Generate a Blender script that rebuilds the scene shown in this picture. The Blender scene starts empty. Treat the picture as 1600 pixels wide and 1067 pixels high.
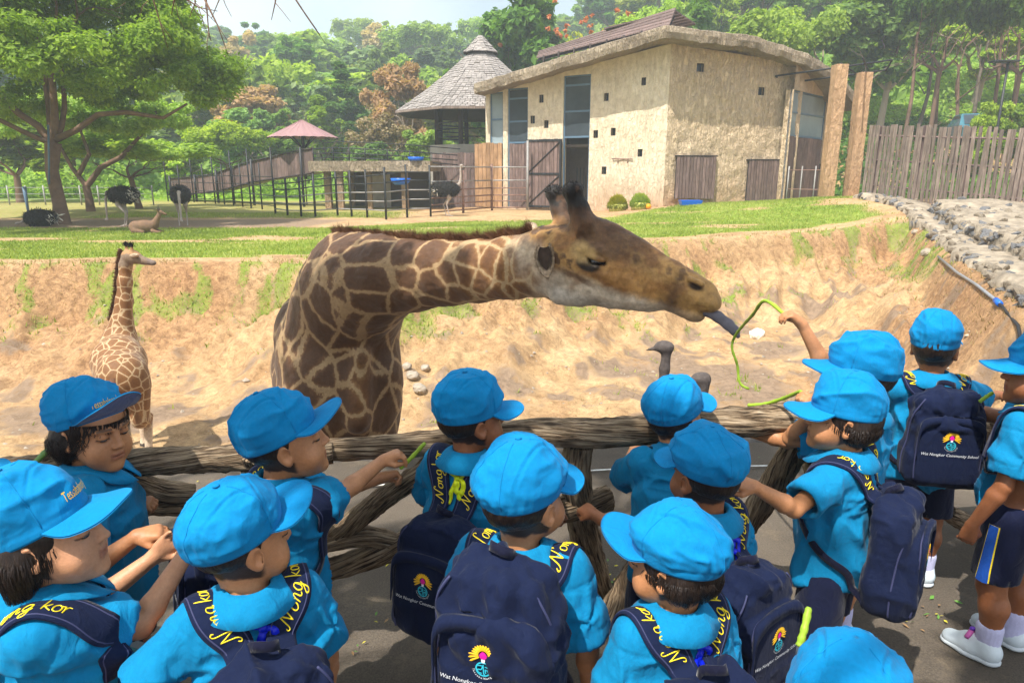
import bpy, bmesh, math, random
import numpy as np
from math import sin, cos, pi, radians, sqrt, atan2
from mathutils import Vector, Matrix, Quaternion
random.seed(7); RNG = np.random.default_rng(11)
SC = bpy.context.scene
COL = SC.collection
# ---------------------------------------------------------------- camera
CAM_H = 1.57; PITCH = radians(14.0); F = 1067.0        # F: focal length in photo pixels
cd = bpy.data.cameras.new('camera'); cam = bpy.data.objects.new('camera', cd); COL.objects.link(cam)
cam.location = (0, 0, CAM_H); cam.rotation_euler = (pi/2 - PITCH, 0, 0)
cd.sensor_width = 36; cd.lens = 36*F/1600; cd.clip_start = 0.05; cd.clip_end = 1500
SC.camera = cam
# ---------------------------------------------------------------- light
SUN_TO = Vector((-0.30, -0.41, 0.86)).normalized()     # direction towards the sun
W = bpy.data.worlds.new('World'); SC.world = W; W.use_nodes = True
nt = W.node_tree; nt.nodes.clear()
sky = nt.nodes.new('ShaderNodeTexSky'); sky.sky_type = 'NISHITA'; sky.sun_disc = False
sky.sun_elevation = math.asin(SUN_TO.z); sky.sun_rotation = atan2(SUN_TO.x, SUN_TO.y)
sky.air_density = 1.0; sky.dust_density = 3.5; sky.ozone_density = 1.0
bg = nt.nodes.new('ShaderNodeBackground'); bg.inputs['Strength'].default_value = 0.115
wo = nt.nodes.new('ShaderNodeOutputWorld')
tcw = nt.nodes.new('ShaderNodeTexCoord'); cn = nt.nodes.new('ShaderNodeTexNoise'); cn.inputs['Scale'].default_value = 2.2; cn.inputs['Detail'].default_value = 6   # thin bright cloud veil, all round
cr_ = nt.nodes.new('ShaderNodeMapRange'); cr_.inputs[1].default_value = .35; cr_.inputs[2].default_value = .65; cr_.inputs[3].default_value = .25; cr_.inputs[4].default_value = .85
cm = nt.nodes.new('ShaderNodeMix'); cm.data_type = 'RGBA'; cm.inputs[7].default_value = (6.6, 7.2, 7.6, 1)
nt.links.new(tcw.outputs['Generated'], cn.inputs['Vector']); nt.links.new(cn.outputs['Fac'], cr_.inputs[0]); nt.links.new(cr_.outputs[0], cm.inputs[0]); nt.links.new(sky.outputs[0], cm.inputs[6])
nt.links.new(cm.outputs[2], bg.inputs[0]); nt.links.new(bg.outputs[0], wo.inputs[0])
sd = bpy.data.lights.new('sun', 'SUN'); sd.energy = 4.9; sd.angle = radians(0.53); sd.color = (1.0, 0.95, 0.86)
sun = bpy.data.objects.new('sun', sd); COL.objects.link(sun)
sun.rotation_euler = SUN_TO.to_track_quat('Z', 'Y').to_euler()
SC.view_settings.view_transform = 'Standard'; SC.view_settings.look = 'None'
SC.view_settings.exposure = 0.74; SC.view_settings.gamma = 1.0; SC.view_settings.use_curve_mapping = False
SC.render.engine = 'CYCLES'
SC.cycles.use_denoising = True
SC.cycles.max_bounces = 6; SC.cycles.diffuse_bounces = 3; SC.cycles.glossy_bounces = 2
SC.cycles.transmission_bounces = 4; SC.cycles.transparent_max_bounces = 6; SC.cycles.volume_bounces = 1
SC.cycles.caustics_reflective = False; SC.cycles.caustics_refractive = False
SC.cycles.use_adaptive_sampling = True; SC.cycles.adaptive_threshold = 0.02
# ---------------------------------------------------------------- pixel helpers (photo pixels -> world)
SP, CP = sin(PITCH), cos(PITCH)
def ray(px, py):
    a = (px-800)/F; b = (533.5-py)/F
    return Vector((a, CP + b*SP, -SP + b*CP))
def at_y(px, py, Y):                 # world point seen at (px,py) at distance Y ahead
    r = ray(px, py); t = Y/r.y
    return Vector((r.x*t, Y, CAM_H + r.z*t))
def at_z(px, py, z=0.0):             # world point seen at (px,py) on level z
    r = ray(px, py); t = (z-CAM_H)/r.z
    return Vector((r.x*t, r.y*t, z))
# ---------------------------------------------------------------- object helpers
def tag(o, label=None, cat=None, group=None, kind=None):
    if label: o['label'] = label
    if cat: o['category'] = cat
    if group: o['group'] = group
    if kind: o['kind'] = kind
    return o
def empty(name, loc=(0,0,0), rz=0.0, label=None, cat=None, group=None):
    o = bpy.data.objects.new(name, None); COL.objects.link(o)
    o.location = loc; o.rotation_euler = (0, 0, rz); o.empty_display_size = 0.1
    return tag(o, label, cat, group)
def link(name, me, mat=None, parent=None, loc=None, rot=None, scale=None):
    o = bpy.data.objects.new(name, me); COL.objects.link(o)
    if mat is not None and len(me.materials) == 0: me.materials.append(mat)
    if parent is not None: o.parent = parent
    if loc is not None: o.location = loc
    if rot is not None: o.rotation_euler = rot
    if scale is not None: o.scale = scale
    return o
def npmesh(name, V, Fc, smooth=True, attrs=None):
    """V (n,3) floats, Fc (m,3|4) ints -> mesh, quickly"""
    me = bpy.data.meshes.new(name)
    V = np.asarray(V, np.float32); Fc = np.asarray(Fc, np.int32)
    n, m = len(V), len(Fc)
    if m == 0: return me
    k = Fc.shape[1]
    me.vertices.add(n); me.vertices.foreach_set('co', V.ravel())
    me.loops.add(m*k); me.loops.foreach_set('vertex_index', Fc.ravel())
    me.polygons.add(m); me.polygons.foreach_set('loop_start', np.arange(0, m*k, k, dtype=np.int32))
    me.polygons.foreach_set('use_smooth', np.full(m, smooth, bool))
    if attrs:
        for an, (ty, arr) in attrs.items():
            a = me.attributes.new(an, ty, 'POINT')
            arr = np.asarray(arr, np.float32)
            a.data.foreach_set('color' if ty == 'FLOAT_COLOR' else ('vector' if ty == 'FLOAT_VECTOR' else 'value'), arr.ravel())
    me.update(calc_edges=True)
    return me
class MB:
    """collects simple solids as vertex/face lists"""
    def __init__(s): s.v = []; s.f = []; s.sm = []
    def add(s, vs, fs, smooth=False):
        b = len(s.v); s.v += [tuple(v) for v in vs]
        s.f += [tuple(i+b for i in f) for f in fs]; s.sm += [smooth]*len(fs); return s
    def box(s, lo, hi, M=None, bev=0.0):
        x0,y0,z0 = lo; x1,y1,z1 = hi
        if bev <= 0:
            vs = [(x,y,z) for z in (z0,z1) for y in (y0,y1) for x in (x0,x1)]
            fs = [(0,2,3,1),(4,5,7,6),(0,1,5,4),(2,6,7,3),(0,4,6,2),(1,3,7,5)]
        else:
            b = min(bev, (x1-x0)*.45, (y1-y0)*.45, (z1-z0)*.45)
            vs = []
            for z,i in ((z0,0),(z0+b,b),(z1-b,b),(z1,0)):
                e = b if i == 0 else 0
                vs += [(x0+e+b,y0+e,z),(x1-e-b,y0+e,z),(x1-e,y0+e+b,z),(x1-e,y1-e-b,z),(x1-e-b,y1-e,z),(x0+e+b,y1-e,z),(x0+e,y1-e-b,z),(x0+e,y0+e+b,z)]
            fs = [tuple(range(7,-1,-1)), tuple(range(24,32))]
            for l in range(3):
                for k in range(8):
                    a = l*8+k; c = l*8+(k+1)%8; fs.append((a,c,c+8,a+8))
        if M is not None: vs = [M @ Vector(v) for v in vs]
        return s.add(vs, fs)
    def tube(s, pts, rad, n=8, cap=True, smooth=True, jit=0.0):
        pts = [Vector(p) for p in pts]; rs = rad if hasattr(rad, '__len__') else [rad]*len(pts)
        vs = []; up = Vector((0,0,1)); prev = None
        for i, p in enumerate(pts):
            d = (pts[min(i+1, len(pts)-1)] - pts[max(i-1, 0)])
            d = d.normalized() if d.length > 1e-9 else Vector((0,0,1))
            if prev is None:
                a = d.cross(up if abs(d.z) < .9 else Vector((1,0,0))).normalized()
            else:
                a = (prev - d*prev.dot(d)); a = a.normalized() if a.length > 1e-6 else d.orthogonal().normalized()
            prev = a; b = d.cross(a)
            for k in range(n):
                t = 2*pi*k/n; r = rs[i]*(1+random.uniform(-jit, jit))
                vs.append(p + a*cos(t)*r + b*sin(t)*r)
        fs = []
        for i in range(len(pts)-1):
            for k in range(n):
                a = i*n+k; b = i*n+(k+1)%n; fs.append((a, b, b+n, a+n))
        if cap:
            fs.append(tuple(range(n-1,-1,-1))); fs.append(tuple(range((len(pts)-1)*n, len(pts)*n)))
        return s.add(vs, fs, smooth)
    def prism(s, poly, z0, z1):
        """poly: list of (x,y) or (x,y,dz); extruded along z"""
        n = len(poly); g = lambda p: p[2] if len(p) > 2 else 0
        vs = [(p[0],p[1],z0+g(p)) for p in poly] + [(p[0],p[1],z1+g(p)) for p in poly]
        fs = [tuple(range(n-1,-1,-1)), tuple(range(n,2*n))] + [(i,(i+1)%n,(i+1)%n+n,i+n) for i in range(n)]
        return s.add(vs, fs)
    def mesh(s, name):
        me = bpy.data.meshes.new(name); me.from_pydata([tuple(v) for v in s.v], [], s.f)
        me.polygons.foreach_set('use_smooth', s.sm); me.update(); return me
    def build(s, name, mat, parent=None, loc=None, rot=None):
        return link(name, s.mesh(name), mat, parent, loc, rot)
def basis(o, x, y, z):
    M = Matrix((x, y, z)).transposed().to_4x4(); M.translation = o; return M
# ---------------------------------------------------------------- numpy noise
_T = np.random.default_rng(5).random(65536).astype(np.float32)
def _h(i, j, k): return _T[((i*73856093) ^ (j*19349663) ^ (k*83492791)) & 65535]
def vnoise(P):
    """value noise in [0,1], P (...,3)"""
    P = np.asarray(P, np.float64); I = np.floor(P).astype(np.int64); f = P-I; f = f*f*f*(f*(f*6-15)+10)
    x,y,z = I[...,0],I[...,1],I[...,2]; fx,fy,fz = f[...,0],f[...,1],f[...,2]
    r = 0
    for dx in (0,1):
        wx = fx if dx else 1-fx
        for dy in (0,1):
            wy = fy if dy else 1-fy
            for dz in (0,1):
                r = r + wx*wy*(fz if dz else 1-fz)*_h(x+dx,y+dy,z+dz)
    return r
def fbm(P, oct=4, lac=2.03, gain=.5):
    P = np.asarray(P, np.float64); a = 1; s = 0; t = 0
    for o in range(oct):
        s = s + a*(vnoise(P + o*17.3)-.5); t += a; a *= gain; P = P*lac
    return s/t*2                      # about -1..1
def ridge(P, oct=3):
    P = np.asarray(P, np.float64); a = 1; s = 0; t = 0
    for o in range(oct):
        s = s + a*(1-np.abs(vnoise(P+o*9.1)*2-1)); t += a; a *= .5; P = P*2.1
    return s/t
def sstep(a, b, x):
    t = np.clip((x-a)/(b-a), 0, 1); return t*t*(3-2*t)
# ---------------------------------------------------------------- signed-distance modelling, one continuous skin
class SDF:
    def __init__(s, xs, ys, zs):
        s.ax = [np.asarray(a, np.float32) for a in (xs, ys, zs)]
        s.d = np.full([len(a) for a in s.ax], 1.0, np.float32)
    @staticmethod
    def uni(lo, hi, h):
        return SDF(*[np.arange(lo[i], hi[i]+h, h) for i in range(3)])
    def _win(s, lo, hi):
        sl = []
        for i in range(3):
            a = np.searchsorted(s.ax[i], lo[i]); b = np.searchsorted(s.ax[i], hi[i])
            if b <= a: return None
            sl.append(slice(max(a-1,0), min(b+1, len(s.ax[i]))))
        return tuple(sl)
    def _pts(s, sl):
        return (s.ax[0][sl[0]][:,None,None], s.ax[1][sl[1]][None,:,None], s.ax[2][sl[2]][None,None,:])
    def put(s, lo, hi, fn, k=0.0, op='u', m=0.03):
        m = m + k
        sl = s._win([l-m for l in lo], [h+m for h in hi])
        if sl is None: return s
        b = fn(*s._pts(sl)).astype(np.float32); a = s.d[sl]
        if op == 'u':
            if k <= 0: r = np.minimum(a, b)
            else:
                h = np.clip(.5+.5*(a-b)/k, 0, 1); r = a*(1-h)+b*h - k*h*(1-h)
        elif op == 's':               # subtract b
            if k <= 0: r = np.maximum(a, -b)
            else:
                h = np.clip(.5-.5*(a+b)/k, 0, 1); r = a*(1-h)-b*h + k*h*(1-h)
        s.d[sl] = r; return s
    def cone(s, p, q, r1, r2, k=0.0, op='u', m=0.03, sq=None):
        """tapered capsule; sq=(axis vector, factor) flattens the section along that axis"""
        p = np.array(p, float); q = np.array(q, float); R = max(r1, r2)*(1.5 if sq else 1)
        lo = np.minimum(p, q)-R; hi = np.maximum(p, q)+R; ba = q-p; L2 = max(ba@ba, 1e-12)
        def fn(X, Y, Z):
            x,y,z = X-p[0], Y-p[1], Z-p[2]
            t = np.clip((x*ba[0]+y*ba[1]+z*ba[2])/L2, 0, 1)
            dx,dy,dz = x-ba[0]*t, y-ba[1]*t, z-ba[2]*t
            if sq is not None:
                ax, fa = sq; c = dx*ax[0]+dy*ax[1]+dz*ax[2]; g = (1/fa-1)*c
                dx,dy,dz = dx+g*ax[0], dy+g*ax[1], dz+g*ax[2]
                d = np.sqrt(dx*dx+dy*dy+dz*dz) - (r1+(r2-r1)*t)
                return d*min(1, fa)
            return np.sqrt(dx*dx+dy*dy+dz*dz) - (r1+(r2-r1)*t)
        return s.put(lo, hi, fn, k, op, m)
    def ell(s, c, r, M=None, k=0.0, op='u', m=0.03, pw=2):
        """ellipsoid, axes given by the columns of M (3x3); pw>2 squares it off"""
        c = np.array(c, float); r = np.array(r, float); R = np.array(M, float)[:3,:3] if M is not None else np.eye(3)
        ext = np.sqrt(((R*r)**2).sum(1))*(1 if pw == 2 else 1.3)
        def fn(X, Y, Z):
            x,y,z = X-c[0], Y-c[1], Z-c[2]
            u = [(x*R[0,i]+y*R[1,i]+z*R[2,i])/r[i] for i in range(3)]
            if pw == 2: k0 = np.sqrt(u[0]**2+u[1]**2+u[2]**2)
            else: k0 = (np.abs(u[0])**pw+np.abs(u[1])**pw+np.abs(u[2])**pw)**(1/pw)
            k1 = np.sqrt((u[0]/r[0])**2+(u[1]/r[1])**2+(u[2]/r[2])**2)
            return k0*(k0-1)/np.maximum(k1, 1e-6)
        return s.put(c-ext, c+ext, fn, k, op, m)
    def chain(s, pts, rad, k=0.0, m=0.03):
        for i in range(len(pts)-1): s.cone(pts[i], pts[i+1], rad[i], rad[i+1], k, m=m)
        return s
    def cut(s, p, n):                 # keep the side where (x-p).n < 0
        p = np.array(p, float); n = np.array(n, float); n = n/np.linalg.norm(n)
        X,Y,Z = s._pts((slice(None),)*3)
        pl = ((X-p[0])*n[0]+(Y-p[1])*n[1]+(Z-p[2])*n[2]).astype(np.float32)
        s.d = np.maximum(s.d, np.minimum(pl, 1)); return s
    def sample(s, P):
        P = np.asarray(P, float); idx = []; fr = []
        for i in range(3):
            a = s.ax[i]; j = np.clip(np.searchsorted(a, P[:,i])-1, 0, len(a)-2)
            idx.append(j); fr.append(np.clip((P[:,i]-a[j])/(a[j+1]-a[j]), 0, 1))
        r = 0
        for dx in (0,1):
            for dy in (0,1):
                for dz in (0,1):
                    w = (fr[0] if dx else 1-fr[0])*(fr[1] if dy else 1-fr[1])*(fr[2] if dz else 1-fr[2])
                    r = r + w*s.d[idx[0]+dx, idx[1]+dy, idx[2]+dz]
        return r
    def grad(s, P, e=.006):
        P = np.asarray(P, float); g = np.zeros_like(P)
        for i in range(3):
            o = np.zeros(3); o[i] = e
            g[:,i] = s.sample(P+o)-s.sample(P-o)
        return g/np.maximum(np.linalg.norm(g, axis=1, keepdims=True), 1e-9)
    def snap(s, P, off, it=6):        # move points onto the offset surface
        P = np.array(P, float)
        for _ in range(it):
            d = s.sample(P)-off; P = P - s.grad(P, .012)*np.clip(d, -.03, .03)[:,None]
        return P
    def mesh(s, smooth=1):
        """surface nets"""
        d = s.d; n = d.shape; sg = d < 0
        acc = np.zeros([k-1 for k in n], np.uint8)
        for a in (0,1):
            for b in (0,1):
                for c in (0,1):
                    acc += sg[a:n[0]-1+a, b:n[1]-1+b, c:n[2]-1+c]
        ai = np.argwhere((acc > 0) & (acc < 8)); N = len(ai)
        I,J,K = ai.T
        cv = np.zeros((N,8), np.float32); co = []
        for q in range(8):
            a,b,c = q&1, (q>>1)&1, (q>>2)&1; cv[:,q] = d[I+a,J+b,K+c]; co.append((a,b,c))
        co = np.array(co, np.float32); acc2 = np.zeros((N,3), np.float32); cnt = np.zeros(N, np.float32)
        for p in range(8):
            for ax in (1,2,4):
                q = p|ax
                if q == p: continue
                va, vb = cv[:,p], cv[:,q]; mk = (va < 0) != (vb < 0)
                t = np.where(mk, va/np.where(mk, va-vb, 1), 0)
                acc2 += (mk[:,None])*(co[p]+(co[q]-co[p])*t[:,None]); cnt += mk
        loc = acc2/cnt[:,None]
        V = np.zeros((N,3), np.float32)
        for i, G in enumerate((I,J,K)):
            a = s.ax[i]; V[:,i] = a[G] + (a[G+1]-a[G])*loc[:,i]
        idx = np.full(acc.shape, -1, np.int32); idx[I,J,K] = np.arange(N)
        Q = []
        for ax in range(3):
            o = [slice(1, n[i]-1) for i in range(3)]; o[ax] = slice(0, n[ax]-1)
            o2 = list(o); o2[ax] = slice(1, n[ax])
            a = sg[tuple(o)]; b = sg[tuple(o2)]; e = np.argwhere(a != b)
            if len(e) == 0: continue
            fl = a[tuple(e.T)]
            base = e + np.array([0 if i == ax else 1 for i in range(3)])
            u, v = [(1,2),(2,0),(0,1)][ax]
            def at(du, dv):
                t = base.copy(); t[:,u] -= du; t[:,v] -= dv; return idx[tuple(t.T)]
            q = np.stack([at(1,1), at(0,1), at(0,0), at(1,0)], 1)
            q[~fl] = q[~fl][:, ::-1]; Q.append(q)
        Q = np.concatenate(Q); Q = Q[(Q >= 0).all(1)]
        for _ in range(smooth): V = relax(V, Q, .5)
        return V, Q
def relax(V, Q, w=.5):
    S = np.zeros_like(V, dtype=np.float64); C = np.zeros(len(V))
    for i in range(4):
        for j in ((i+1)%4, (i+3)%4):
            for c in range(3): S[:,c] += np.bincount(Q[:,i], V[Q[:,j],c], len(V))
            C += np.bincount(Q[:,i], minlength=len(V))
    C = np.maximum(C, 1)
    return (V*(1-w) + w*S/C[:,None]).astype(np.float32)
def vnormals(V, Q):
    a = V[Q[:,2]]-V[Q[:,0]]; b = V[Q[:,3 if Q.shape[1] == 4 else 1]]-V[Q[:,1 if Q.shape[1] == 4 else 0]]
    fn = np.cross(a, b); N = np.zeros(V.shape)
    for i in range(Q.shape[1]):
        for c in range(3): N[:,c] += np.bincount(Q[:,i], fn[:,c], len(V))
    return N/np.maximum(np.linalg.norm(N, axis=1, keepdims=True), 1e-12)
# ---------------------------------------------------------------- materials
class NT:
    """terse node building"""
    def __init__(s, name):
        s.m = bpy.data.materials.new(name); s.m.use_nodes = True; s.t = s.m.node_tree; s.t.nodes.clear()
        s.out = s.t.nodes.new('ShaderNodeOutputMaterial')
        s.b = s.t.nodes.new('ShaderNodeBsdfPrincipled'); s.t.links.new(s.b.outputs[0], s.out.inputs[0])
        s.b.inputs['Roughness'].default_value = .8; s.b.inputs['Specular IOR Level'].default_value = .3
    def n(s, ty, **kw):
        nd = s.t.nodes.new('ShaderNode'+ty)
        for k, v in kw.items():
            if k.startswith('i_'):
                key = k[2:]; key = int(key) if key.isdigit() else key.replace('_', ' ')
                s.put(nd.inputs[key], v)
            else: setattr(nd, k, v)
        return nd
    def put(s, sock, v):
        if isinstance(v, bpy.types.NodeSocket): s.t.links.new(v, sock)
        elif isinstance(v, bpy.types.Node): s.t.links.new(v.outputs[0], sock)
        else:
            if hasattr(v, '__len__') and len(v) == 3 and sock.type == 'RGBA': v = (*v, 1)
            sock.default_value = v
    def obj(s): return s.n('TexCoord').outputs['Object']
    def uv(s): return s.n('TexCoord').outputs['UV']
    def attr(s, name): return s.n('Attribute', attribute_name=name)
    def map(s, v, sc=(1,1,1), loc=(0,0,0), rot=(0,0,0)): return s.n('Mapping', i_Vector=v, i_Scale=sc, i_Location=loc, i_Rotation=rot).outputs[0]
    def noise(s, v, scale, det=4, rough=.55, dist=0): return s.n('TexNoise', i_Vector=v, i_Scale=scale, i_Detail=det, i_Roughness=rough, i_Distortion=dist).outputs['Fac']
    def ramp(s, f, stops):
        r = s.n('ValToRGB', i_Fac=f); e = r.color_ramp.elements
        while len(e) < len(stops): e.new(.5)
        for k, (p, c) in enumerate(stops): e[k].position = p; e[k].color = (*c, 1) if len(c) == 3 else c
        return r.outputs[0]
    def rng(s, f, a, b, c=0, d=1): return s.n('MapRange', i_Value=f, i_1=a, i_2=b, i_3=c, i_4=d).outputs[0]
    def mix(s, f, a, b, mode='MIX'):
        nd = s.n('Mix', data_type='RGBA', blend_type=mode, clamp_factor=True)
        s.put(nd.inputs[0], f); s.put(nd.inputs[6], a); s.put(nd.inputs[7], b); return nd.outputs[2]
    def math(s, op, a, b=0, c=0):
        nd = s.n('Math', operation=op); s.put(nd.inputs[0], a); s.put(nd.inputs[1], b); s.put(nd.inputs[2], c); return nd.outputs[0]
    def bump(s, h, dist=.01, st=1.0, prev=None):
        nd = s.n('Bump', i_Height=h, i_Distance=dist, i_Strength=st)
        if prev is not None: s.put(nd.inputs['Normal'], prev)
        return nd.outputs[0]
    def fin(s, col=None, rough=None, normal=None, **kw):
        if col is not None: s.put(s.b.inputs['Base Color'], col)
        if rough is not None: s.put(s.b.inputs['Roughness'], rough)
        if normal is not None: s.put(s.b.inputs['Normal'], normal)
        for k, v in kw.items(): s.put(s.b.inputs[k.replace('_', ' ')], v)
        return s.m
MAT = {}
def simple(name, col, rough=.7, var=.12, scale=6, bump=.0, bs=40, **kw):
    t = NT(name); o = t.obj(); f = t.noise(o, scale, 5, .6)
    c = t.mix(1, col, t.ramp(f, [(.3, (1-var,)*3), (.7, (1+var,)*3)]), 'MULTIPLY')
    nm = t.bump(t.noise(o, bs, 4), bump) if bump else None
    MAT[name] = t.fin(c, rough, nm, **kw); return MAT[name]
def cloth(name, col, weave=900, sheen=.15, rough=.75, wr=.008):
    t = NT(name); o = t.obj()
    f1 = t.noise(o, 7, 3, .5); f2 = t.noise(o, 140, 2, .5)
    c = t.mix(1, col, t.ramp(f1, [(.3, (.9,.9,.9)), (.7, (1.08,1.08,1.08))]), 'MULTIPLY')
    c = t.mix(1, c, t.ramp(f2, [(.3, (.94,.94,.94)), (.7, (1.05,1.05,1.05))]), 'MULTIPLY')
    w = t.noise(o, weave, 2, .6)
    n1 = t.bump(t.noise(t.map(o, (1,1,.6)), 26, 3, .55, .8), wr, .7)
    n2 = t.bump(w, .0006, .5, n1)
    MAT[name] = t.fin(c, .9, n2, Sheen_Weight=sheen, Sheen_Roughness=.4); t.b.inputs['Specular IOR Level'].default_value = .16; return MAT[name]
cloth('shirt_cloth', (.003, .185, .385), sheen=.04)
cloth('cap_cloth', (.002, .195, .45), sheen=.03, wr=.006)
cloth('cap_lining', (.10, .13, .27))
cloth('navy_cloth', (.006, .011, .038), weave=500, sheen=.06, rough=.7)
cloth('navy_shorts', (.007, .010, .034)); cloth('royal_cloth', (.012, .08, .40))
cloth('webbing', (.006, .007, .022), weave=300)
cloth('sock_cloth', (.55, .55, .80), weave=200, wr=.002)
simple('satin_blue', (.006, .02, .62), .25, .1, 20, .002, 60)
simple('satin_yellow', (.62, .72, .01), .3, .1, 20, .002, 60)
simple('thread_yellow', (.85, .66, .02), .6, .15, 60, .001, 600)
simple('thread_gold', (.88, .50, .02), .6, .15, 60, .001, 500)
simple('thread_white', (.78, .80, .85), .6, .05, 60, .001, 600)
simple('thread_magenta', (.75, .01, .33), .6, .1, 60, .001, 500)
simple('thread_teal', (.03, .45, .60), .6, .1, 60, .001, 500)
simple('piping', (.045, .05, .12), .7)
simple('shoe_white', (.62, .70, .76), .45, .06, 8, .001, 90)
simple('shoe_sole', (.55, .60, .64), .6, .1, 8)
simple('shoe_lace', (.22, .12, .2), .8)
simple('badge_pink', (.55, .12, .40), .4); simple('badge_violet', (.13, .04, .45), .4)
simple('card_clear', (.35, .45, .5), .15); simple('card_green', (.05, .38, .40), .4); simple('ink', (.01, .02, .06), .6)
simple('nail', (.62, .36, .28), .35, .02)
simple('bean_green', (.26, .40, .03), .5, .25, 25, .001, 80); simple('bean_dark', (.10, .22, .03), .5, .25, 25, .001, 80)
simple('eye_dark', (.008, .006, .006), .08, 0, 5, Coat_Weight=.8); simple('eye_white', (.6, .55, .52), .2, 0)
def skin(name, col):
    t = NT(name); o = t.obj(); a = t.attr('tint')
    f = t.noise(o, 18, 4, .6)
    c = t.mix(1, col, t.ramp(f, [(.3, (.86,.82,.79)), (.7, (1.12,1.10,1.08))]), 'MULTIPLY'); c = t.mix(1, c, t.ramp(t.noise(o, 120, 4, .7), [(.3, (.9,.87,.85)), (.7, (1.06,1.05,1.05))]), 'MULTIPLY')
    c = t.mix(t.n('SeparateColor', i_Color=a.outputs[0]).outputs[0], c, (.20, .045, .035))       # lips, knuckles
    c = t.mix(t.n('SeparateColor', i_Color=a.outputs[0]).outputs[1], c, (.012, .008, .007))     # brows, lashes, cropped hair
    MAT[name] = t.fin(c, .48, t.bump(t.noise(o, 260, 3), .0009, .8), Subsurface_Weight=.04, Subsurface_Radius=(.02,.008,.004), Subsurface_Scale=.4)
    t.b.inputs['Specular IOR Level'].default_value = .4
    return MAT[name]
skin('skin_tan', (.46, .215, .10)); skin('skin_brown', (.27, .105, .045)); skin('skin_fair', (.56, .29, .165))
def hairm():
    t = NT('hair'); o = t.obj()
    f = t.noise(t.map(o, (60, 60, 6)), 3, 4, .6)
    MAT['hair'] = t.fin(t.ramp(f, [(.3, (.006,.004,.004)), (.75, (.035,.022,.016))]), .38, t.bump(f, .003, .8))
hairm()
def wood(name, a, b, grain=(30, 30, 2), rough=.85, bump=.004, dark=.25):
    t = NT(name); o = t.obj(); r = t.n('ObjectInfo').outputs['Random']
    v = t.n('VectorMath', operation='ADD', i_0=o, i_1=t.n('CombineXYZ', i_X=t.math('MULTIPLY', r, 37), i_Y=t.math('MULTIPLY', r, 11)).outputs[0]).outputs[0]
    f = t.noise(t.map(v, grain), 1.0, 6, .65, .6); g = t.noise(v, 3, 3)
    c = t.ramp(f, [(.25, tuple(x*dark for x in a)), (.45, a), (.75, b)])
    c = t.mix(1, c, t.ramp(g, [(.3, (.75,.75,.75)), (.7, (1.15,1.15,1.15))]), 'MULTIPLY')
    c = t.mix(1, c, t.n('HueSaturation', i_Color=(.8,.8,.8), i_Value=t.rng(r, 0, 1, .8, 1.3)).outputs[0], 'MULTIPLY')
    MAT[name] = t.fin(c, rough, t.bump(f, bump, .9)); return MAT[name]
wood('board_purple', (.17, .115, .10), (.30, .215, .20))
wood('board_grey', (.19, .145, .12), (.38, .31, .26))
wood('board_orange', (.42, .24, .12), (.60, .38, .22))
wood('shingle_grey', (.24, .215, .20), (.46, .42, .39), (8, 8, 30), dark=.5)
wood('timber_dark', (.04, .03, .028), (.09, .07, .06))
def logwood():
    t = NT('log_wood'); o = t.obj(); u = t.uv()
    v = t.map(u, (1, 1, 1))
    w = t.n('TexNoise', i_Vector=t.map(u, (9, 34, 1)), i_Scale=1, i_Detail=6, i_Roughness=.6, i_Distortion=.9).outputs['Fac']
    g = t.noise(o, 9, 4, .6)
    c = t.ramp(w, [(.36, (.04,.026,.017)), (.46, (.19,.13,.08)), (.57, (.40,.30,.20)), (.75, (.58,.47,.345))])
    c = t.mix(1, c, t.ramp(g, [(.3, (.62,.60,.58)), (.7, (1.2,1.17,1.12))]), 'MULTIPLY')
    MAT['log_wood'] = t.fin(c, .9, t.bump(w, .02, 1.0, t.bump(t.noise(o, 30, 5, .6), .006, .6)))
logwood()
def stucco(name, a, b, bd=.03):
    t = NT(name); o = t.obj()
    f = t.noise(o, .8, 5, .6); g = t.noise(o, 5, 6, .65, .4)
    c = t.ramp(f, [(.3, a), (.7, b)]); c = t.mix(1, c, t.ramp(g, [(.3, (.82,.80,.77)), (.65, (1.08,1.08,1.07))]), 'MULTIPLY')
    z = t.n('SeparateXYZ', i_Vector=o).outputs[2]
    low = t.math('MULTIPLY', t.rng(z, 1.6, .2, 0, 1), t.noise(o, 1.2, 4))
    c = t.mix(t.math('MULTIPLY', low, 1.1), c, (.42, .235, .12))
    sc_ = t.noise(t.map(o, (5,5,1.2), (0,0,0), (.5,.3,.4)), 1.6, 4, .7, 1.2); n = t.bump(t.n('TexVoronoi', i_Vector=t.map(o, (1,1,1.3)), i_Scale=6.5, i_Randomness=1).outputs[0], bd*.35, .5, t.bump(g, bd, .8, t.bump(t.rng(sc_, .42, .60), bd, .8)))
    st_ = t.noise(t.map(o, (1.6,1.6,.22)), 1.5, 5, .65); c = t.mix(t.rng(st_, .60, .80, 0, .3), c, (.20,.16,.115))
    MAT[name] = t.fin(c, .92, n); return MAT[name]
stucco('stucco_light', (.66, .56, .41), (.78, .68, .52), .03)
stucco('stucco_rough', (.56, .43, .285), (.70, .55, .38), .07)
stucco('concrete_edge', (.27, .215, .155), (.45, .37, .27), .08)
stucco('pillar_stucco', (.44, .27, .15), (.55, .36, .21), .04)
simple('concrete', (.40, .37, .32), .9, .2, 2, .01, 12)
simple('metal_black', (.02, .022, .025), .45, .2, 5); simple('metal_grey', (.30, .29, .28), .5, .25, 4); simple('metal_rust', (.22, .13, .10), .7, .3, 6)
simple('metal_blue', (.10, .17, .25), .4, .1, 4)
simple('dark_void', (.012, .012, .013), .8)
simple('glass_dark', (.05, .065, .08), .12, .3, 1.2); simple('glass_pale', (.24, .30, .33), .2, .2, .8)
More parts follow.
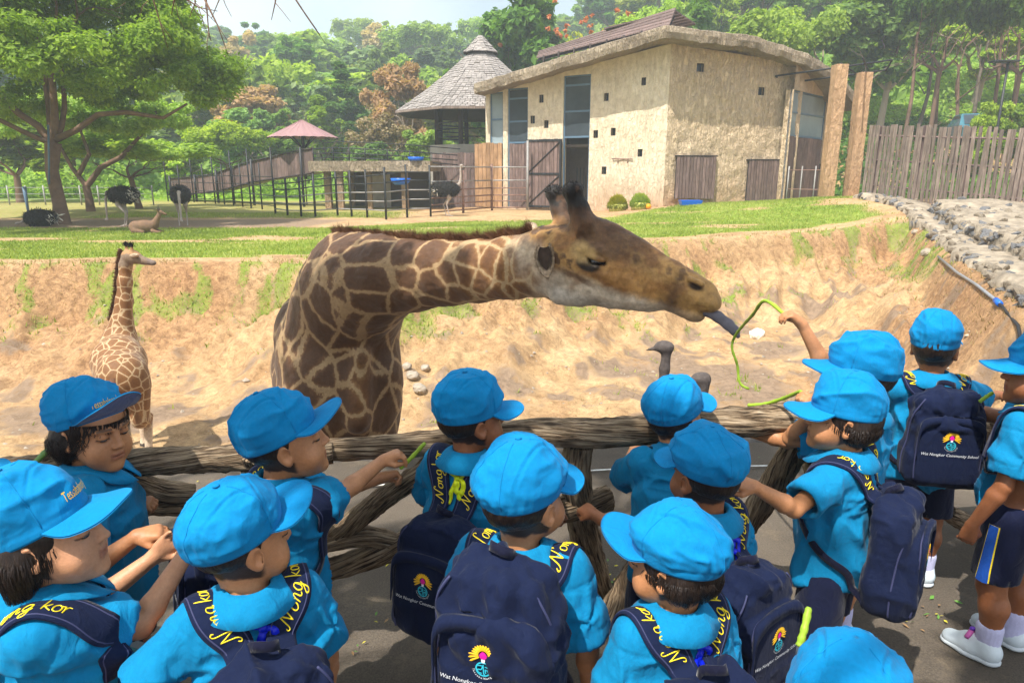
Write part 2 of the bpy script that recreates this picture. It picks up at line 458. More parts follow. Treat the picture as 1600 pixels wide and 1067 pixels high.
simple('mesh_screen', (.20, .18, .16), .7, .25, 2)
simple('shutter_red', (.35, .08, .05), .7)
simple('roof_sheet', (.30, .17, .17), .55, .12, 1)
simple('plastic_blue', (.01, .13, .62), .35); simple('plastic_orange', (.75, .30, .01), .5)
simple('car_teal', (.06, .17, .22), .2, .05, Coat_Weight=.6); simple('lamp_pale', (.6, .55, .4), .4); simple('sign_orange', (.55, .14, .05), .6)
simple('pipe_grey', (.22, .23, .25), .35, .2, 9); simple('pipe_black', (.02, .02, .022), .5)
simple('rock_pale', (.34, .29, .23), .9, .35, 5, .02, 14); simple('rock_white', (.74, .70, .62), .9, .15, 8, .01, 20)
simple('stone_dark', (.16, .16, .165), .8, .45, 7, .02, 16); simple('stone_tan', (.26, .215, .16), .9, .4, 6, .02, 18)
simple('mortar', (.29, .24, .18), .95, .45, 4, .05, 9)
simple('hay', (.40, .40, .10), .9, .4, 14)
simple('leaf_litter_yellow', (.55, .48, .05), .7, .3, 30); simple('leaf_litter_green', (.10, .24, .04), .7, .3, 30)
simple('leaf_litter_brown', (.28, .17, .08), .8, .3, 30)
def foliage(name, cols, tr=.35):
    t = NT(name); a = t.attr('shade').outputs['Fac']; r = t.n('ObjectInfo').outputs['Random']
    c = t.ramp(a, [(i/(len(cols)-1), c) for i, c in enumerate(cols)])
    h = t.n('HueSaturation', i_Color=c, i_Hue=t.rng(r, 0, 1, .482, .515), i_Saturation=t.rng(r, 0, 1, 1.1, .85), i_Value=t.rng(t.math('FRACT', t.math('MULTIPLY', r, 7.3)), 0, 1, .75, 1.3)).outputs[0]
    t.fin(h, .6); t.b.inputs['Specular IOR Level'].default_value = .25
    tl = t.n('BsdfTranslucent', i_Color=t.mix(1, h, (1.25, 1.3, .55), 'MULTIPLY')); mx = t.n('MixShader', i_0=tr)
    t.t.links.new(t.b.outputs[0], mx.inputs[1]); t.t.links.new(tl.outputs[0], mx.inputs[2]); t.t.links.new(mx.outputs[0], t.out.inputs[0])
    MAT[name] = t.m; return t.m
foliage('leaf_mid', [(.09,.17,.024), (.18,.31,.04), (.31,.45,.08)], .5)
foliage('leaf_deep', [(.045,.115,.02), (.10,.22,.033), (.18,.33,.06)], .45)
foliage('leaf_bright', [(.15,.24,.025), (.29,.42,.045), (.46,.56,.09)], .52)
foliage('leaf_blue', [(.10,.17,.06), (.18,.27,.09), (.28,.36,.14)], .45)
foliage('leaf_dry', [(.13,.09,.045), (.22,.16,.08), (.33,.25,.13)])
foliage('leaf_orange', [(.30,.24,.11), (.52,.38,.20), (.66,.48,.29)], .5)
foliage('straw', [(.20,.15,.06), (.36,.28,.12), (.52,.43,.22)], .3)
foliage('leaf_yellow', [(.14,.19,.02), (.30,.34,.03), (.46,.44,.04)], .45)
foliage('flower_red', [(.55,.08,.02), (.75,.16,.03), (.85,.25,.05)])
foliage('grass_blade', [(.13,.18,.025), (.27,.33,.045), (.44,.44,.12)], .4)
foliage('feather_black', [(.010,.009,.009), (.022,.019,.018), (.05,.042,.038)], .05)
foliage('feather_pale', [(.40,.36,.30), (.5,.46,.4), (.6,.56,.5)], .1)
simple('bark_brown', (.17, .105, .07), .9, .35, 3, .03, 8); simple('bark_pale', (.42, .34, .25), .9, .3, 3, .02, 10); simple('bark_grey', (.16, .13, .10), .9, .3, 3, .02, 10)
# ================================================================ THE GROUND
def _p(px, py, z=0.0): v = at_z(px, py, z); return (v.x, v.y)
NEAR = [(-17.0, 1.10), (.8, 3.80), (7.0, 3.86)]
PIT = [(-17.0, 1.10), (-17.0, 12.6), _p(0, 410), _p(250, 407), _p(440, 405), _p(490, 412), _p(530, 424), _p(700, 412), _p(840, 398), _p(1000, 378),
       _p(1100, 371), _p(1250, 363), _p(1380, 356), _p(1438, 356), _p(1475, 385), _p(1540, 432), _p(1610, 482), (5.9, 6.2), (7.0, 3.86), (.8, 3.80)]
def near_y(x): return np.interp(x, [p[0] for p in NEAR], [p[1] for p in NEAR])
_PA = np.array(PIT); _PB = np.roll(_PA, -1, 0)
def pit_d(x, y):
    """signed distance to the pit's rim, positive inside"""
    x = np.asarray(x, float); y = np.asarray(y, float)
    d = np.full(x.shape, 1e9); ins = np.zeros(x.shape, bool)
    for a, b in zip(_PA, _PB):
        e = b-a; t = np.clip(((x-a[0])*e[0]+(y-a[1])*e[1])/(e@e), 0, 1)
        d = np.minimum(d, np.hypot(x-a[0]-e[0]*t, y-a[1]-e[1]*t))
        c = (a[1] > y) != (b[1] > y)
        with np.errstate(divide='ignore', invalid='ignore'):
            xi = a[0]+(y-a[1])*e[0]/(e[1] if e[1] else 1e-9)
        ins ^= c & (x < xi)
    return np.where(ins, d, -d)
def far_d(x, y):                       # like pit_d but ignoring the near and right walls
    x = np.asarray(x, float); y = np.asarray(y, float); d = np.full(x.shape, 1e9)
    for a, b in zip(_PA[1:17], _PB[1:17]):
        e = b-a; t = np.clip(((x-a[0])*e[0]+(y-a[1])*e[1])/(e@e), 0, 1)
        d = np.minimum(d, np.hypot(x-a[0]-e[0]*t, y-a[1]-e[1]*t))
    return d
PITZ = -1.7
def hill_z(x, y):
    w = 6*fbm(np.stack([x*.02, y*.02, x*0+3], -1), 3)
    a = 19*sstep(42, 135, y+w) + 3*sstep(120, 220, y)
    s = np.clip(x*.55+y-44+w*.5, 0, 200); b = s*.42/(1+s*.006)
    b = b*sstep(4, 16, x)
    return np.maximum(a, b) + .25*np.minimum(a, b)
def ground_z(x, y, fine=True):
    x = np.asarray(x, float); y = np.asarray(y, float)
    P = np.stack([x, y, x*0], -1)
    z = .05*fbm(P*.25, 3)
    m = .42*np.exp(-(((x-9.5)/5.5)**2+((y-24.0)/3.2)**2)) + .28*sstep(8, 13, x)*sstep(14, 20, y)*sstep(40, 34, y)
    z = z + m + .12*sstep(2, 6, x)*sstep(18, 26, y)
    z = (z + hill_z(x, y))*sstep(4, 9, y)
    d = pit_d(x, y)
    near = 1-sstep(3.72, 3.95, y)
    wl = 2.6 + .9*fbm(P*.22+5, 2) + .8*sstep(3, 8, x)
    fd = far_d(x, y)
    wob = .35*fbm(P*.9, 3) + .22*fbm(np.stack([x*2.2-y*.5, y*.4, x*0], -1), 3)
    t = np.clip((fd+wob*sstep(0, .8, fd))/wl, 0, 1)
    prof = 1-(1-t)**1.75; prof = .18*sstep(0, .12, t) + .82*prof
    dr = np.clip(d/.5, 0, 1)
    zin = PITZ*np.minimum(prof, 1) 
    if fine:
        gul = (ridge(np.stack([x*1.5-y*.55, y*.32, x*0], -1), 3)-.55)*.62*sstep(.06, .3, t)*sstep(1.15, .5, t)
        lump = .24*fbm(P*2.0, 4)*sstep(.02, .2, t)*(1.1-.75*t) + .10*fbm(P*5.5, 3)*sstep(.02, .2, t)*(1.1-.7*t)
        zin = zin + gul*(.55+.75*sstep(1, 5, x)) + lump - .16*ridge(P*np.array([.8, 2.2, 1]), 2)*sstep(.0, .08, t)*sstep(.5, .2, t)
    return np.where(d > 0, z*(1-sstep(0, 1.2, d)) + zin*dr, z)
def gz(x, y): return float(ground_z(np.array([x]), np.array([y]))[0])
def masks(x, y):
    """R grass, G damp/dark soil with painted tree shade, B red-brown tint"""
    P = np.stack([x, y, x*0], -1); n = fbm(P*.8, 4); n2 = fbm(P*2.7+9, 4); n3 = fbm(P*.3+4, 3)
    d = pit_d(x, y); fd = far_d(x, y); ins = d > 0
    lawn = sstep(.25, .8, -d+.25*n+.55*sstep(1, 4, x)*(n3)) * (y > 11)
    far = 22.3 - 2.6*sstep(-1, -6, x) + .5*n + 3.6*sstep(3.2, 8, x) + .15*x*(x > 0)
    lawn = lawn*sstep(.35, -.35, y-far)
    lawn = lawn*(1-.8*sstep(.55, .75, .5+.5*fbm(np.stack([x*.35, y*1.6, x*0+8], -1), 3)+.12*sstep(4, 9, x)*sstep(21.5, 19.5, y)))
    lawn = lawn*(1-sstep(9.8, 12.0, x-(y-20)*.25+.8*n))
    olive = .55*sstep(23.4, 24.6, y+.7*n)*sstep(-2.5, -5, x)
    forest = .8*sstep(36, 44, y+n)
    bank = .8*sstep(-.05, .35, n+.6*n2-.02-.12*np.abs(fd-.7))*sstep(2.2, .9, fd)*ins + .75*sstep(.28, .55, n2*.9+n*.6)*ins*sstep(4.8, 3, fd)*.85
    bank = np.clip(bank, 0, 1)*sstep(8.5, 6.5, x)
    bank = bank*(.35+.65*sstep(.35, .65, vnoise(P*9)))*.68*(1-.85*sstep(.28, .08, fd))
    fr_ = sstep(1.9, .15, fd+.5*n)*ins*sstep(.40, .62, .5+.5*n2+.25*(vnoise(P*7)-.5)); bank = np.maximum(bank, .62*fr_)*(1-.9*sstep(4.2, 5.5, x)*sstep(14, 11, y))
    R = np.clip(np.where(ins, bank, lawn+olive+forest), 0, 1)
    floor_ = sstep(1.6, 3.2, fd+n)*ins
    G = np.clip(floor_*sstep(-.25, .35, n+.3*n3)*.9 + .75*ins*sstep(.02, .42, n2+.35*ridge(P*1.3, 2)-.22), 0, 1)
    G = np.where(~ins, np.clip(.75*sstep(19.4, 20, y+.2*n)*sstep(23.6, 22.8, y)*sstep(-5.2, -6.2, x-(y-21)*.2) + .8*forest, 0, 1), G)  # outside: bare dirt under the big tree, its shade painted in, and forest floor
    B = np.clip(.5+.9*n3+ins*.45*sstep(2.6, .3, fd+.6*n), 0, 1)
    return R, G, B
def build_ground():
    xs = np.concatenate([np.linspace(-260, -40, 30)[:-1], np.linspace(-40, -14, 36)[:-1], np.arange(-14, 13, .065), np.linspace(13, 40, 50), np.linspace(40, 260, 34)[1:]])
    ys = np.concatenate([[-60, -25, -8, -2, 0, 1.0], np.arange(1.4, 4.3, .06), np.arange(4.4, 6.3, .15), np.arange(6.3, 19.5, .06), np.linspace(19.5, 40, 90), np.linspace(40, 330, 80)[1:]])
    X, Y = np.meshgrid(xs, ys, indexing='ij'); x = X.ravel(); y = Y.ravel()
    z = ground_z(x, y); z = np.where(y < near_y(x)+.03, -.03, z)
    nx, ny = len(xs), len(ys); I = np.arange(nx*ny).reshape(nx, ny)
    Q = np.stack([I[:-1,:-1], I[1:,:-1], I[1:,1:], I[:-1,1:]], -1).reshape(-1, 4)
    R, G, B = masks(x, y)
    t = NT('ground'); o = t.obj(); c = t.n('SeparateColor', i_Color=t.attr('mask').outputs[0])
    f = t.noise(o, 1.1, 6, .65); g = t.noise(o, 9, 6, .7, .5); h = t.noise(o, 45, 5, .7)
    sand = t.ramp(f, [(.3, (.35,.215,.11)), (.5, (.49,.33,.175)), (.72, (.57,.41,.24))])
    red = t.ramp(g, [(.35, (.27,.135,.065)), (.7, (.47,.27,.13))])
    sand = t.mix(t.rng(c.outputs[2], .45, 1, 0, .65), sand, red)
    sand = t.mix(1, sand, t.ramp(g, [(.3, (.60,.56,.52)), (.6, (1.10,1.08,1.05))]), 'MULTIPLY')
    sand = t.mix(1, sand, t.ramp(h, [(.32, (.72,.70,.66)), (.5, (1,1,1)), (.75, (1.14,1.13,1.1))]), 'MULTIPLY')
    damp_shade = t.ramp(g, [(.3, (.17,.115,.075)), (.7, (.34,.24,.16))])  # damp soil, also the painted shade below the big tree
    edge = t.math('ADD', c.outputs[1], t.rng(g, .3, .7, -.28, .28))
    c1 = t.mix(t.rng(edge, .3, .75), sand, damp_shade)
    gr = t.ramp(t.noise(o, 5, 5, .7), [(.3, (.11,.18,.02)), (.55, (.21,.31,.03)), (.75, (.38,.38,.11))])
    dry = t.math('MULTIPLY', t.rng(c.outputs[0], .75, .35), t.rng(g, .35, .6)); gr = t.mix(dry, gr, (.30,.235,.10)); ge = t.math('ADD', c.outputs[0], t.rng(h, .3, .7, -.35, .35))
    c2 = t.mix(t.rng(ge, .4, .62), c1, gr)
    n1 = t.bump(g, .05, .7); n1 = t.bump(h, .018, .9, n1); n1 = t.bump(t.noise(o, 160, 3, .7), .004, .8, n1)
    m = t.fin(c2, .95, n1)
    me = npmesh('ground', np.stack([x, y, z], 1), Q, True, {'mask': ('FLOAT_COLOR', np.stack([R, G, B, R*0+1], 1))})
    tag(link('ground', me, m), kind='structure')
build_ground()
# road the children stand on: asphalt with a thin painted edge line and a concrete lip at the pit
def build_road():
    t = NT('asphalt'); o = t.obj(); f = t.noise(o, 1.3, 5, .6); g = t.noise(o, 150, 4, .8); s = t.noise(o, 5, 5, .7)
    c = t.ramp(f, [(.3, (.065,.054,.043)), (.7, (.135,.112,.088))]); c = t.mix(1, c, t.ramp(g, [(.3, (.6,.6,.6)), (.7, (1.5,1.45,1.4))]), 'MULTIPLY')
    c = t.mix(t.rng(s, .56, .74, 0, .55), c, (.23,.175,.115))
    m = t.fin(c, .9, t.bump(g, .006, .8))
    xs = np.linspace(-24, 24, 240); ys = np.concatenate([np.linspace(-20, 0, 14)[:-1], np.linspace(0, 3.735, 36)])
    X, Y = np.meshgrid(xs, ys, indexing='ij'); x = X.ravel(); y = Y.ravel()*near_y(X.ravel())/3.74; z = .006*fbm(np.stack([x*1.5, y*1.5, x*0], -1), 3)
    nx, ny = len(xs), len(ys); I = np.arange(nx*ny).reshape(nx, ny)
    Q = np.stack([I[:-1,:-1], I[1:,:-1], I[1:,1:], I[:-1,1:]], -1).reshape(-1, 4)
    tag(link('road', npmesh('road', np.stack([x,y,z],1), Q), m), kind='structure')
    b = MB()
    for i in range(28):
        x0 = -16.5+i*.85; p, q = Vector((x0+.006, float(near_y(x0)), 0)), Vector((x0+.844, float(near_y(x0+.85)), 0)); u = (q-p).normalized(); n_ = Vector((-u.y, u.x, 0))
        b.box((0, .0, -1.9), ((q-p).length, .14, .012+.004*(i%3)), basis(p, u, n_, Vector((0,0,1))), bev=.012)
    o = b.build('kerb', simple('kerb_dark', (.13,.12,.11), .9, .35, 4, .01, 30)); tag(o, kind='structure')
    b = MB(); pts = [(-12+i*.4, float(near_y(-12+i*.4))-.36+.006*sin(i*1.7), .0105) for i in range(50)]
    for i in range(49):
        x0, y0, z0 = pts[i]; x1, y1, _ = pts[i+1]
        b.add([(x0,y0-.007,z0+.004),(x1,y1-.007,z0+.004),(x1,y1+.007,z0+.004),(x0,y0+.007,z0+.004)], [(0,1,2,3)])
    tag(b.build('painted_line', simple('paint_white', (.6,.6,.57), .8, .4, 30)), kind='structure')
build_road()
# grass: real blades on the lawn and in the tufts on the bank
def build_grass():
    r = np.random.default_rng(3); N = 700000
    x = r.uniform(-15, 13, N); y = 8.5+ (27-8.5)*r.random(N)**1.15
    vis = np.abs(x) < .8*y+1.5; x, y = x[vis], y[vis]
    R, G, B = masks(x, y); k = r.random(len(x)) < (R-.2)*1.15*np.where(pit_d(x, y) > 0, .45, .75)
    x, y = x[k][:150000], y[k][:150000]; n = len(x); z = ground_z(x, y)
    a = r.uniform(0, 2*pi, n); h = r.uniform(.025, .075, n)*(1+.5*(pit_d(x, y) > 0)); w = r.uniform(.006, .013, n)*1.5; l = r.uniform(.1, .8, n)*h; b = r.uniform(0, 2*pi, n)
    P = np.stack([x, y, z-.01], 1); u = np.stack([np.cos(a), np.sin(a), a*0], 1)*w[:,None]
    T = P + np.stack([np.cos(b)*l, np.sin(b)*l, h], 1)
    V = np.stack([P-u, P+u, T], 1).reshape(-1, 3); Fc = np.arange(3*n).reshape(n, 3)
    sh = np.repeat(np.clip(r.normal(.5, .22, n)+.45*fbm(P*.9, 3)+.2*fbm(P*5, 2), 0, 1), 3)
    tag(link('grass', npmesh('grass', V, Fc, False, {'shade': ('FLOAT', sh)}), MAT['grass_blade']),
        'short bright green grass on the lawn and in tufts on the sandy bank', 'grass', kind='stuff')
build_grass()
def build_straw():
    r = np.random.default_rng(13); N = 260000; x = r.uniform(-13, 8.5, N); y = 8.0+12*r.random(N); fd = far_d(x, y); ins = pit_d(x, y) > -.25; P = np.stack([x, y, x*0], 1)
    w = sstep(1.5, .0, fd)*sstep(-.05, .35, fbm(P*1.6+2, 3)+.1)*.40+.10*sstep(.25, .5, fbm(P*1.1+7, 3))*sstep(5, 3, fd); k = ins & (r.random(N) < w) & (np.abs(x) < .8*y+1); x, y = x[k][:42000], y[k][:42000]; n = len(x); z = ground_z(x, y)
    a = r.uniform(0, 2*pi, n); h = r.uniform(.03, .12, n); l = r.uniform(.3, 1.3, n)*h; b = r.uniform(0, 2*pi, n); P = np.stack([x, y, z-.01], 1); u = np.stack([np.cos(a), np.sin(a), a*0], 1)*.006
    T = P+np.stack([np.cos(b)*l, np.sin(b)*l-.3*h, h*.8], 1); V = np.stack([P-u, P+u, T], 1).reshape(-1, 3)
    tag(link('dry_grass', npmesh('dry_grass', V, np.arange(3*n).reshape(n, 3), False, {'shade': ('FLOAT', np.repeat(r.random(n), 3))}), MAT['straw']), 'dry straw coloured grass hanging along the top of the sandy bank', 'dry grass', kind='stuff')
build_straw()
# ================================================================ THE ANIMAL HOUSE
class Face:
    """a vertical wall plane; a = left end, b = right end seen from outside"""
    def __init__(s, a, b):
        s.a = Vector((a[0], a[1], 0)); s.b = Vector((b[0], b[1], 0)); d = s.b-s.a; s.L = d.length
        s.u = d.normalized(); s.n = Vector((s.u.y, -s.u.x, 0)); s.z = Vector((0,0,1))
    def P(s, u, z, o=0): return s.a + s.u*u + s.z*z + s.n*o
    def px(s, x, y):
        r = ray(x, y); o = Vector((0,0,CAM_H)); t = (s.a-o).dot(s.n)/r.dot(s.n); p = o+r*t
        return ((p-s.a).dot(s.u), p.z)
    def rect(s, x0, y0, x1, y1):
        u0, z1 = s.px(x0, y0); u1, z0 = s.px(x1, y1); return (u0, z0, u1, z1)
    def M(s, u=0, z=0, o=0):          # local frame: x along, y into the wall, z up
        return basis(s.P(u, z, o), s.u, -s.n, s.z)
def wall_mesh(face, ztop0, ztop1, z0, holes, rough=.02, step=.14, depth=.3):
    """front skin of a wall with real openings and their reveals; the top edge slopes from ztop0 to ztop1"""
    us = {0.0, face.L}; zs = {z0}
    zt = lambda u: ztop0 + (ztop1-ztop0)*u/face.L
    H = max(ztop0, ztop1); zs.add(H)
    for (a,b,c,d) in holes: us |= {a, c}; zs |= {b, d}
    def sub(v):
        v = sorted(v); r = []
        for p, q in zip(v, v[1:]):
            if q-p < 1e-5: continue
            k = max(1, int(round((q-p)/step))); r += [p+(q-p)*i/k for i in range(k)]
        return r+[v[-1]]
    us = sub(us); zs = sub(zs); b = MB(); idx = {}
    def on_edge(u, z): return any(a-1e-4 <= u <= c+1e-4 and p-1e-4 <= z <= q+1e-4 for (a,p,c,q) in holes)
    pts = np.array([[u, z] for u in us for z in zs]); P3 = np.stack([pts[:,0]*3, pts[:,1]*3, pts[:,0]*0+face.a.x], 1)
    dsp = rough*(fbm(P3, 3)+.6*ridge(P3*1.7, 2)-.3)
    k = 0; vs = []
    for u in us:
        for z in zs:
            zz = min(z, zt(u)); dd = 0 if (on_edge(u, z) or u in (us[0], us[-1])) else float(dsp[k])
            vs.append(face.P(u, zz, dd)); k += 1
    fs = []; nz = len(zs)
    for i in range(len(us)-1):
        for j in range(nz-1):
            cu, cz = (us[i]+us[i+1])/2, (zs[j]+zs[j+1])/2
            if any(a < cu < c and p < cz < q for (a,p,c,q) in holes): continue
            if zs[j] > max(zt(us[i]), zt(us[i+1])): continue
            fs.append((i*nz+j, (i+1)*nz+j, (i+1)*nz+j+1, i*nz+j+1))
    b.add(vs, fs, True)
    for (a,p,c,q) in holes:
        c4 = [(a,p),(c,p),(c,q),(a,q)]
        for i in range(4):
            (u0,z_0),(u1,z_1) = c4[i], c4[(i+1)%4]
            b.add([face.P(u0,z_0), face.P(u1,z_1), face.P(u1,z_1,-depth), face.P(u0,z_0,-depth)], [(0,1,2,3)])
    return b
def plank_set(name, face, u0, z0, u1, z1, n, mat, parent, o=.02, th=.025, gap=.012, jz=.03, batten=True):
    w = (u1-u0)/n
    for i in range(n):
        b = MB(); M = face.M(u0+i*w, 0, o+random.uniform(0, .006))
        b.box((gap/2, -th, z0+random.uniform(-jz, jz)), (w-gap/2, 0, z1+random.uniform(-jz, jz)), M, bev=.004)
        b.build(name, mat, parent)
def small_window(face, cx, cy, w, h, parent):
    u0, z0, u1, z1 = face.rect(cx-w/2, cy-h/2, cx+w/2, cy+h/2)
    b = MB(); M = face.M(0, 0, -.05); t = .02
    for lo, hi in (((u0,0,z0),(u1,.05,z0+t)), ((u0,0,z1-t),(u1,.05,z1)), ((u0,0,z0+t),(u0+t,.05,z1-t)), ((u1-t,0,z0+t),(u1,.05,z1-t))): b.box(lo, hi, M)
    w_ = b.build('window', MAT['timber_dark'], parent)
    b = MB(); b.box((u0,.2,z0),(u1,.22,z1), face.M(0,0,0)); b.build('pane', MAT['glass_dark'], w_)
    return (u0, z0, u1, z1)
A = (-1.11, 30.2); B = (5.64, 26.0); Cc = (11.06, 27.5); D = (12.95, 29.6); E = (14.2, 32.0)
FL = Face(A, B); FR = Face(B, Cc); FD = Face(Cc, D); FE = Face(D, E)
house = empty('animal_house', (4, 30, 0), 0, 'two storey tan stucco animal house with small square windows and a sloping slab roof', 'building')
house.location = (0, 0, 0)
zB = 5.95; zA = 4.75; zC = 5.45; zD = 5.0
sm = [(728,458),(688,555),(751,576),(1029,450),(1202,378),(980,622),(1061,611),(1185,709),(1018,790)]
holesL = [small_window(FL, 600+x*.3375, y*.3375, 7, 12, house) for x, y in sm]
w1 = FL.rect(765,145,786,225); w2 = FL.rect(793,139,824,324); w3 = FL.rect(881,119,918,330)
holesL += [w1, w2, w3]
wall_mesh(FL, zA, zB, -.2, holesL, .02).build('wall', MAT['stucco_light'], house)
holesR = [small_window(FR, 1094.5, 106, 11, 14, house), small_window(FR, 1190, 143, 9, 13, house)]
wall_mesh(FR, zB, zC, -.2, holesR, .07, .09).build('wall', MAT['stucco_rough'], house)
wD = FD.rect(1241,140,1276,322)
wall_mesh(FD, zC, zD, -.2, [wD], .03).build('wall', MAT['stucco_rough'], house)
# the far recess and the hidden back
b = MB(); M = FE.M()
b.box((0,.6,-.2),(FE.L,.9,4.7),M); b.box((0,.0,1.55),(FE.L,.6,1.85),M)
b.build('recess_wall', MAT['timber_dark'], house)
b = MB(); b.add([(A[0],A[1],-.2),(A[0],A[1],zA),(1.0,37,zA),(1.0,37,-.2)],[(0,1,2,3)]); b.add([(1.0,37,-.2),(1.0,37,5),(14.2,37,5),(14.2,37,-.2)],[(0,1,2,3)]); b.add([(14.2,37,-.2),(14.2,37,5),(E[0],E[1],4.7),(E[0],E[1],-.2)],[(0,1,2,3)])
b.build('back_wall', MAT['stucco_light'], house)
def tall_window(face, r, bars, mats, parent, split, screen):
    """frame with mullions, panes above 'split' height, parented parts"""
    u0,z0,u1,z1 = r; t = .055; b = MB(); M = face.M(0,0,-.06)
    for lo, hi in (((u0,0,z1-t),(u1,.07,z1)), ((u0,0,z0),(u0+t,.07,z1-t)), ((u1-t,0,z0),(u1,.07,z1-t))): b.box(lo, hi, M)
    for z in bars: b.box((u0+t,.005,z-.035),(u1-t,.065,z+.035), M)
    w = b.build('window', MAT['metal_blue'], parent)
    zz = sorted([split]+[z for z in bars if z > split]+[z1-t])
    for p, q in zip(zz, zz[1:]):
        b = MB(); b.box((u0+t,.03,p+.02),(u1-t,.04,q-.02), M); b.build('pane', mats, w)
    return w
_, zs1 = FL.px(905, 214); tall_window(FL, w3, [FL.px(900,133)[1], FL.px(900,174)[1], zs1], MAT['glass_dark'], house, zs1, 1)
_, zs2 = FL.px(808, 223); tall_window(FL, w2, [FL.px(808,154)[1], FL.px(808,190)[1], zs2], MAT['glass_dark'], house, zs2, 1)
tall_window(FL, w1, [FL.px(775,187)[1]], MAT['glass_pale'], house, w1[1], 1)
_, zs4 = FD.px(1258, 214); tall_window(FD, wD, [FD.px(1258,178)[1], zs4], MAT['glass_pale'], house, zs4, 1)
d = link('door', MB().box((w2[0]+.05,-.0,w2[1]),(w2[2]-.05,.02,zs2), FL.M(0,0,-.1)).mesh('door'), MAT['timber_dark'], house)
plank_set('board', FL, w2[0]+.05, w2[1], w2[2]-.05, zs2-.04, 6, MAT['board_purple'], d, o=-.07)
d = link('door', MB().box((wD[0]+.05,0,wD[1]),(wD[2]-.05,.02,zs4), FD.M(0,0,-.1)).mesh('door'), MAT['timber_dark'], house)
plank_set('board', FD, wD[0]+.05, wD[1], wD[2]-.05, zs4-.04, 7, MAT['board_purple'], d, o=-.07)
# the dark stall seen through the open doorway
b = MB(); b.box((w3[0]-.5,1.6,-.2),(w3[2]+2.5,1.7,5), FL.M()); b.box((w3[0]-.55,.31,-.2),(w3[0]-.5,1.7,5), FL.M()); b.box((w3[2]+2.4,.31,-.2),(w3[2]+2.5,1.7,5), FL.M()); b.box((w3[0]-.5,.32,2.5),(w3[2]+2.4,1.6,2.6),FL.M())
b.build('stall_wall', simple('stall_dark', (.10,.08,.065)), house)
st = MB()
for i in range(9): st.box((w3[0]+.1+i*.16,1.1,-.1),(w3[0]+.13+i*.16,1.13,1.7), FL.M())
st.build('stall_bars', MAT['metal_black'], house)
# boards left of the doors
r = FL.rect(743,226,786,324); od = link('door', MB().box((r[0],.0,r[1]),(r[2],.04,r[3]), FL.M(0,0,.05)).mesh('door'), MAT['timber_dark'], house)
plank_set('board', FL, r[0], r[1], r[2], r[3]+.03, 7, MAT['board_orange'], od, o=.06)
# the big gate, standing open beside the doorway
g0 = FL.rect(827,219,878,325); gate = link('gate', MB().box((g0[0],.0,g0[1]),(g0[2],.03,g0[3]), FL.M(0,0,.10)).mesh('gate'), MAT['timber_dark'], house)
plank_set('board', FL, g0[0], g0[1], g0[2], g0[3], 9, MAT['board_purple'], gate, o=.11)
b = MB(); M = FL.M(0,0,.165); uu0,zz0,uu1,zz1 = g0; zm = (zz0+zz1)/2
for lo, hi in (((uu0,0,zz1-.08),(uu1,.025,zz1)), ((uu0,0,zm-.04),(uu1,.025,zm+.04)), ((uu0,0,zz0),(uu1,.025,zz0+.08)), ((uu0,.001,zz0+.08),(uu0+.07,.026,zz1-.08)), ((uu1-.07,.001,zz0+.08),(uu1,.026,zz1-.08))): b.box(lo, hi, M)
for (a, c), (e, f) in (((uu0+.05, zz0+.1), (uu1-.05, zm-.05)), ((uu0+.05, zm+.05), (uu1-.05, zz1-.1))):
    b.tube([FL.P(a, c, .15), FL.P(e, f, .15)], .03, 4, smooth=False)
b.build('brace', MAT['metal_black'], gate)
# shutters on the right face: separate slats on a dark back
for (x0,y0,x1,y1,n) in ((1055,245,1112,310,12),(1167,251,1209,314,11)):
    r = FR.rect(x0,y0,x1,y1); sh = link('shutter', MB().box((r[0],0,r[1]),(r[2],.05,r[3]-.04), FR.M(0,0,.12)).mesh('shutter'), MAT['timber_dark'], house)
    plank_set('slat', FR, r[0], r[1], r[2], r[3], n, MAT['board_purple'], sh, o=.13, th=.03, gap=.02, jz=.02)
    b = MB(); b.box((r[0]-.04,0,r[3]),(r[2]+.04,.16,r[3]+.05), FR.M(0,0,.17)); b.build('lintel', MAT['timber_dark'], sh)
# roof slab, a fan with its edge thick and rough
slab = [((741,131),29.4),((1040,40),24.9),((1176,56),25.8),((1262,84),26.7),((1310,115),27.7),((1346,156),28.8)]
front = [at_y(p[0],p[1],Y) for p, Y in slab]
back = [Vector((v.x*.55+3.2, 38.0, v.z+.1)) for v in front]
def dense(L, n): return [L[i].lerp(L[i+1], k/n) for i in range(len(L)-1) for k in range(n)]+[L[-1]]
fr = dense(front, 44); bk = dense(back, 44); b = MB(); n = len(fr)
th = .40; vs = []
for i, (p, q) in enumerate(zip(fr, bk)):
    j = .05*float(fbm(np.array([p.x*3.5, 0, 3.3]), 4)); w = .06*float(fbm(np.array([p.x*3.7, 5, 3.3]), 4))
    o = (p-q).normalized()
    vs += [p+o*j+Vector((0,0,w*.6)), p+Vector((0,0,-.03+w*.6))+o*(j+.05), p+Vector((0,0,-th*.5))+o*(j*1.5+.07+w), p+Vector((0,0,-th+w))+o*(j+.02), q+Vector((0,0,-th)), q]
fs = [(i*6+k, i*6+(k+1)%6, (i+1)*6+(k+1)%6, (i+1)*6+k) for i in range(n-1) for k in range(6)]+[tuple(range(5,-1,-1)), tuple(range((n-1)*6, n*6))]
b.add(vs, fs); b.build('roof', MAT['concrete_edge'], house)
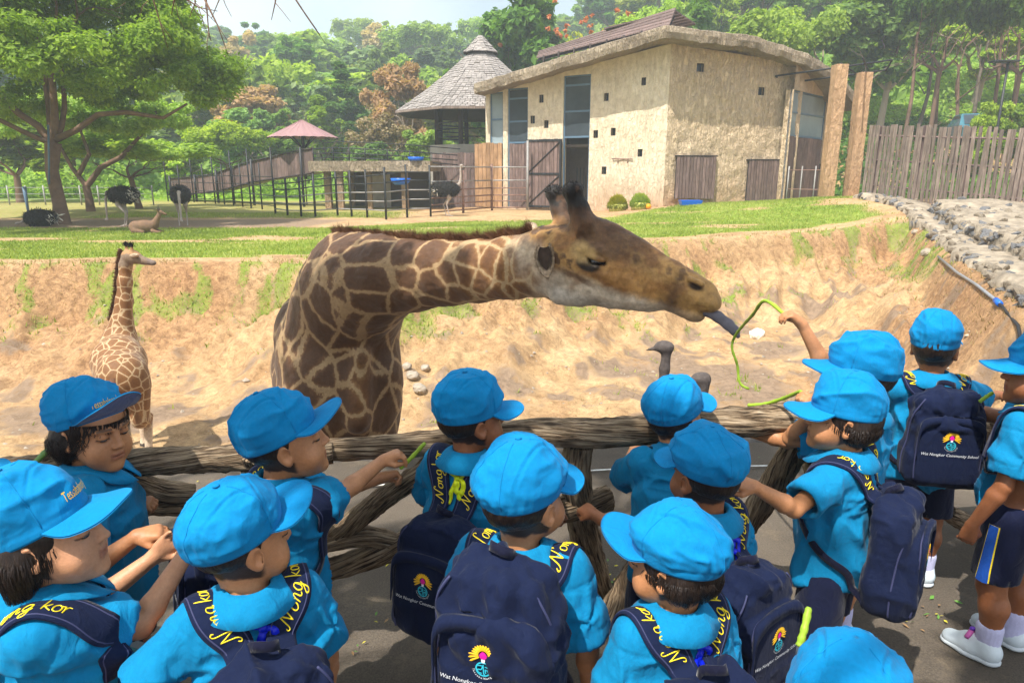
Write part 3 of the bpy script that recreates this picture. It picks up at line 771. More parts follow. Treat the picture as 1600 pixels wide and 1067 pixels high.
# slanting boards of the vent roof on top
va, vb, vc, vd = at_y(838,92,31.5), at_y(1046,40,28.0), at_y(1056,19,29.0), at_y(842,86,33.0)
rf2 = link('vent_roof', MB().add([va-Vector((0,0,.12)), vb-Vector((0,0,.12)), vc-Vector((0,0,.12)), vd-Vector((0,0,.12))], [(0,1,2,3)]).mesh('vent_roof'), MAT['timber_dark'], house)
for i in range(5):
    t0, t1 = i/5, (i+.86)/5; p0, p1 = va.lerp(vd, t0), vb.lerp(vc, t0); q0, q1 = va.lerp(vd, t1), vb.lerp(vc, t1); up = Vector((0,0,.05+.03*i%2))
    b = MB(); b.add([p0,p1,q1,q0,p0+up,p1+up,q1+up,q0+up], [(3,2,1,0),(4,5,6,7),(0,1,5,4),(1,2,6,5),(2,3,7,6),(3,0,4,7)]); b.build('board', MAT['board_purple'], rf2)
ve = at_y(1088,40,30.5)
for i in range(6):
    t0, t1 = i/6, (i+.8)/6; p0, q0 = vc.lerp(ve, t0), vc.lerp(ve, t1); bk_ = Vector((-2.6, 1.5, -.35))
    b = MB(); up = Vector((0,0,.06)); b.add([p0,q0,q0+bk_,p0+bk_,p0+up,q0+up,q0+bk_+up,p0+bk_+up], [(3,2,1,0),(4,5,6,7),(0,1,5,4),(1,2,6,5),(2,3,7,6),(3,0,4,7)]); b.build('board', MAT['board_purple'], rf2)
for i in range(8):
    p = va.lerp(vb, (i+.5)/8); b = MB(); b.tube([p+Vector((0,0,.06)), p+Vector((0,.1,-.5))], .05, 4); b.build('rafter', MAT['timber_dark'], rf2)
lp = at_y(1268,109,27.2); b = MB(); b.tube([lp+Vector((0,0,.05)), lp, lp-Vector((0,0,.05))], [.2,.26,.12], 14); b.build('ceiling_lamp', MAT['lamp_pale'], house)
b = MB(); p0, z0 = FL.px(972, 248); 
for i in range(4): b.tube([FL.P(p0-.35+i*.2, z0, .03), FL.P(p0-.35+i*.2, z0-.12*(i%2)-.05, .05)], .015, 4)
b.tube([FL.P(p0-.4, z0, .04), FL.P(p0+.45, z0-.03, .04)], .02, 4); b.build('rusty_bracket', MAT['metal_rust'], house)
# pillars and the steel frame they carry
pls = []
for (px, py, Y, zt, lab) in ((1300,220,25.0,5.1,'tall square orange stucco pillar nearer the house corner'), (1338,225,25.8,4.95,'tall square orange stucco pillar beside the slatted fence')):
    c = at_y(px, py, Y); zb = gz(c.x, c.y)-.1; b = MB(); nseg = 26; w = .21; vs = []
    for i in range(nseg):
        z = zb+(zt-zb)*i/(nseg-1)
        for k in range(12):
            a = 2*pi*(k+.5)/12; s_ = w/max(abs(cos(a)), abs(sin(a))); q = Vector((c.x+cos(a)*s_*.98, c.y+sin(a)*s_*.98, z))
            e = 1+.06*float(fbm(np.array([q.x*5, q.y*5, z*3]), 3)); vs.append((c.x+(q.x-c.x)*e, c.y+(q.y-c.y)*e, z))
    fs = [(i*12+k, i*12+(k+1)%12, (i+1)*12+(k+1)%12, (i+1)*12+k) for i in range(nseg-1) for k in range(12)]+[tuple(range((nseg-1)*12, nseg*12))]
    b.add(vs, fs); o = b.build('pillar', MAT['pillar_stucco']); o['label'] = lab; o['category'] = 'pillar'; o['group'] = 'pillars by the house entrance'; pls.append((c, zt))
b = MB(); c1, c2 = Vector((pls[0][0].x, pls[0][0].y, 5.14)), Vector((pls[1][0].x, pls[1][0].y, 4.99))
l = Vector((-1.45, 2.0, -.15)); rr = Vector((1.2, .2, .1))
fr_ = empty('entrance_awning', (0,0,0), 0, 'black steel awning frame resting on top of the two stucco pillars', 'frame')
for p, q in ((c1+l, c1+rr*1.6), (c2+l+Vector((-.6,.2,0)), c2+rr*.7), (c1+l, c2+l+Vector((-.6,.2,0))), (c1, c2+Vector((0,.6,.0))), (c1+rr*1.6, c2+rr*.7), (c1+Vector((.5,-.5,.1)), c2+Vector((.5,.7,.1)))):
    MB().tube([p, q], .035, 5).build('steel_bar', MAT['metal_black'], fr_)
# gate and rail between house and pillars
pr = empty('pipe_rail', (0,0,0), 0, 'thin metal pipe rail across the entrance left of the orange pillars', 'railing')
a_, b_ = at_y(1228,316,26.8), at_y(1288,316,25.6)
for z in (.55, 1.25):
    MB().tube([Vector((a_.x,a_.y,.35+z)), Vector((b_.x,b_.y,.35+z))], .02, 6).build('rail', MAT['metal_rust'], pr)
for t in (0, .35, .7): p = a_.lerp(b_, t); MB().tube([(p.x,p.y,.2),(p.x,p.y,1.75)], .025, 6).build('post', MAT['metal_grey'], pr)
# planters, tray, ball by the wall
for px, lab in ((965,'round yellowish clipped bush against the house wall, left of the pair'), (1000,'greener round clipped bush against the house wall, right of the pair')):
    c = at_y(px, 318, 25.3 if px < 980 else 24.9); r = np.random.default_rng(px); n = 2600; z0 = gz(c.x, c.y)
    u = r.normal(size=(n,3)); u /= np.linalg.norm(u, axis=1)[:,None]; u[:,2] = np.abs(u[:,2])*1.1-.1
    P = np.array([c.x, c.y, z0+.12]) + u*np.array([.36,.36,.42])*r.uniform(.75, 1.02, (n,1)); tt = r.normal(size=(n,3))*.03+u*.03
    sd_ = np.cross(u, r.normal(size=(n,3))); sd_ = sd_/np.linalg.norm(sd_, axis=1)[:,None]*.018
    V = np.stack([P-sd_, P+sd_, P+tt+[0,0,.04]], 1).reshape(-1,3); root = empty('clipped_bush', (c.x, c.y, z0), 0, lab, 'bush', 'clipped bushes by the house')
    V = V-np.array([c.x, c.y, z0])
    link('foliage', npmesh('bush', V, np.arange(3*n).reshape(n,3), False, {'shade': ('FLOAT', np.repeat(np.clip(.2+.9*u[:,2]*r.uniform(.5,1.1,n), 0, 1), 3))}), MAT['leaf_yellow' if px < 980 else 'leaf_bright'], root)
    b = MB(); b.tube([(0,0,-.05),(0,0,.25)], [.3,.33], 14); b.build('hay_mound', MAT['hay'], root)
c = at_y(1078, 327, 24.6); z0 = gz(c.x, c.y); b = MB(); w, d_, h = .33, .2, .17
b.add([(-w,-d_,0),(w,-d_,0),(w,d_,0),(-w,d_,0),(-w*1.15,-d_*1.2,h),(w*1.15,-d_*1.2,h),(w*1.15,d_*1.2,h),(-w*1.15,d_*1.2,h),(-w*1.05,-d_*1.05,h),(w*1.05,-d_*1.05,h),(w*1.05,d_*1.05,h),(-w*1.05,d_*1.05,h),(-w*.9,-d_*.85,.02),(w*.9,-d_*.85,.02),(w*.9,d_*.85,.02),(-w*.9,d_*.85,.02)],
      [(3,2,1,0)]+[(i,(i+1)%4,(i+1)%4+4,i+4) for i in range(4)]+[(i+4,(i+1)%4+4,(i+1)%4+8,i+8) for i in range(4)]+[(i+8,(i+1)%4+8,(i+1)%4+12,i+12) for i in range(4)]+[(12,13,14,15)])
tag(b.build('feed_tray', MAT['plastic_blue'], None, (c.x, c.y, z0)), 'bright blue plastic feed tray on the ground under the left shutter', 'tray')
c = at_y(1013, 325, 24.6); bm = bmesh.new(); bmesh.ops.create_icosphere(bm, subdivisions=2, radius=.1); me = bpy.data.meshes.new('ball'); bm.to_mesh(me); bm.free(); me.polygons.foreach_set('use_smooth', [True]*len(me.polygons))
tag(link('ball', me, MAT['plastic_orange'], None, (c.x, c.y, gz(c.x, c.y)+.09)), 'small orange ball on the ground beside the round bush', 'ball')
# ================================================================ SLATTED FENCE on the right
fa, fb = at_y(1345, 318, 24.8), at_y(1700, 322, 18.6); FF = Face((fa.x, fa.y), (fb.x, fb.y))
fence = empty('slatted_fence', (fa.x, fa.y, 0), 0, 'long fence of weathered grey vertical wooden slats on the right', 'fence'); fence.location = (0,0,0)
ns = int(FF.L/.155); slat_me = []
for k in range(6):
    r_ = random.Random(k); b = MB(); h = 2.42+r_.uniform(-.05,.05); b.box((-.057,-.012,0),(.057,.012,h), bev=.006)
    for i, v in enumerate(b.v): b.v[i] = (v[0]+.01*r_.uniform(-1,1)+.015*sin(v[2]*1.3+k), v[1], v[2])
    me = b.mesh('slat'); me.materials.append(MAT['board_grey']); slat_me.append(me)
for i in range(ns):
    u = .08+i*.155; p = FF.P(u, 0); zb = gz(p.x, p.y)-.02
    o = link('slat', slat_me[random.randrange(6)], None, fence, (p.x+FF.n.x*.05, p.y+FF.n.y*.05, zb), (random.uniform(-.02,.02), random.uniform(-.018,.018), atan2(FF.u.y, FF.u.x)))
for z in (.45, 1.3, 2.1):
    b = MB(); g0_ = gz(*FF.P(0,0).xy); g1_ = gz(*FF.P(FF.L,0).xy); b.tube([FF.P(0, z+g0_, 0), FF.P(FF.L, z+g1_, 0)], .035, 4, smooth=False); b.build('rail', MAT['board_purple'], fence)
for i in range(5):
    u = .4+i*(FF.L-.8)/4; p = FF.P(u, 0, -.04); z = gz(p.x, p.y); b = MB(); b.box((-.06,.0,-.2),(.06,.12,2.4), bev=.01); b.build('post', MAT['board_purple'], fence, (p.x, p.y, z), (0,0,atan2(FF.u.y,FF.u.x)))
# ================================================================ PAVILION with a shingled roof
pc = at_y(752, 175, 34.5); pv = empty('pavilion', (pc.x, pc.y, 0), 0, 'open octagonal pavilion on a raised deck with a steep grey shingled roof', 'pavilion')
def oct_rings(prof, n=8, rot=pi/8): return [[(r*cos(rot+2*pi*k/n), r*sin(rot+2*pi*k/n), z) for k in range(n)] for r, z in prof]
def roof_rows(r0, z0, r1, z1, rows, per, lip=.03, bend=.0, rot=pi/8):
    """shingle courses: each shingle its own little slab, lapped like the real roof"""
    b = MB(); rr_ = random.Random(4)
    for j in range(rows):
        t0, t1 = j/rows, (j+1.15)/rows
        f = lambda t: (r0+(r1-r0)*t, z0+(z1-z0)*t-bend*sin(pi*min(t,1)))
        (ra, za), (rb, zb) = f(t0), f(min(t1,1.02))
        for k in range(8):
            a0, a1 = rot+2*pi*k/8, rot+2*pi*(k+1)/8
            A0, A1 = Vector((cos(a0), sin(a0), 0)), Vector((cos(a1), sin(a1), 0)); m = max(2, int(per*(ra/r0)))
            nn = (A0+A1).normalized()
            for i in range(m):
                s0, s1 = i/m+.004, (i+1)/m-.004; e = rr_.uniform(0, .025)+lip; dz = rr_.uniform(-.03,.0)
                p0 = A0.lerp(A1,s0)*ra; p1 = A0.lerp(A1,s1)*ra; q0 = A0.lerp(A1,s0)*rb; q1 = A0.lerp(A1,s1)*rb
                o = nn*e*.6+Vector((0,0,e*.8))
                b.add([p0+o+Vector((0,0,za+dz)), p1+o+Vector((0,0,za+dz)), q1+Vector((0,0,zb)), q0+Vector((0,0,zb)), p0+Vector((0,0,za+dz-.01)), p1+Vector((0,0,za+dz-.01))], [(0,1,2,3),(4,5,1,0)])
    return b
zE = 4.25; zT = 6.95; RE = 4.15
b = MB(); v = oct_rings([(RE-.06, zE-.10), (RE*.75+.1, zE+.25*(zT-zE)-.24), (RE*.5, zE+.5*(zT-zE)-.26), (.5, zT-.15)]); b.add(sum(v, []), [(l*8+k,l*8+(k+1)%8,l*8+(k+1)%8+8,l*8+k+8) for l in range(3) for k in range(8)])
b.build('roof', MAT['timber_dark'], pv)
roof = pv.children[0] if pv.children else None
roof = [o for o in COL.objects if o.parent == pv][0]
sh = roof_rows(RE, zE, .55, zT, 26, 15, .02, .12).build('shingle', MAT['shingle_grey'], roof); sh['kind'] = 'stuff'
b = roof_rows(.85, zT+.0, .12, zT+.75, 6, 4, .02); sh = b.build('roof_cap', MAT['shingle_grey'], roof)
b = MB(); v = oct_rings([(.5,zT-.15),(.62,zT),(.86,zT-.02),(.05,zT+.77)]); b.add(sum(v, []), [(l*8+k,l*8+(k+1)%8,(l+1)*8+(k+1)%8,(l+1)*8+k) for l in range(3) for k in range(8)]); b.build('cap_core', MAT['timber_dark'], roof)
b = MB(); v = oct_rings([(RE+.05, zE-.1),(RE+.05, zE+.0),(RE-.05,zE+.02),(RE-.05,zE-.1)]); b.add(sum(v, []), [(l*8+k,l*8+(k+1)%8,((l+1)%4)*8+(k+1)%8,((l+1)%4)*8+k) for l in range(4) for k in range(8)]); b.build('eave_board', MAT['board_grey'], roof)
zDk = 2.75
for k in range(8):
    a = 2*pi*(k+.5)/8; b = MB(); b.tube([(2.25*cos(a),2.25*sin(a),zDk-.1),(2.2*cos(a),2.2*sin(a),zE+.9)], .11, 7, jit=.06); b.build('post', MAT['timber_dark'], pv)
    a2 = 2*pi*(k+1.5)/8
    if k not in (1,):
        for z in (.35,.7,1.0):
            MB().tube([(2.25*cos(a),2.25*sin(a),zDk+z),(2.25*cos(a2),2.25*sin(a2),zDk+z)], .03, 5).build('rail', MAT['timber_dark'], pv)
b = MB(); v = oct_rings([(2.6,-.1),(2.6,zDk)]); b.add(v[0]+v[1], [(k,(k+1)%8,(k+1)%8+8,k+8) for k in range(8)]+[tuple(range(8,16))]); b.build('deck', MAT['concrete'], pv)
s_ = at_y(663, 172, 31.8)-pc; b = MB(); b.box((s_.x,s_.y,s_.z-.28),(s_.x+.5,s_.y+.04,s_.z)); b.build('hanging_sign', MAT['sign_orange'], pv)
# plank wall at the foot of the pavilion
FP = Face((at_y(676,240,31.6).x, 31.6), (at_y(752,240,31.0).x, 31.0))
pw = empty('plank_wall', (0,0,0), 0, 'weathered purplish vertical plank wall below the pavilion deck', 'wall')
plank_set('board', FP, 0, -.05, FP.L, 2.35, 14, MAT['board_purple'], pw, jz=.05)
MB().tube([FP.P(0,2.2,-.05), FP.P(FP.L,2.2,-.05)], .04, 4).build('rail', MAT['timber_dark'], pw)
# ================================================================ UMBRELLA ROOF, RAMP WALK AND PLATFORM
uc = at_y(473, 215, 32.5); um = empty('umbrella_shelter', (uc.x, uc.y, 0), 0, 'small shelter with one post and a flat cone roof of purplish sheets', 'shelter')
ze, zt = uc.z-.02, at_y(473,188,32.5).z; R_ = 1.62
for k in range(8):
    a0, a1 = 2*pi*k/8+.2, 2*pi*(k+1)/8+.2; b = MB(); m = 6; vs = []
    for i in range(m+1):
        p = Vector((cos(a0),sin(a0),0)).lerp(Vector((cos(a1),sin(a1),0)), i/m); e = .02*(i%2); vs += [(p.x*R_,p.y*R_,ze+e),(p.x*.03,p.y*.03,zt+e)]
    b.add(vs, [(i*2,i*2+2,i*2+3,i*2+1) for i in range(m)]); b.build('roof_sheet', MAT['roof_sheet'], um)
b = MB(); b.tube([(0,0,1.2),(0,0,zt)], .07, 8); b.build('post', MAT['timber_dark'], um)
for k in range(8):
    a = 2*pi*k/8+.2; b = MB(); b.tube([(cos(a)*R_*.97,sin(a)*R_*.97,ze-.03),(0.03*cos(a),.03*sin(a),zt-.1)], .03, 4); b.tube([(cos(a)*R_*.4,sin(a)*R_*.4,ze+.1),(0,0,ze-.5)], .025, 4); b.build('rafter', MAT['timber_dark'], um)
ramp = [(264.7,280,305,38.5),(308,276.6,302.5,36.8),(335,272,299.8,35.6),(379,256.8,289,34.0),(391,253.5,285,33.6),(470,235.5,273.5,31.2),(488,233,271,30.6)]
rw = empty('ramp_walk', (0,0,0), 0, 'raised ramp walk with purplish plank sides climbing to the platform', 'walkway')
for (x0,t0,b0,Y0),(x1,t1,b1,Y1) in zip(ramp, ramp[1:]):
    p0, p1 = at_y(x0,t0,Y0), at_y(x1,t1,Y1); q0, q1 = at_y(x0,b0,Y0), at_y(x1,b1,Y1); f = Face((p0.x,p0.y),(p1.x,p1.y)); m = max(1, int(round(f.L/.27)))
    for i in range(m):
        a, c = i/m, (i+1)/m; b = MB(); j = random.uniform(-.03,.03)
        for (s0, s1, zt_) in ((a, c, 0),):
            u0, u1 = f.L*s0+.006, f.L*s1-.006; za, zb_ = q0.z+(q1.z-q0.z)*s0, q0.z+(q1.z-q0.z)*s1; ta, tb = p0.z+(p1.z-p0.z)*s0+j, p0.z+(p1.z-p0.z)*s1+j
            b.add([f.P(u0,za), f.P(u1,zb_), f.P(u1,tb), f.P(u0,ta), f.P(u0,za,-.04), f.P(u1,zb_,-.04), f.P(u1,tb,-.04), f.P(u0,ta,-.04)], [(0,1,2,3),(7,6,5,4),(3,2,6,7),(1,0,4,5),(0,3,7,4),(2,1,5,6)])
        b.build('board', MAT['board_purple'], rw)
    MB().tube([p0+Vector((0,-.05,.02)), p1+Vector((0,-.05,.02))], .03, 5).build('rail', MAT['timber_dark'], rw)
    MB().tube([q0+Vector((0,-.05,0)), q1+Vector((0,-.05,0))], .04, 5).build('rail', MAT['timber_dark'], rw)
    b = MB(); b.add([q0+Vector((0,.1,.05)), q1+Vector((0,.1,.05)), q1+Vector((.6,1.3,.05)), q0+Vector((.6,1.3,.05))], [(0,1,2,3)]); b.build('walk_floor', MAT['concrete'], rw)
for x, t, Y in ((266,278,38.2),(305,276,36.8),(338,268,35.3),(362,262,34.5),(393,252,33.4),(470,234,31.1)):
    p = at_y(x, t, Y); MB().tube([(p.x,p.y-.1,-.1),(p.x,p.y-.1,p.z+.1)], .06, 6).build('post', MAT['metal_black'], rw)
# platform slab on square posts with railing
pf = empty('viewing_platform', (0,0,0), 0, 'raised concrete platform slab on square posts with a thin black railing', 'platform')
P0, P1 = at_y(481,254,30.2), at_y(673,259,28.6); b = MB()
pol = [(P0.x,P0.y),(P0.x+.3,P0.y-.9),(P0.x+1.2,P0.y-1.3),(P1.x,P1.y-.2),(P1.x+.2,33),(P0.x,33)]
b.prism(pol, 1.55, 1.97); b.build('slab', MAT['concrete_edge'], pf)
for x, Y in ((513,29.8),(532,29.2),(577,29.6),(633,29.2),(600,31.5),(550,31.5)):
    p = at_y(x, 300, Y); b = MB(); b.box((-.13,-.13,-.2),(.13,.13,1.549), bev=.01); b.build('post', MAT['concrete_edge'], pf, (p.x, p.y, 0))
b = MB(); b.box((at_y(545,300,32).x,32.2,-.1),(at_y(672,300,32).x,32.4,1.54)); b.build('back_wall', MAT['stall_dark'] if 'stall_dark' in MAT else MAT['concrete'], pf)
b = MB(); b.box((at_y(575,300,31).x,31.0,-.1),(at_y(610,300,31).x,31.1,1.45)); b.build('wall_panel', MAT['concrete'], pf)
rp = [at_y(489,233,30.0), at_y(520,231,29.0), at_y(570,233,28.8), at_y(640,237,28.9), at_y(715,243,29.2)]
for dz in (0, -.2, -.38): MB().tube([p+Vector((0,0,dz)) for p in rp], .022, 5).build('rail', MAT['metal_black'], pf)
MB().tube([p+Vector((0,1.6,.3)) for p in rp], .02, 5).build('rail', MAT['metal_black'], pf)
for p in rp[:4]+[rp[1].lerp(rp[2],.5), rp[2].lerp(rp[3],.5)]: MB().tube([(p.x,p.y,1.95),(p.x,p.y,p.z+.04)], .025, 5).build('post', MAT['metal_black'], pf)
p = at_y(658,257,28.6); b = MB(); b.tube([(p.x-.2,p.y,1.98),(p.x-.2,p.y,2.12)], [.28,.34], 12); tag(b.build('feed_tub', MAT['plastic_blue']), 'dark blue round tub standing on the edge of the concrete platform', 'tub')
# black steel pen
pen = empty('steel_pen', (0,0,0), 0, 'black steel pipe pen with many rails in front of the platform', 'fence')
pp = [(430.6,334,278.6),(449.7,337,278.6),(471,338,275.7),(493,338.5,271),(527.6,336,268),(549.6,337,266),(574,338,265),(603.4,341,261),(636.3,338,257),(673,337,258)]
base = [(at_z(x, y, .03), at_y(x, t, at_z(x, y, .03).y).z) for x, y, t in pp]
for (p, zt_) in base: MB().tube([(p.x,p.y,-.1),(p.x,p.y,zt_)], .04, 6).build('post', MAT['metal_black'], pen)
for (p, za), (q, zb_) in zip(base, base[1:]):
    for f in (.16,.34,.52,.70,.86): MB().tube([(p.x,p.y,za*f),(q.x,q.y,zb_*f)], .022, 5).build('rail', MAT['metal_grey' if f < .6 else 'metal_black'], pen)
pb = [at_y(x, 325, 33.5) for x in (480, 520, 560, 600, 640, 672)]
for p in pb: MB().tube([(p.x,p.y,-.1),(p.x,p.y,1.5)], .03, 5).build('post', MAT['metal_rust'], pen)
pen2 = empty('tall_steel_fence', (0,0,0), 0, 'tall thin black steel fence below the ramp walk on the left', 'fence')
qs = [at_y(x, y, Y) for x, y, Y in ((265,332,37.6),(285,332,36.8),(305,331,36.0),(322,331,35.2),(338,331,34.6),(352,331,33.8),(366,330,33),(380,330,32),(393,330,31),(410,330,29.5),(430,332,28))]
for i, p in enumerate(qs): MB().tube([(p.x,p.y,-.1),(p.x,p.y,1.9 if i%2 else 2.5)], .035, 5).build('post', MAT['metal_black'], pen2)
for p, q in zip(qs, qs[1:]):
    for z in (.2,.6,1.0,1.35): MB().tube([(p.x,p.y,z),(q.x,q.y,z)], .018, 4).build('rail', MAT['metal_black'], pen2)
# pale pipe fence towards the gate
pen3 = empty('pipe_fence', (0,0,0), 0, 'rusty pale pipe fence between the steel pen and the big gate', 'fence')
q0, q1, q2 = at_z(673,336,.03), at_z(768.7,327,.05), at_z(824,327,.05)
for p, h, m in ((q1, 1.85, 'metal_rust'), (q2, 2.75, 'metal_grey'), (q0.lerp(q1,.5), 1.6, 'metal_rust')): MB().tube([(p.x,p.y,-.1),(p.x,p.y,h)], .05, 7).build('post', MAT[m], pen3)
for z in (.12,.38,.62,.9,1.2,1.72):
    for a, c in ((q0,q1),(q1,q2)): MB().tube([(a.x,a.y,z),(c.x,c.y,z)], .028, 6).build('rail', MAT['metal_rust' if z < 1 else 'metal_grey'], pen3)
bt = at_y(626, 284, 27.8); b = MB(); b.tube([(0,0,-.12),(0,0,0),(0,0,.13)], [.24,.36,.4], 14, cap=True); tag(b.build('feed_basket', MAT['plastic_blue'], None, (bt.x, bt.y, bt.z)), 'bright blue basket hung inside the steel pen', 'basket')
wf = empty('wire_fence', (0,0,0), 0, 'low wire fence along the far edge of the left lawn', 'fence')
ws = [at_y(x, 335, 33.5) for x in range(-10, 270, 28)]
for p in ws: MB().tube([(p.x,p.y,-.1),(p.x,p.y,.9)], .035, 5).build('post', MAT['metal_grey'], wf)
for p, q in zip(ws, ws[1:]):
    for z in (.25,.5,.8): MB().tube([(p.x,p.y,z),(q.x,q.y,z)], .012, 4).build('wire', MAT['metal_grey'], wf)
p = at_y(44, 330, 24.0); tag(MB().tube([(0,0,-.1),(0,0,.55),(0,0,1.05)], [.03,.05,.07], 8).build('marker_post', MAT['metal_blue'], None, (p.x, p.y, 0)), 'blue post standing on the grass left of the big tree', 'post')
# ================================================================ STONEWORK on the right rim
def stone_mesh(seed, flat=.7):
    r_ = random.Random(seed); bm = bmesh.new(); bmesh.ops.create_icosphere(bm, subdivisions=1, radius=1)
    for v in bm.verts: v.co *= r_.uniform(.72, 1.08); v.co.z *= flat
    me = bpy.data.meshes.new('stone'); bm.to_mesh(me); bm.free(); return me
SD = [stone_mesh(i) for i in range(5)]; ST = [stone_mesh(i+20) for i in range(5)]
for m in SD: m.materials.append(MAT['stone_dark'])
for m in ST: m.materials.append(MAT['stone_tan'])
def stone_bank(name, label, path, w, h, ns, side, size, dark=.5, ground_off=-.35):
    root = empty(name, (0,0,0), 0, label, 'wall'); b = MB(); ps = [Vector((p[0],p[1],0)) for p in path]; P_ = dense(ps, 26); vs = []
    for i, p in enumerate(P_):
        d = (P_[min(i+1,len(P_)-1)]-P_[max(i-1,0)]).normalized(); nn = Vector((d.y,-d.x,0))*side; z = gz(*(p+nn*-.3).xy)
        f = lambda a, c: .13*float(fbm(np.array([i*.22, a*1.7, c*1.3]), 2))+.05*float(fbm(np.array([i*.8, a*3.7, c*2.3]), 2))
        vs += [p+nn*(.06+f(1,1))+Vector((0,0,z+ground_off)), p+nn*(.04+f(2,1))+Vector((0,0,z+h*.6+f(1,2))), p-nn*(.08+f(1,3))+Vector((0,0,z+h+f(2,2))), p-nn*(w*.55)+Vector((0,0,z+h+f(2,4)*1.5)), p-nn*w+Vector((0,0,z+h*.7+f(4,4))), p-nn*(w+.05)+Vector((0,0,z-.3))]
    fs = [(i*6+k,(i+1)*6+k,(i+1)*6+k+1,i*6+k+1) for i in range(len(P_)-1) for k in range(5)]
    b.add(vs, fs, True); b.build('mortar', MAT['mortar'], root)
    for i in range(ns):
        j = random.randrange(len(P_)-1); t = random.random(); k = random.choice((0,1,1,2,2,3)); v = random.random()
        a = vs[j*6+k].lerp(vs[(j+1)*6+k], t); c = vs[j*6+k+1].lerp(vs[(j+1)*6+k+1], t); q = a.lerp(c, v if k else .5+v*.5); q = q-Vector((0,0,.02)); s_ = size*random.uniform(.5,1.3)
        me = random.choice(SD if random.random() < dark else ST)
        link('stone', me, None, root, q, (random.uniform(-1,1),random.uniform(-1,1),random.uniform(0,6)), (s_*random.uniform(.8,1.3), s_, s_*random.uniform(.6,.9)))
stone_bank('stone_kerb', 'thick rough kerb of stones set in mortar running along the right rim of the pit', [_p(1330,322,.4), _p(1400,338,.2), _p(1452,368), _p(1500,404), _p(1560,445), _p(1640,502)], .85, .14, 190, 1, .11, .4)
stone_bank('cobble_wall', 'low wall of dark cobbles in mortar higher up at the right edge', [_p(1452,348,.1), _p(1500,368,.1), _p(1560,392,.1), _p(1660,440,.1)], 2.6, .42, 300, 1, .11, .5)
pipe = empty('water_pipe', (0,0,0), 0, 'black and grey water pipe lying along the stone kerb with a blue coupling', 'pipe')
pts = [Vector((x, y, 0)) for x, y in (_p(1470,392), _p(1500,416), _p(1530,436), _p(1565,463), _p(1600,487), _p(1640,520))]
for p in pts: p.z = 0
for i, p in enumerate(pts): pts[i] = Vector((p.x-.05, p.y-.02, gz(p.x-.05, p.y-.02)+.06))
MB().tube(pts[:4], .023, 8).build('pipe_section', MAT['pipe_grey'], pipe); MB().tube(pts[3:], .021, 8).build('pipe_section', MAT['pipe_black'], pipe)
MB().tube([pts[3]+(pts[2]-pts[3]).normalized()*.12, pts[3]+(pts[4]-pts[3]).normalized()*.12], .040, 10).build('coupling', MAT['plastic_blue'], pipe)
# loose rocks
def rock(px, py, z, r, mat, lab, seed):
    ry = ray(px, py); ys_ = np.linspace(4.5, 24, 1500); xs_ = ry.x/ry.y*ys_; zs_ = CAM_H+ry.z/ry.y*ys_; g_ = ground_z(xs_, ys_); i_ = int(np.argmax(zs_ < g_)); p = Vector((xs_[i_], ys_[i_], g_[i_]))
    bm = bmesh.new(); bmesh.ops.create_icosphere(bm, subdivisions=3, radius=r)
    V = np.array([v.co for v in bm.verts]); n_ = fbm(V/r*1.3+seed, 3)
    for v, q in zip(bm.verts, n_): v.co *= 1+.35*q; v.co.z *= .8
    me = bpy.data.meshes.new('rock'); bm.to_mesh(me); bm.free()
    return tag(link('rock', me, MAT[mat], None, (p.x, p.y, p.z+r*.35)), lab, 'rock', 'loose rocks on the bank')
rock(1183, 527, -1.4, .15, 'rock_white', 'white rock lying on the sand right of the giraffe tongue', 1)
rock(492, 428, 0, .10, 'rock_pale', 'pale rock at the rim of the bank left of the big giraffe', 2)
for i, (x, y, r, l) in enumerate(((645,590,.09,'pale grey rock on the sand just right of the giraffe chest'),(664,577,.07,'tan rock above the pale ones beside the giraffe chest'),(655,612,.10,'largest pale rock low beside the giraffe chest'),(636,575,.07,'small brown rock close to the giraffe chest'),(1448,398,.12,'pale rock stuck in the sand below the stone kerb'),(1430,365,.10,'small tan rock on the rim by the stone kerb'),(945,470,.07,'small whitish rock on the bank under the giraffe jaw'))):
    rock(x, y, -1.2, r, 'rock_pale', l, i+5)
# small stones strewn over the pit floor
r_ = np.random.default_rng(8); n = 2600; V = []; Fq = []
x = r_.uniform(-9, 8, n); y = r_.uniform(6, 17, n); k = pit_d(x, y) > .3; x, y = x[k], y[k]; z = ground_z(x, y); s_ = r_.exponential(.008, len(x))+.005
oc = np.array([(1,0,0),(-1,0,0),(0,1,0),(0,-1,0),(0,0,.7),(0,0,-.7)]); of = np.array([(0,2,4),(2,1,4),(1,3,4),(3,0,4),(2,0,5),(1,2,5),(3,1,5),(0,3,5)])
V = (np.stack([x,y,z],1)[:,None,:] + oc[None]*s_[:,None,None]*r_.uniform(.6,1.4,(len(x),6,1))).reshape(-1,3); Fq = (of[None]+6*np.arange(len(x))[:,None,None]).reshape(-1,3)
tag(link('gravel', npmesh('gravel', V, Fq, False), MAT['rock_pale']), 'small stones strewn over the sandy pit floor', 'gravel', kind='stuff')
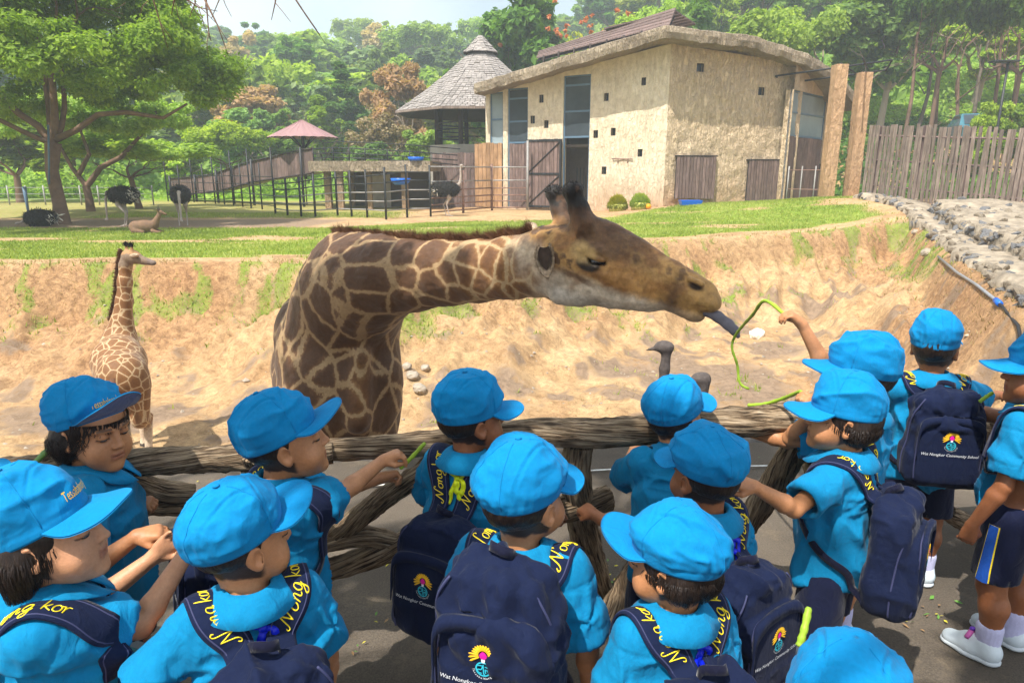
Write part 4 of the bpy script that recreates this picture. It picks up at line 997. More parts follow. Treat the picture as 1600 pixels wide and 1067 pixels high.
# ================================================================ CAR AND LAMP behind the fence
cp = at_y(1521, 196, 33.0); zc = gz(cp.x, cp.y); cz = cp.z-.95
car = empty('parked_car', (cp.x, cp.y, cz), 1.2, 'teal car parked among the trees behind the slatted fence, only its top showing', 'car')
prof = [(-2.0,.35),(-2.05,.75),(-1.25,.9),(-.65,1.42),(.75,1.45),(1.45,.98),(1.95,.92),(2.05,.4)]
b = MB(); w = .8
b.add([(x, s*w*(1 if z < 1 else .82), z) for s in (-1,1) for x, z in prof], [tuple(range(8)), tuple(range(15,7,-1))]+[(i+8,(i+1)%8+8,(i+1)%8,i) for i in range(8)]); b.build('body', MAT['car_teal'], car)
b = MB()
for s in (-1,1): b.add([(x, s*(w*.9+.0), z) for x, z in ((-1.1,.95),(-.6,1.36),(.7,1.38),(1.25,1.0))], [(0,1,2,3)])
b.add([(-1.24,-.6,.95),(-1.24,.6,.95),(-.72,.6,1.38),(-.72,-.6,1.38)], [(0,1,2,3)]); b.build('window', MAT['glass_dark'], car)
for x in (-1.3, 1.3):
    for y in (-.75,.75): MB().tube([(x,y-.1,.32),(x,y+.1,.32)], .32, 16).build('wheel', MAT['pipe_black'], car)
lp = at_y(1566, 155, 30); lamp = empty('street_lamp', (lp.x, lp.y, 0), 0, 'dark flat headed lamp post among the trees at the right', 'lamp')
zt_ = at_y(1566,98,30).z; MB().tube([(0,0,0),(0,0,zt_)], .05, 7).build('pole', MAT['metal_black'], lamp); b = MB(); b.box((-.7,-.25,zt_),(.35,.25,zt_+.07), bev=.02); b.build('lamp_head', MAT['metal_black'], lamp)
# ================================================================ TREES
def leaf_cards(P, N, size, r, shade, elong=1.6):
    """small folded leaf shapes (two triangles sharing a midrib) at P, facing roughly N"""
    n = len(P); t = r.normal(size=(n,3)); t -= (t*N).sum(1)[:,None]*N; t /= np.linalg.norm(t, axis=1)[:,None]+1e-9
    s = np.cross(N, t); size = size*r.uniform(.6, 1.3, n)
    a = P-t*(size*elong*.5)[:,None]; c = P+t*(size*elong*.5)[:,None]-N*(size*.25)[:,None]
    b = P+s*(size*.5)[:,None]; d = P-s*(size*.5)[:,None]
    V = np.stack([a,b,c,d], 1).reshape(-1,3); Fq = np.arange(4*n).reshape(n,4)
    return V, Fq, np.repeat(shade, 4)
def blob_points(C, R, n, r, flat=.7, shell=.55):
    """n points spread through leaf clusters with centres C and radii R"""
    k = r.choice(len(C), n, p=R**2/np.sum(R**2)); u = r.normal(size=(n,3)); u /= np.linalg.norm(u, axis=1)[:,None]
    rad = (shell+(1-shell)*r.random(n))**.6*r.uniform(.5, 1.05, n); Q = u*rad[:,None]; Q[:,2] *= flat
    P = C[k]+Q*R[k][:,None]
    N = u*.6+np.array([0,0,.7])+r.normal(size=(n,3))*.55; N /= np.linalg.norm(N, axis=1)[:,None]
    return P, N, k
def limbs(b, p, d, L, r0, depth, rr, ends, curl=.35, up=.15, n=2, sides=6, taper=.62):
    """recursive branching drawn into b; collects branch ends"""
    pts = [p.copy()]; rs = [r0]; q = p.copy(); dd = d.normalized(); m = 4
    for i in range(m):
        dd = (dd+Vector((rr.gauss(0,1),rr.gauss(0,1),rr.gauss(0,1)))*curl*.35+Vector((0,0,up*.3))).normalized()
        q = q+dd*L/m; pts.append(q.copy()); rs.append(r0*(1-(1-taper)*(i+1)/m))
    b.tube(pts, rs, max(3, sides), cap=False)
    if depth == 0: ends.append(q); return
    ends.append(q) if depth <= 2 else None
    for k in range(n+(rr.random() < .4)):
        ax = dd.orthogonal().normalized(); ax.rotate(Quaternion(dd, rr.uniform(0, 2*pi)))
        nd = (dd*1.0+ax*rr.uniform(.5, 1.0)+Vector((0,0,up))).normalized()
        limbs(b, q, nd, L*rr.uniform(.62,.85), rs[-1]*rr.uniform(.62,.8), depth-1, rr, ends, curl, up, n, sides-1, taper)
def proto(seed, kind, nl, ls, depth=3):
    """unit tree, height 1: returns (trunk mesh, crown mesh)"""
    rr = random.Random(seed); r = np.random.default_rng(seed); b = MB(); ends = []
    cfg = dict(broad=(.30,.33,.62,.36,.9), oval=(.22,.22,.60,.42,1.25), umbrella=(.42,.5,.80,.16,.45), sparse=(.30,.34,.66,.30,.9), conifer=(.12,.16,.50,.5,1.6))[kind]
    th, cr, cz, ch, asp = cfg
    lean = Vector((rr.uniform(-.1,.1), rr.uniform(-.1,.1), 1))
    b.tube([Vector((0,0,-.05)), Vector((0,0,0)), lean*th*.5, lean*th], [.034,.026,.02,.017], 7, cap=False)
    for k in range(4):
        a = 2*pi*k/4+rr.uniform(-.5,.5); limbs(b, lean*th, Vector((cos(a)*.7, sin(a)*.7, .9 if kind != 'umbrella' else .45)), (1-th)*.26, .012, depth, rr, ends, .5, .12)
    E = np.array([tuple(e) for e in ends]); nc = 26 if kind != 'sparse' else 16
    C = []; R = []
    for i in range(nc):
        u = r.normal(size=3); u /= np.linalg.norm(u); f = r.uniform(.45, .95)
        w = cr*(1.0 if kind != 'conifer' else (1.25-.9*(.5+.5*u[2])))
        C.append([u[0]*w*f, u[1]*w*f, cz+u[2]*ch*f*(1 if kind != 'umbrella' else .8)]); R.append(cr*r.uniform(.20,.38))
    C = np.array(C); R = np.array(R); C[:,2] = np.minimum(C[:,2], 1-R*.5)
    if kind == 'sparse': C = np.concatenate([C, E]); R = np.concatenate([R*.8, np.full(len(E), .05)])
    P, N, k = blob_points(C, R, nl, r, .72)
    sh = np.clip(.5+.22*r.normal(size=nl)+.25*(r.random(len(C))[k]-.5), 0, 1)
    V, Q, S = leaf_cards(P, N, ls, r, sh)
    return b.mesh('trunk'), npmesh('crown', V, Q, False, {'shade': ('FLOAT', S)})
MID = {k: [proto(i+j*10, k, n, s) for j in range(2)] for i, (k, n, s) in enumerate((('broad',9000,.030),('oval',9000,.028),('umbrella',9000,.026),('sparse',3000,.024),('conifer',9000,.026)))}
FAR = {k: [proto(60+i+j*10, k, n, s, 2) for j in range(2)] for i, (k, n, s) in enumerate((('broad',2600,.055),('oval',2600,.05),('sparse',1300,.045),('umbrella',2200,.05)))}
def tree(protos, x, y, h, rx, leaf, bark, label, group=None, name='tree', rot=None, z=None):
    tm, cm = protos; z = gz(x, y) if z is None else z
    root = empty(name, (x, y, z-.05), rot if rot is not None else random.uniform(0, 6.28), label, 'tree', group)
    s = (rx, rx, h)
    for nm, me, mt in (('trunk', tm, bark), ('crown', cm, leaf)):
        if not me.materials: me.materials.append(None)
        o = link(nm, me, None, root, None, None, s); o.material_slots[0].link = 'OBJECT'; o.material_slots[0].material = MAT[mt]
    return root
def tree_px(kind, px, top, Y, rpx, leaf, bark, label, group=None, name='tree', k=0, bank=MID, rot=None):
    x = at_y(px, 300, Y).x; zt = at_y(px, top, Y).z; z = gz(x, Y); h = zt-z
    R = rpx*Y/F; cr = dict(broad=.33, oval=.24, umbrella=.5, sparse=.34, conifer=.2)[kind]*1.12
    return tree(bank[kind][k], x, Y, h, R/cr, leaf, bark, label, group, name, rot)
# named trees of the middle distance
T = tree_px
T('umbrella', 215, 205, 30, 130, 'leaf_bright', 'bark_brown', 'low spreading bright green tree just right of the big tree trunk')
T('broad', 30, 170, 36, 95, 'leaf_mid', 'bark_brown', 'bushy mid green tree at the left edge behind the big trunk')
T('broad', 120, 120, 44, 110, 'leaf_bright', 'bark_brown', 'tall yellow green tree behind the big tree trunk', k=1)
T('umbrella', 360, 190, 43.5, 75, 'leaf_bright', 'bark_brown', 'flat topped yellow green tree behind the ramp walk', k=1)
T('broad', 285, 215, 42, 55, 'leaf_bright', 'bark_grey', 'light green bushy tree left of the ramp walk')
T('broad', 400, 122, 52, 62, 'leaf_orange', 'bark_grey', 'round tree with orange young leaves left of the umbrella shelter')
T('broad', 395, 150, 49, 55, 'leaf_mid', 'bark_grey', 'green tree just below the orange leaved crown', k=1)
T('oval', 455, 165, 46, 42, 'leaf_mid', 'bark_grey', 'olive green tree right above the umbrella shelter', k=1)
T('conifer', 545, 85, 50, 52, 'leaf_deep', 'bark_brown', 'tall dense dark green tree left of the brown leaved tree')
T('oval', 510, 150, 47, 40, 'leaf_mid', 'bark_brown', 'mid green tree between the shelter and the tall dark tree')
T('broad', 625, 82, 43.5, 55, 'leaf_orange', 'bark_pale', 'tree with bare pale limbs and rusty brown leaves left of the pavilion')
T('sparse', 600, 150, 41, 60, 'leaf_dry', 'bark_pale', 'nearly leafless pale branched tree behind the platform', k=1)
T('broad', 665, 185, 40, 45, 'leaf_bright', 'bark_grey', 'bright green bushy tree seen under the pavilion eave', k=1)
T('broad', 575, 215, 38, 45, 'leaf_mid', 'bark_grey', 'green shrubby tree behind the platform railing')
T('broad', 790, -35, 44, 100, 'leaf_deep', 'bark_brown', 'large leafy rich green tree rising behind the pavilion roof')
T('oval', 845, 20, 47, 60, 'leaf_mid', 'bark_brown', 'green tree between the pavilion tree and the red flowered one')
ft = T('sparse', 915, 8, 42, 75, 'leaf_yellow', 'bark_pale', 'thin yellowish tree with scattered red flowers behind the house roof')
r_ = np.random.default_rng(77); C_ = np.array([(x*.3*1, y*.3, z) for x, y, z in r_.normal(size=(40,3))*[.8,.8,0]+[0,0,0]]); C_[:,2] = r_.uniform(.62,.98,40)
P_, N_, k_ = blob_points(C_, np.full(40, .016), 420, r_); V_, Q_, S_ = leaf_cards(P_, N_, .02, r_, r_.random(420))
fl = link('flowers', npmesh('flowers', V_, Q_, False, {'shade': ('FLOAT', S_)}), MAT['flower_red'], ft); fl.scale = ft.children[0].scale if ft.children else (6,6,8)
fl.scale = [o for o in COL.objects if o.parent == ft][0].scale; fl['kind'] = 'stuff'
T('broad', 1000, -15, 46, 75, 'leaf_bright', 'bark_brown', 'bright green tree above the slanting board roof')
T('oval', 1090, -30, 43, 60, 'leaf_deep', 'bark_brown', 'dark green tree above the corner of the house roof')
T('umbrella', 1180, 5, 40, 110, 'leaf_bright', 'bark_brown', 'feathery bright green tree above the right half of the house roof')
T('broad', 1290, -30, 42, 85, 'leaf_mid', 'bark_pale', 'mid green tree behind the two orange pillars')
for i, (px, top, Y, r, lf, kd, lab) in enumerate(((1360,-60,39,90,'leaf_mid','broad','tall tree with a thin pale trunk just right of the orange pillars'),(1440,-80,36,90,'leaf_deep','umbrella','dark feathery tree over the left part of the slatted fence'),
    (1500,-50,41,80,'leaf_bright','oval','sunlit tree behind the middle of the slatted fence'),(1560,-90,34,100,'leaf_deep','umbrella','dark tree overhanging the right end of the slatted fence'),
    (1640,-70,38,95,'leaf_mid','broad','green tree at the right edge of the picture'),(1410,40,47,60,'leaf_bright','oval','yellow green tree in the gap between two dark trees'),(1330,60,46,45,'leaf_yellow','oval','small yellowish tree behind the second orange pillar'))):
    T(kd, px, top, Y, r, lf, 'bark_pale' if i%2 == 0 else 'bark_brown', lab, k=i%2)
T('broad', 1420+110, 150, 31, 40, 'leaf_bright', 'bark_grey', 'bright low bush rising over the fence beside the teal car')
T('broad', 1590, 135, 30, 40, 'leaf_mid', 'bark_grey', 'leafy bush over the fence at the right edge', k=1)
# slim bare trunks in the shade behind the fence
for i in range(9):
    px = 1350+i*29+random.uniform(-6,6); Y = random.uniform(31, 40); x = at_y(px, 200, Y).x; b = MB(); ends = []; h = random.uniform(4, 7)
    q = Vector((random.uniform(-.12,.12), 0, 1)); b.tube([Vector((0,0,-.2)), q*h*.5+Vector((random.uniform(-.2,.2),0,0)), q*h], [.11,.085,.05], 6, cap=False)
    for k in range(3): limbs(b, q*h*random.uniform(.5,1), Vector((random.uniform(-1,1),random.uniform(-1,1),.9)), 1.3, .035, 1, random, ends)
    root = empty('tree', (x, Y, gz(x, Y)), 0, 'slim bare trunked young tree in the shade behind the slatted fence', 'tree', 'slim trunks behind the slatted fence')
    b.build('trunk', MAT['bark_brown' if i%3 else 'bark_grey'], root)
# the forested hillside: individual trees
rr = random.Random(21); placed = []; cnt = 0
kinds = [('broad','leaf_mid'),('oval','leaf_mid'),('broad','leaf_blue'),('oval','leaf_deep'),('broad','leaf_bright'),('sparse','leaf_dry'),('umbrella','leaf_bright'),('broad','leaf_yellow'),('broad','leaf_orange'),('broad','leaf_deep'),('sparse','leaf_blue'),('oval','leaf_bright')]
tries = 0
cy_ = np.array([54+111*rr.random()**1.15 for _ in range(6000)]); cx_ = np.array([rr.uniform(-.8,.8) for _ in range(6000)])*cy_; cz_ = ground_z(cx_, cy_)
for x, Y, z in zip(cx_, cy_, cz_):
    if cnt >= 290: break
    sp = 3.6+Y*.022
    if any((x-a)**2+(Y-c)**2 < sp**2 for a, c in placed): continue
    h = rr.uniform(5, 8.5)*(1+.001*Y); top = 533.5-F*math.tan(PITCH+atan2(z+h-CAM_H, Y))
    if top < -120 or top > 330 or (x < -8 and top < 8+20*rr.random()): continue
    placed.append((x, Y)); cnt += 1
    kd, lf = rr.choice(kinds)
    if lf == 'leaf_orange' and rr.random() < .6: kd, lf = 'oval', 'leaf_mid'
    bk_ = 'bark_pale' if kd == 'sparse' else 'bark_brown'
    nm = dict(leaf_mid='green', leaf_blue='hazy blue green', leaf_deep='dark green', leaf_bright='yellow green', leaf_dry='greyish half bare', leaf_yellow='pale yellow green', leaf_orange='rusty brown leaved')[lf]
    R = rr.uniform(2.6, 4.6)/.36*(1.0 if kd != 'umbrella' else .8)
    tree(FAR[kd][rr.randrange(2)], float(x), float(Y), h, R, lf, bk_, '%s forest tree on the hillside behind the enclosure' % nm, '%s trees on the hillside' % nm, z=float(z))
# undergrowth closing the gaps on the hill and behind the fences
def undergrowth(name, n, fn, size, mat, lab, seed, hgt):
    r = np.random.default_rng(seed); x, y = fn(r, n); z = ground_z(x, y, False); bump = np.clip(fbm(np.stack([x*.35, y*.35, x*0+seed], -1), 3)+.35, 0, 1)
    z = z + r.random(len(x))**.7*hgt*bump; P = np.stack([x, y, z], 1)
    N = r.normal(size=(len(x),3))*.6+[0,-.3,.6]; N /= np.linalg.norm(N, axis=1)[:,None]
    sh = np.clip(.45+.2*r.normal(size=len(x))+.3*fbm(P*.3, 2), 0, 1)
    V, Q, S = leaf_cards(P, N, size, r, sh)
    tag(link(name, npmesh(name, V, Q, False, {'shade': ('FLOAT', S)}), MAT[mat]), lab, 'shrubs', kind='stuff')
undergrowth('undergrowth', 60000, lambda r, n: ((lambda Y: (r.uniform(-.8,.8,n)*Y, Y))(44+r.random(n)*125)), .55, 'leaf_mid', 'dense green scrub covering the hillside between the trees', 4, 2.6)
def near_ug(r, n):
    Y = 40.0+r.random(n)*10; x = r.uniform(-.85, .85, n)*Y; k = (x < -4) | (x > 15); return x[k], Y[k]
undergrowth('shrubbery', 60000, near_ug, .20, 'leaf_bright', 'bright green bushes along the back of the enclosure', 9, 2.2)
def fence_ug(r, n):
    Y = 27+r.random(n)*14; x = 12+r.random(n)*18; k = (x*.55+Y > 36.5) & (x > 15.2-(Y-27)*.1); return x[k], Y[k]
undergrowth('leaf_litter_shrubs', 16000, fence_ug, .18, 'leaf_deep', 'shady low shrubs behind the slatted fence', 12, 1.0)
# ---------------------------------------------------------------- the big spreading tree on the left lawn
def big_tree():
    Y = 21.3; x = at_y(97, 350, Y).x; z = gz(x, Y); rr = random.Random(5); r = np.random.default_rng(5)
    root = empty('rain_tree', (x, Y, z), 0, 'big spreading umbrella shaped tree with dense green crown on the left lawn', 'tree')
    b = MB(); ends = []
    b.tube([Vector((0,0,-.2)),Vector((0,0,.05)),Vector((.02,0,.6)),Vector((-.05,0,1.6)),Vector((.1,0,2.4))], [.40,.26,.20,.18,.22], 14, cap=False, jit=.07)
    fork = Vector((.1,0,2.35))
    for d, L, r0, dep in ((Vector((-.55,.1,1)),2.3,.12,3),(Vector((-.15,.3,1)),2.2,.11,3),(Vector((.25,-.1,1)),2.3,.13,3),(Vector((.55,.4,.9)),2.2,.09,3),(Vector((-.9,-.4,.6)),2.4,.08,3)):
        limbs(b, fork+d*.05, d, L, r0, dep, rr, ends, .35, .06, 2, 9)
    b.tube([Vector((.2,0,2.5)),Vector((.9,-.1,2.75)),Vector((1.7,-.2,3.2)),Vector((2.6,-.3,3.25)),Vector((3.6,-.2,3.1)),Vector((4.3,-.1,3.5))], [.11,.09,.08,.07,.05,.03], 7)
    b.build('trunk', MAT['bark_brown'], root)
    b = MB(); b.tube([(.22,-.26,2.9),(.12,-.3,2.0),(.0,-.31,1.2)], .03, 5); b.build('rope', MAT['metal_blue'], root)
    C = []; R = []
    for i in range(330):
        a = r.uniform(0, 2*pi); q = sqrt(r.random())*5.25; top = 3.9+4.7*(1-(q/5.9)**3); lo = 3.35+.25*r.random()
        zz = top-.6-r.exponential(.5) if r.random() < .72 else r.uniform(lo, top-.5); zz = max(zz, lo)
        C.append([cos(a)*q-.1, sin(a)*q, zz]); R.append(r.uniform(.45, .95))
    C = np.array(C); R = np.array(R); n = 185000
    P, N, k = blob_points(C, R, n, r, .5, .35)
    P[:,2] += .12*np.sin(P[:,0]*2.1)*np.cos(P[:,1]*1.7)
    cl = r.random(len(C))[k]
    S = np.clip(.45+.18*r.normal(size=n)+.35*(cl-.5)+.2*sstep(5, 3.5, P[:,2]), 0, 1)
    V, Q, S = leaf_cards(P, N, .080, r, S, 1.8)
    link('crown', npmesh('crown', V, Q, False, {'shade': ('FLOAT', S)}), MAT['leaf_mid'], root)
big_tree()
def bent_tree():
    Y = 27.5; x = at_y(143, 335, Y).x; rr = random.Random(2); r = np.random.default_rng(2); b = MB(); ends = []
    root = empty('bent_tree', (x, Y, gz(x, Y)), 0, 'small tree with a low forked bending trunk right of the big tree', 'tree')
    b.tube([Vector((0,0,-.2)),Vector((0,0,.5)),Vector((-.05,0,1.0))], [.19,.15,.14], 9, cap=False)
    for pts, rs in ((((-.05,0,1.0),(-.5,0,1.7),(-.9,.1,2.5),(-1.2,.1,3.1)),(.10,.08,.06,.035)), (((0,0,1.0),(.7,-.1,1.7),(1.5,0,2.1),(2.3,.1,2.9),(3.0,.1,3.4)),(.12,.105,.09,.06,.035)), (((-.3,0,1.4),(.2,.1,2.2),(.0,.1,3.0)),(.1,.08,.05))):
        b.tube([Vector(p) for p in pts], rs, 7, cap=False); limbs(b, Vector(pts[-1]), Vector((.2,0,1)), .9, .05, 2, rr, ends)
    b.build('trunk', MAT['bark_brown'], root)
    C = np.array([[r.uniform(-2.6,4.0), r.uniform(-2,2), r.uniform(3.0,4.3)] for _ in range(46)]); R = r.uniform(.4,.8,46)
    P, N, k = blob_points(C, R, 16000, r, .45); V, Q, S = leaf_cards(P, N, .10, r, np.clip(.6+.2*r.normal(size=16000), 0, 1), 1.7)
    link('crown', npmesh('crown', V, Q, False, {'shade': ('FLOAT', S)}), MAT['leaf_bright'], root)
bent_tree()
# ---------------------------------------------------------------- the shade tree over the viewers: its crown is above the picture, its twigs hang into it
SHD = SUN_TO/SUN_TO.z
def shade_tree():
    r = np.random.default_rng(31); rr = random.Random(31); root = empty('shade_tree', (-4.6, -2.6, 0), 0, 'roadside tree over the viewers whose bare twigs hang into the top left', 'tree')
    o = Vector((-4.6, -2.6, 0)); b = MB(); ends = []
    b.tube([Vector((0,0,-.1)),Vector((0,0,.3)),Vector((.1,.1,2)),Vector((.3,.3,3.8))], [.3,.22,.18,.17], 10, cap=False)
    for d in ((1,.8,.9),(.9,1.6,.8),(-.5,.8,1),(.2,-.9,1),(1.2,.0,.9),(.6,2.2,.7)): limbs(b, Vector((.3,.3,3.8)), Vector(d), 2.0, .09, 3, rr, ends, .4, .1)
    b.build('trunk', MAT['bark_brown'], root)
    spots = [(*at_y(a_, b_, c_), .17) for a_, b_, c_ in ((130,625,1.62),(425,665,1.56),(735,625,1.78),(1100,705,1.5))]+[(-.35,1.75,.78,.16),(-1.0,1.5,.7,.2),
             (-.75,4.3,.1,.36),(-.95,4.6,-.4,.45),(-.55,4.2,.45,.25),(-1.3,5.2,.1,.4),(-.3,4.0,-.5,.35),(-.9,4.4,-1.0,.5),(.15,3.6,.55,.10),(.42,3.4,.52,.10),(-.15,3.8,.65,.12),
             (.9,3.9,-.7,.5),(1.5,3.9,-.6,.5),(2.3,4.4,-1,.6),(-2.6,6.4,-1.3,.5),(-2.0,5.0,-1.2,.6),(-3.4,4.8,-1.2,.5),(.4,6.0,-1.6,.5),
             (-1.6,2.4,0,.4),(-.4,2.5,0,.35),(.5,2.6,0,.35),(1.4,1.6,0,.3),(1.7,1.9,0,.3),(2.1,2.6,0,.3),(.1,1.9,0,.35),(-.9,2.2,0,.3),(-.1,3.1,0,.3),(2.4,1.4,.0,.3),(.62,2.1,0,.3)]
    C = []; R = []
    for (x, y, z, s) in spots:
        h = 5.4+rr.uniform(-.5,.5); p = Vector((x,y,z))+SHD*(h-z); C.append(tuple(p-o)); R.append(s)
    for i in range(36):                          # the rest of the crown, over the road behind the camera
        C.append((rr.uniform(-3.2,2.8), rr.uniform(-4,-1.0), rr.uniform(5.2,7.2))); R.append(rr.uniform(.3,.7))
    C = np.array(C); R = np.array(R); n = 15000
    P, N, k = blob_points(C, R, n, r, .8, .2); P2, N2, k2 = blob_points(C[:len(spots)], R[:len(spots)], 5200, r, .8, .1); P = np.concatenate([P, P2]); N = np.concatenate([N, N2]); n = len(P); S = np.clip(.5+.2*r.normal(size=n), 0, 1)
    V, Q, S = leaf_cards(P, N, .075, r, S, 1.8)
    link('crown', npmesh('crown', V, Q, False, {'shade': ('FLOAT', S)}), MAT['leaf_mid'], root)
    for c in C[:len(spots)]:                     # thin limbs that carry the leaf clusters
        e = min(ends, key=lambda e: (e-Vector(c)).length); m = e.lerp(Vector(c), .5)+Vector((0,0,.12)); b = MB(); b.tube([e, m, Vector(c)], [.02,.014,.007], 4); b.build('twig', MAT['bark_brown'], root)
    def tw(pts, Y, r0):
        q = [at_y(x, y, Y)-o for x, y in pts]; b = MB(); b.tube(q, [r0*(1-.75*i/(len(q)-1)) for i in range(len(q))], 4)
        for i in range(1, len(q)-1):
            d = Vector((rr.uniform(-.12,.12), rr.uniform(-.1,.1), rr.uniform(-.2,-.06))); b.tube([q[i], q[i]+d*.6, q[i]+d+Vector((.02,0,-.03))], [r0*.45, r0*.35, r0*.2], 3)
        b.build('twig', MAT['bark_brown'], root)
    for pts in (((232,-60),(238,-5),(250,35),(262,75)),((285,-50),(272,0),(268,25)),((318,-60),(322,-2),(326,50),(330,65)),((315,-10),(340,40),(356,85)),((455,-70),(462,0),(486,36),(500,55)),((350,-60),(346,-8),(330,30)),((435,-50),(430,5),(424,32)),((300,-50),(305,5),(296,28)),((270,-30),(290,-2),(310,12),(340,18))):
        tw(pts, 5.2, .008)
shade_tree()
# ================================================================ ANIMALS
def giraffe_coat(name, dark, mid, cream, lw=.075):
    t = NT(name); a = t.attr('pat').outputs['Vector']; hc = t.attr('coat'); hm = t.attr('hm').outputs['Fac']; o = t.obj()
    wv = t.n('TexNoise', i_Vector=a, i_Scale=5.0, i_Detail=4, i_Roughness=.7).outputs['Color']
    w = t.n('VectorMath', operation='SCALE', i_0=t.n('VectorMath', operation='SUBTRACT', i_0=wv, i_1=(.5,.5,.5)).outputs[0], i_Scale=.16).outputs[0]
    v = t.n('VectorMath', operation='ADD', i_0=a, i_1=w).outputs[0]
    e = t.n('TexVoronoi', feature='DISTANCE_TO_EDGE', i_Vector=v, i_Scale=1.0, i_Randomness=.85).outputs['Distance']
    e2 = t.math('ADD', e, t.rng(t.n('TexNoise', i_Vector=a, i_Scale=16, i_Detail=3).outputs['Fac'], .3, .7, -.014, .014))
    c = t.ramp(e2, [(lw*.8, cream), (lw*1.15, mid), (lw*2.0, dark), (.34, tuple(x*.85 for x in dark))])
    cw = t.ramp(e2, [(lw*.8, (.48,.34,.19)), (lw*1.2, (.34,.18,.07)), (lw*2.6, (.22,.10,.035)), (.34, (.15,.065,.025))]); c = t.mix(t.attr('gold').outputs['Fac'], c, cw)  # gold blends painted sunlit coat tones over the darker base
    f = t.noise(t.map(o, (1,1,1)), 60, 4, .7); g = t.noise(o, 4, 3)
    c = t.mix(t.math('MULTIPLY', t.n('SeparateColor', i_Color=hc.outputs[0]).outputs[2], 0), c, cream)
    c = t.mix(hm, c, hc.outputs['Color'])
    c = t.mix(1, c, t.ramp(f, [(.3, (.80,.79,.78)), (.7, (1.15,1.14,1.12))]), 'MULTIPLY')
    c = t.mix(1, c, t.ramp(g, [(.3, (.86,.84,.80)), (.7, (1.12,1.12,1.12))]), 'MULTIPLY')
    n = t.bump(t.noise(t.map(o, (1,1,.35)), 160, 3, .6), .003, .6, t.bump(t.noise(o, 14, 4), .012, .6))
    MAT[name] = t.fin(c, .62, n, Sheen_Weight=.1); return MAT[name]
giraffe_coat('giraffe_dark', (.085,.040,.018), (.15,.075,.032), (.31,.205,.105), .052)
giraffe_coat('giraffe_light', (.22,.10,.036), (.29,.145,.055), (.47,.345,.205), .05)
simple('mane_brown', (.11,.05,.025), .8, .5, 20); simple('tuft_black', (.012,.010,.009), .8, .3, 20)
simple('tongue', (.105,.095,.115), .45, .2, 30, .001, 200); simple('ear_pale', (.40,.30,.205), .9, .5, 60); simple('ear_inner', (.055,.035,.025), .9, .4, 40); simple('hoof', (.05,.04,.035), .6)
def hair_cards(P, D, L, w, r, shade=None, mat='mane_brown', name='mane', parent=None, kind='stuff'):
    n = len(P); s = np.cross(D, r.normal(size=(n,3))); s /= np.linalg.norm(s, axis=1)[:,None]+1e-9
    a = P-s*w; b = P+s*w; m1 = P+D*(L*.6)[:,None]; tip = P+D*L[:,None]+r.normal(size=(n,3))*(L*.12)[:,None]
    V = np.stack([a, b, m1+s*w*.7, tip, m1-s*w*.7], 1).reshape(-1,3); i = np.arange(n)*5
    Q = np.concatenate([np.stack([i,i+1,i+2,i+4],1), np.stack([i+4,i+2,i+3,i+3],1)])
    me = bpy.data.meshes.new(name); me.from_pydata(V.tolist(), [], [tuple(q) for q in np.stack([i,i+1,i+2,i+4],1).tolist()]+[tuple(q) for q in np.stack([i+4,i+2,i+3],1).tolist()])
    o = link(name, me, MAT[mat], parent); o['kind'] = kind; return o
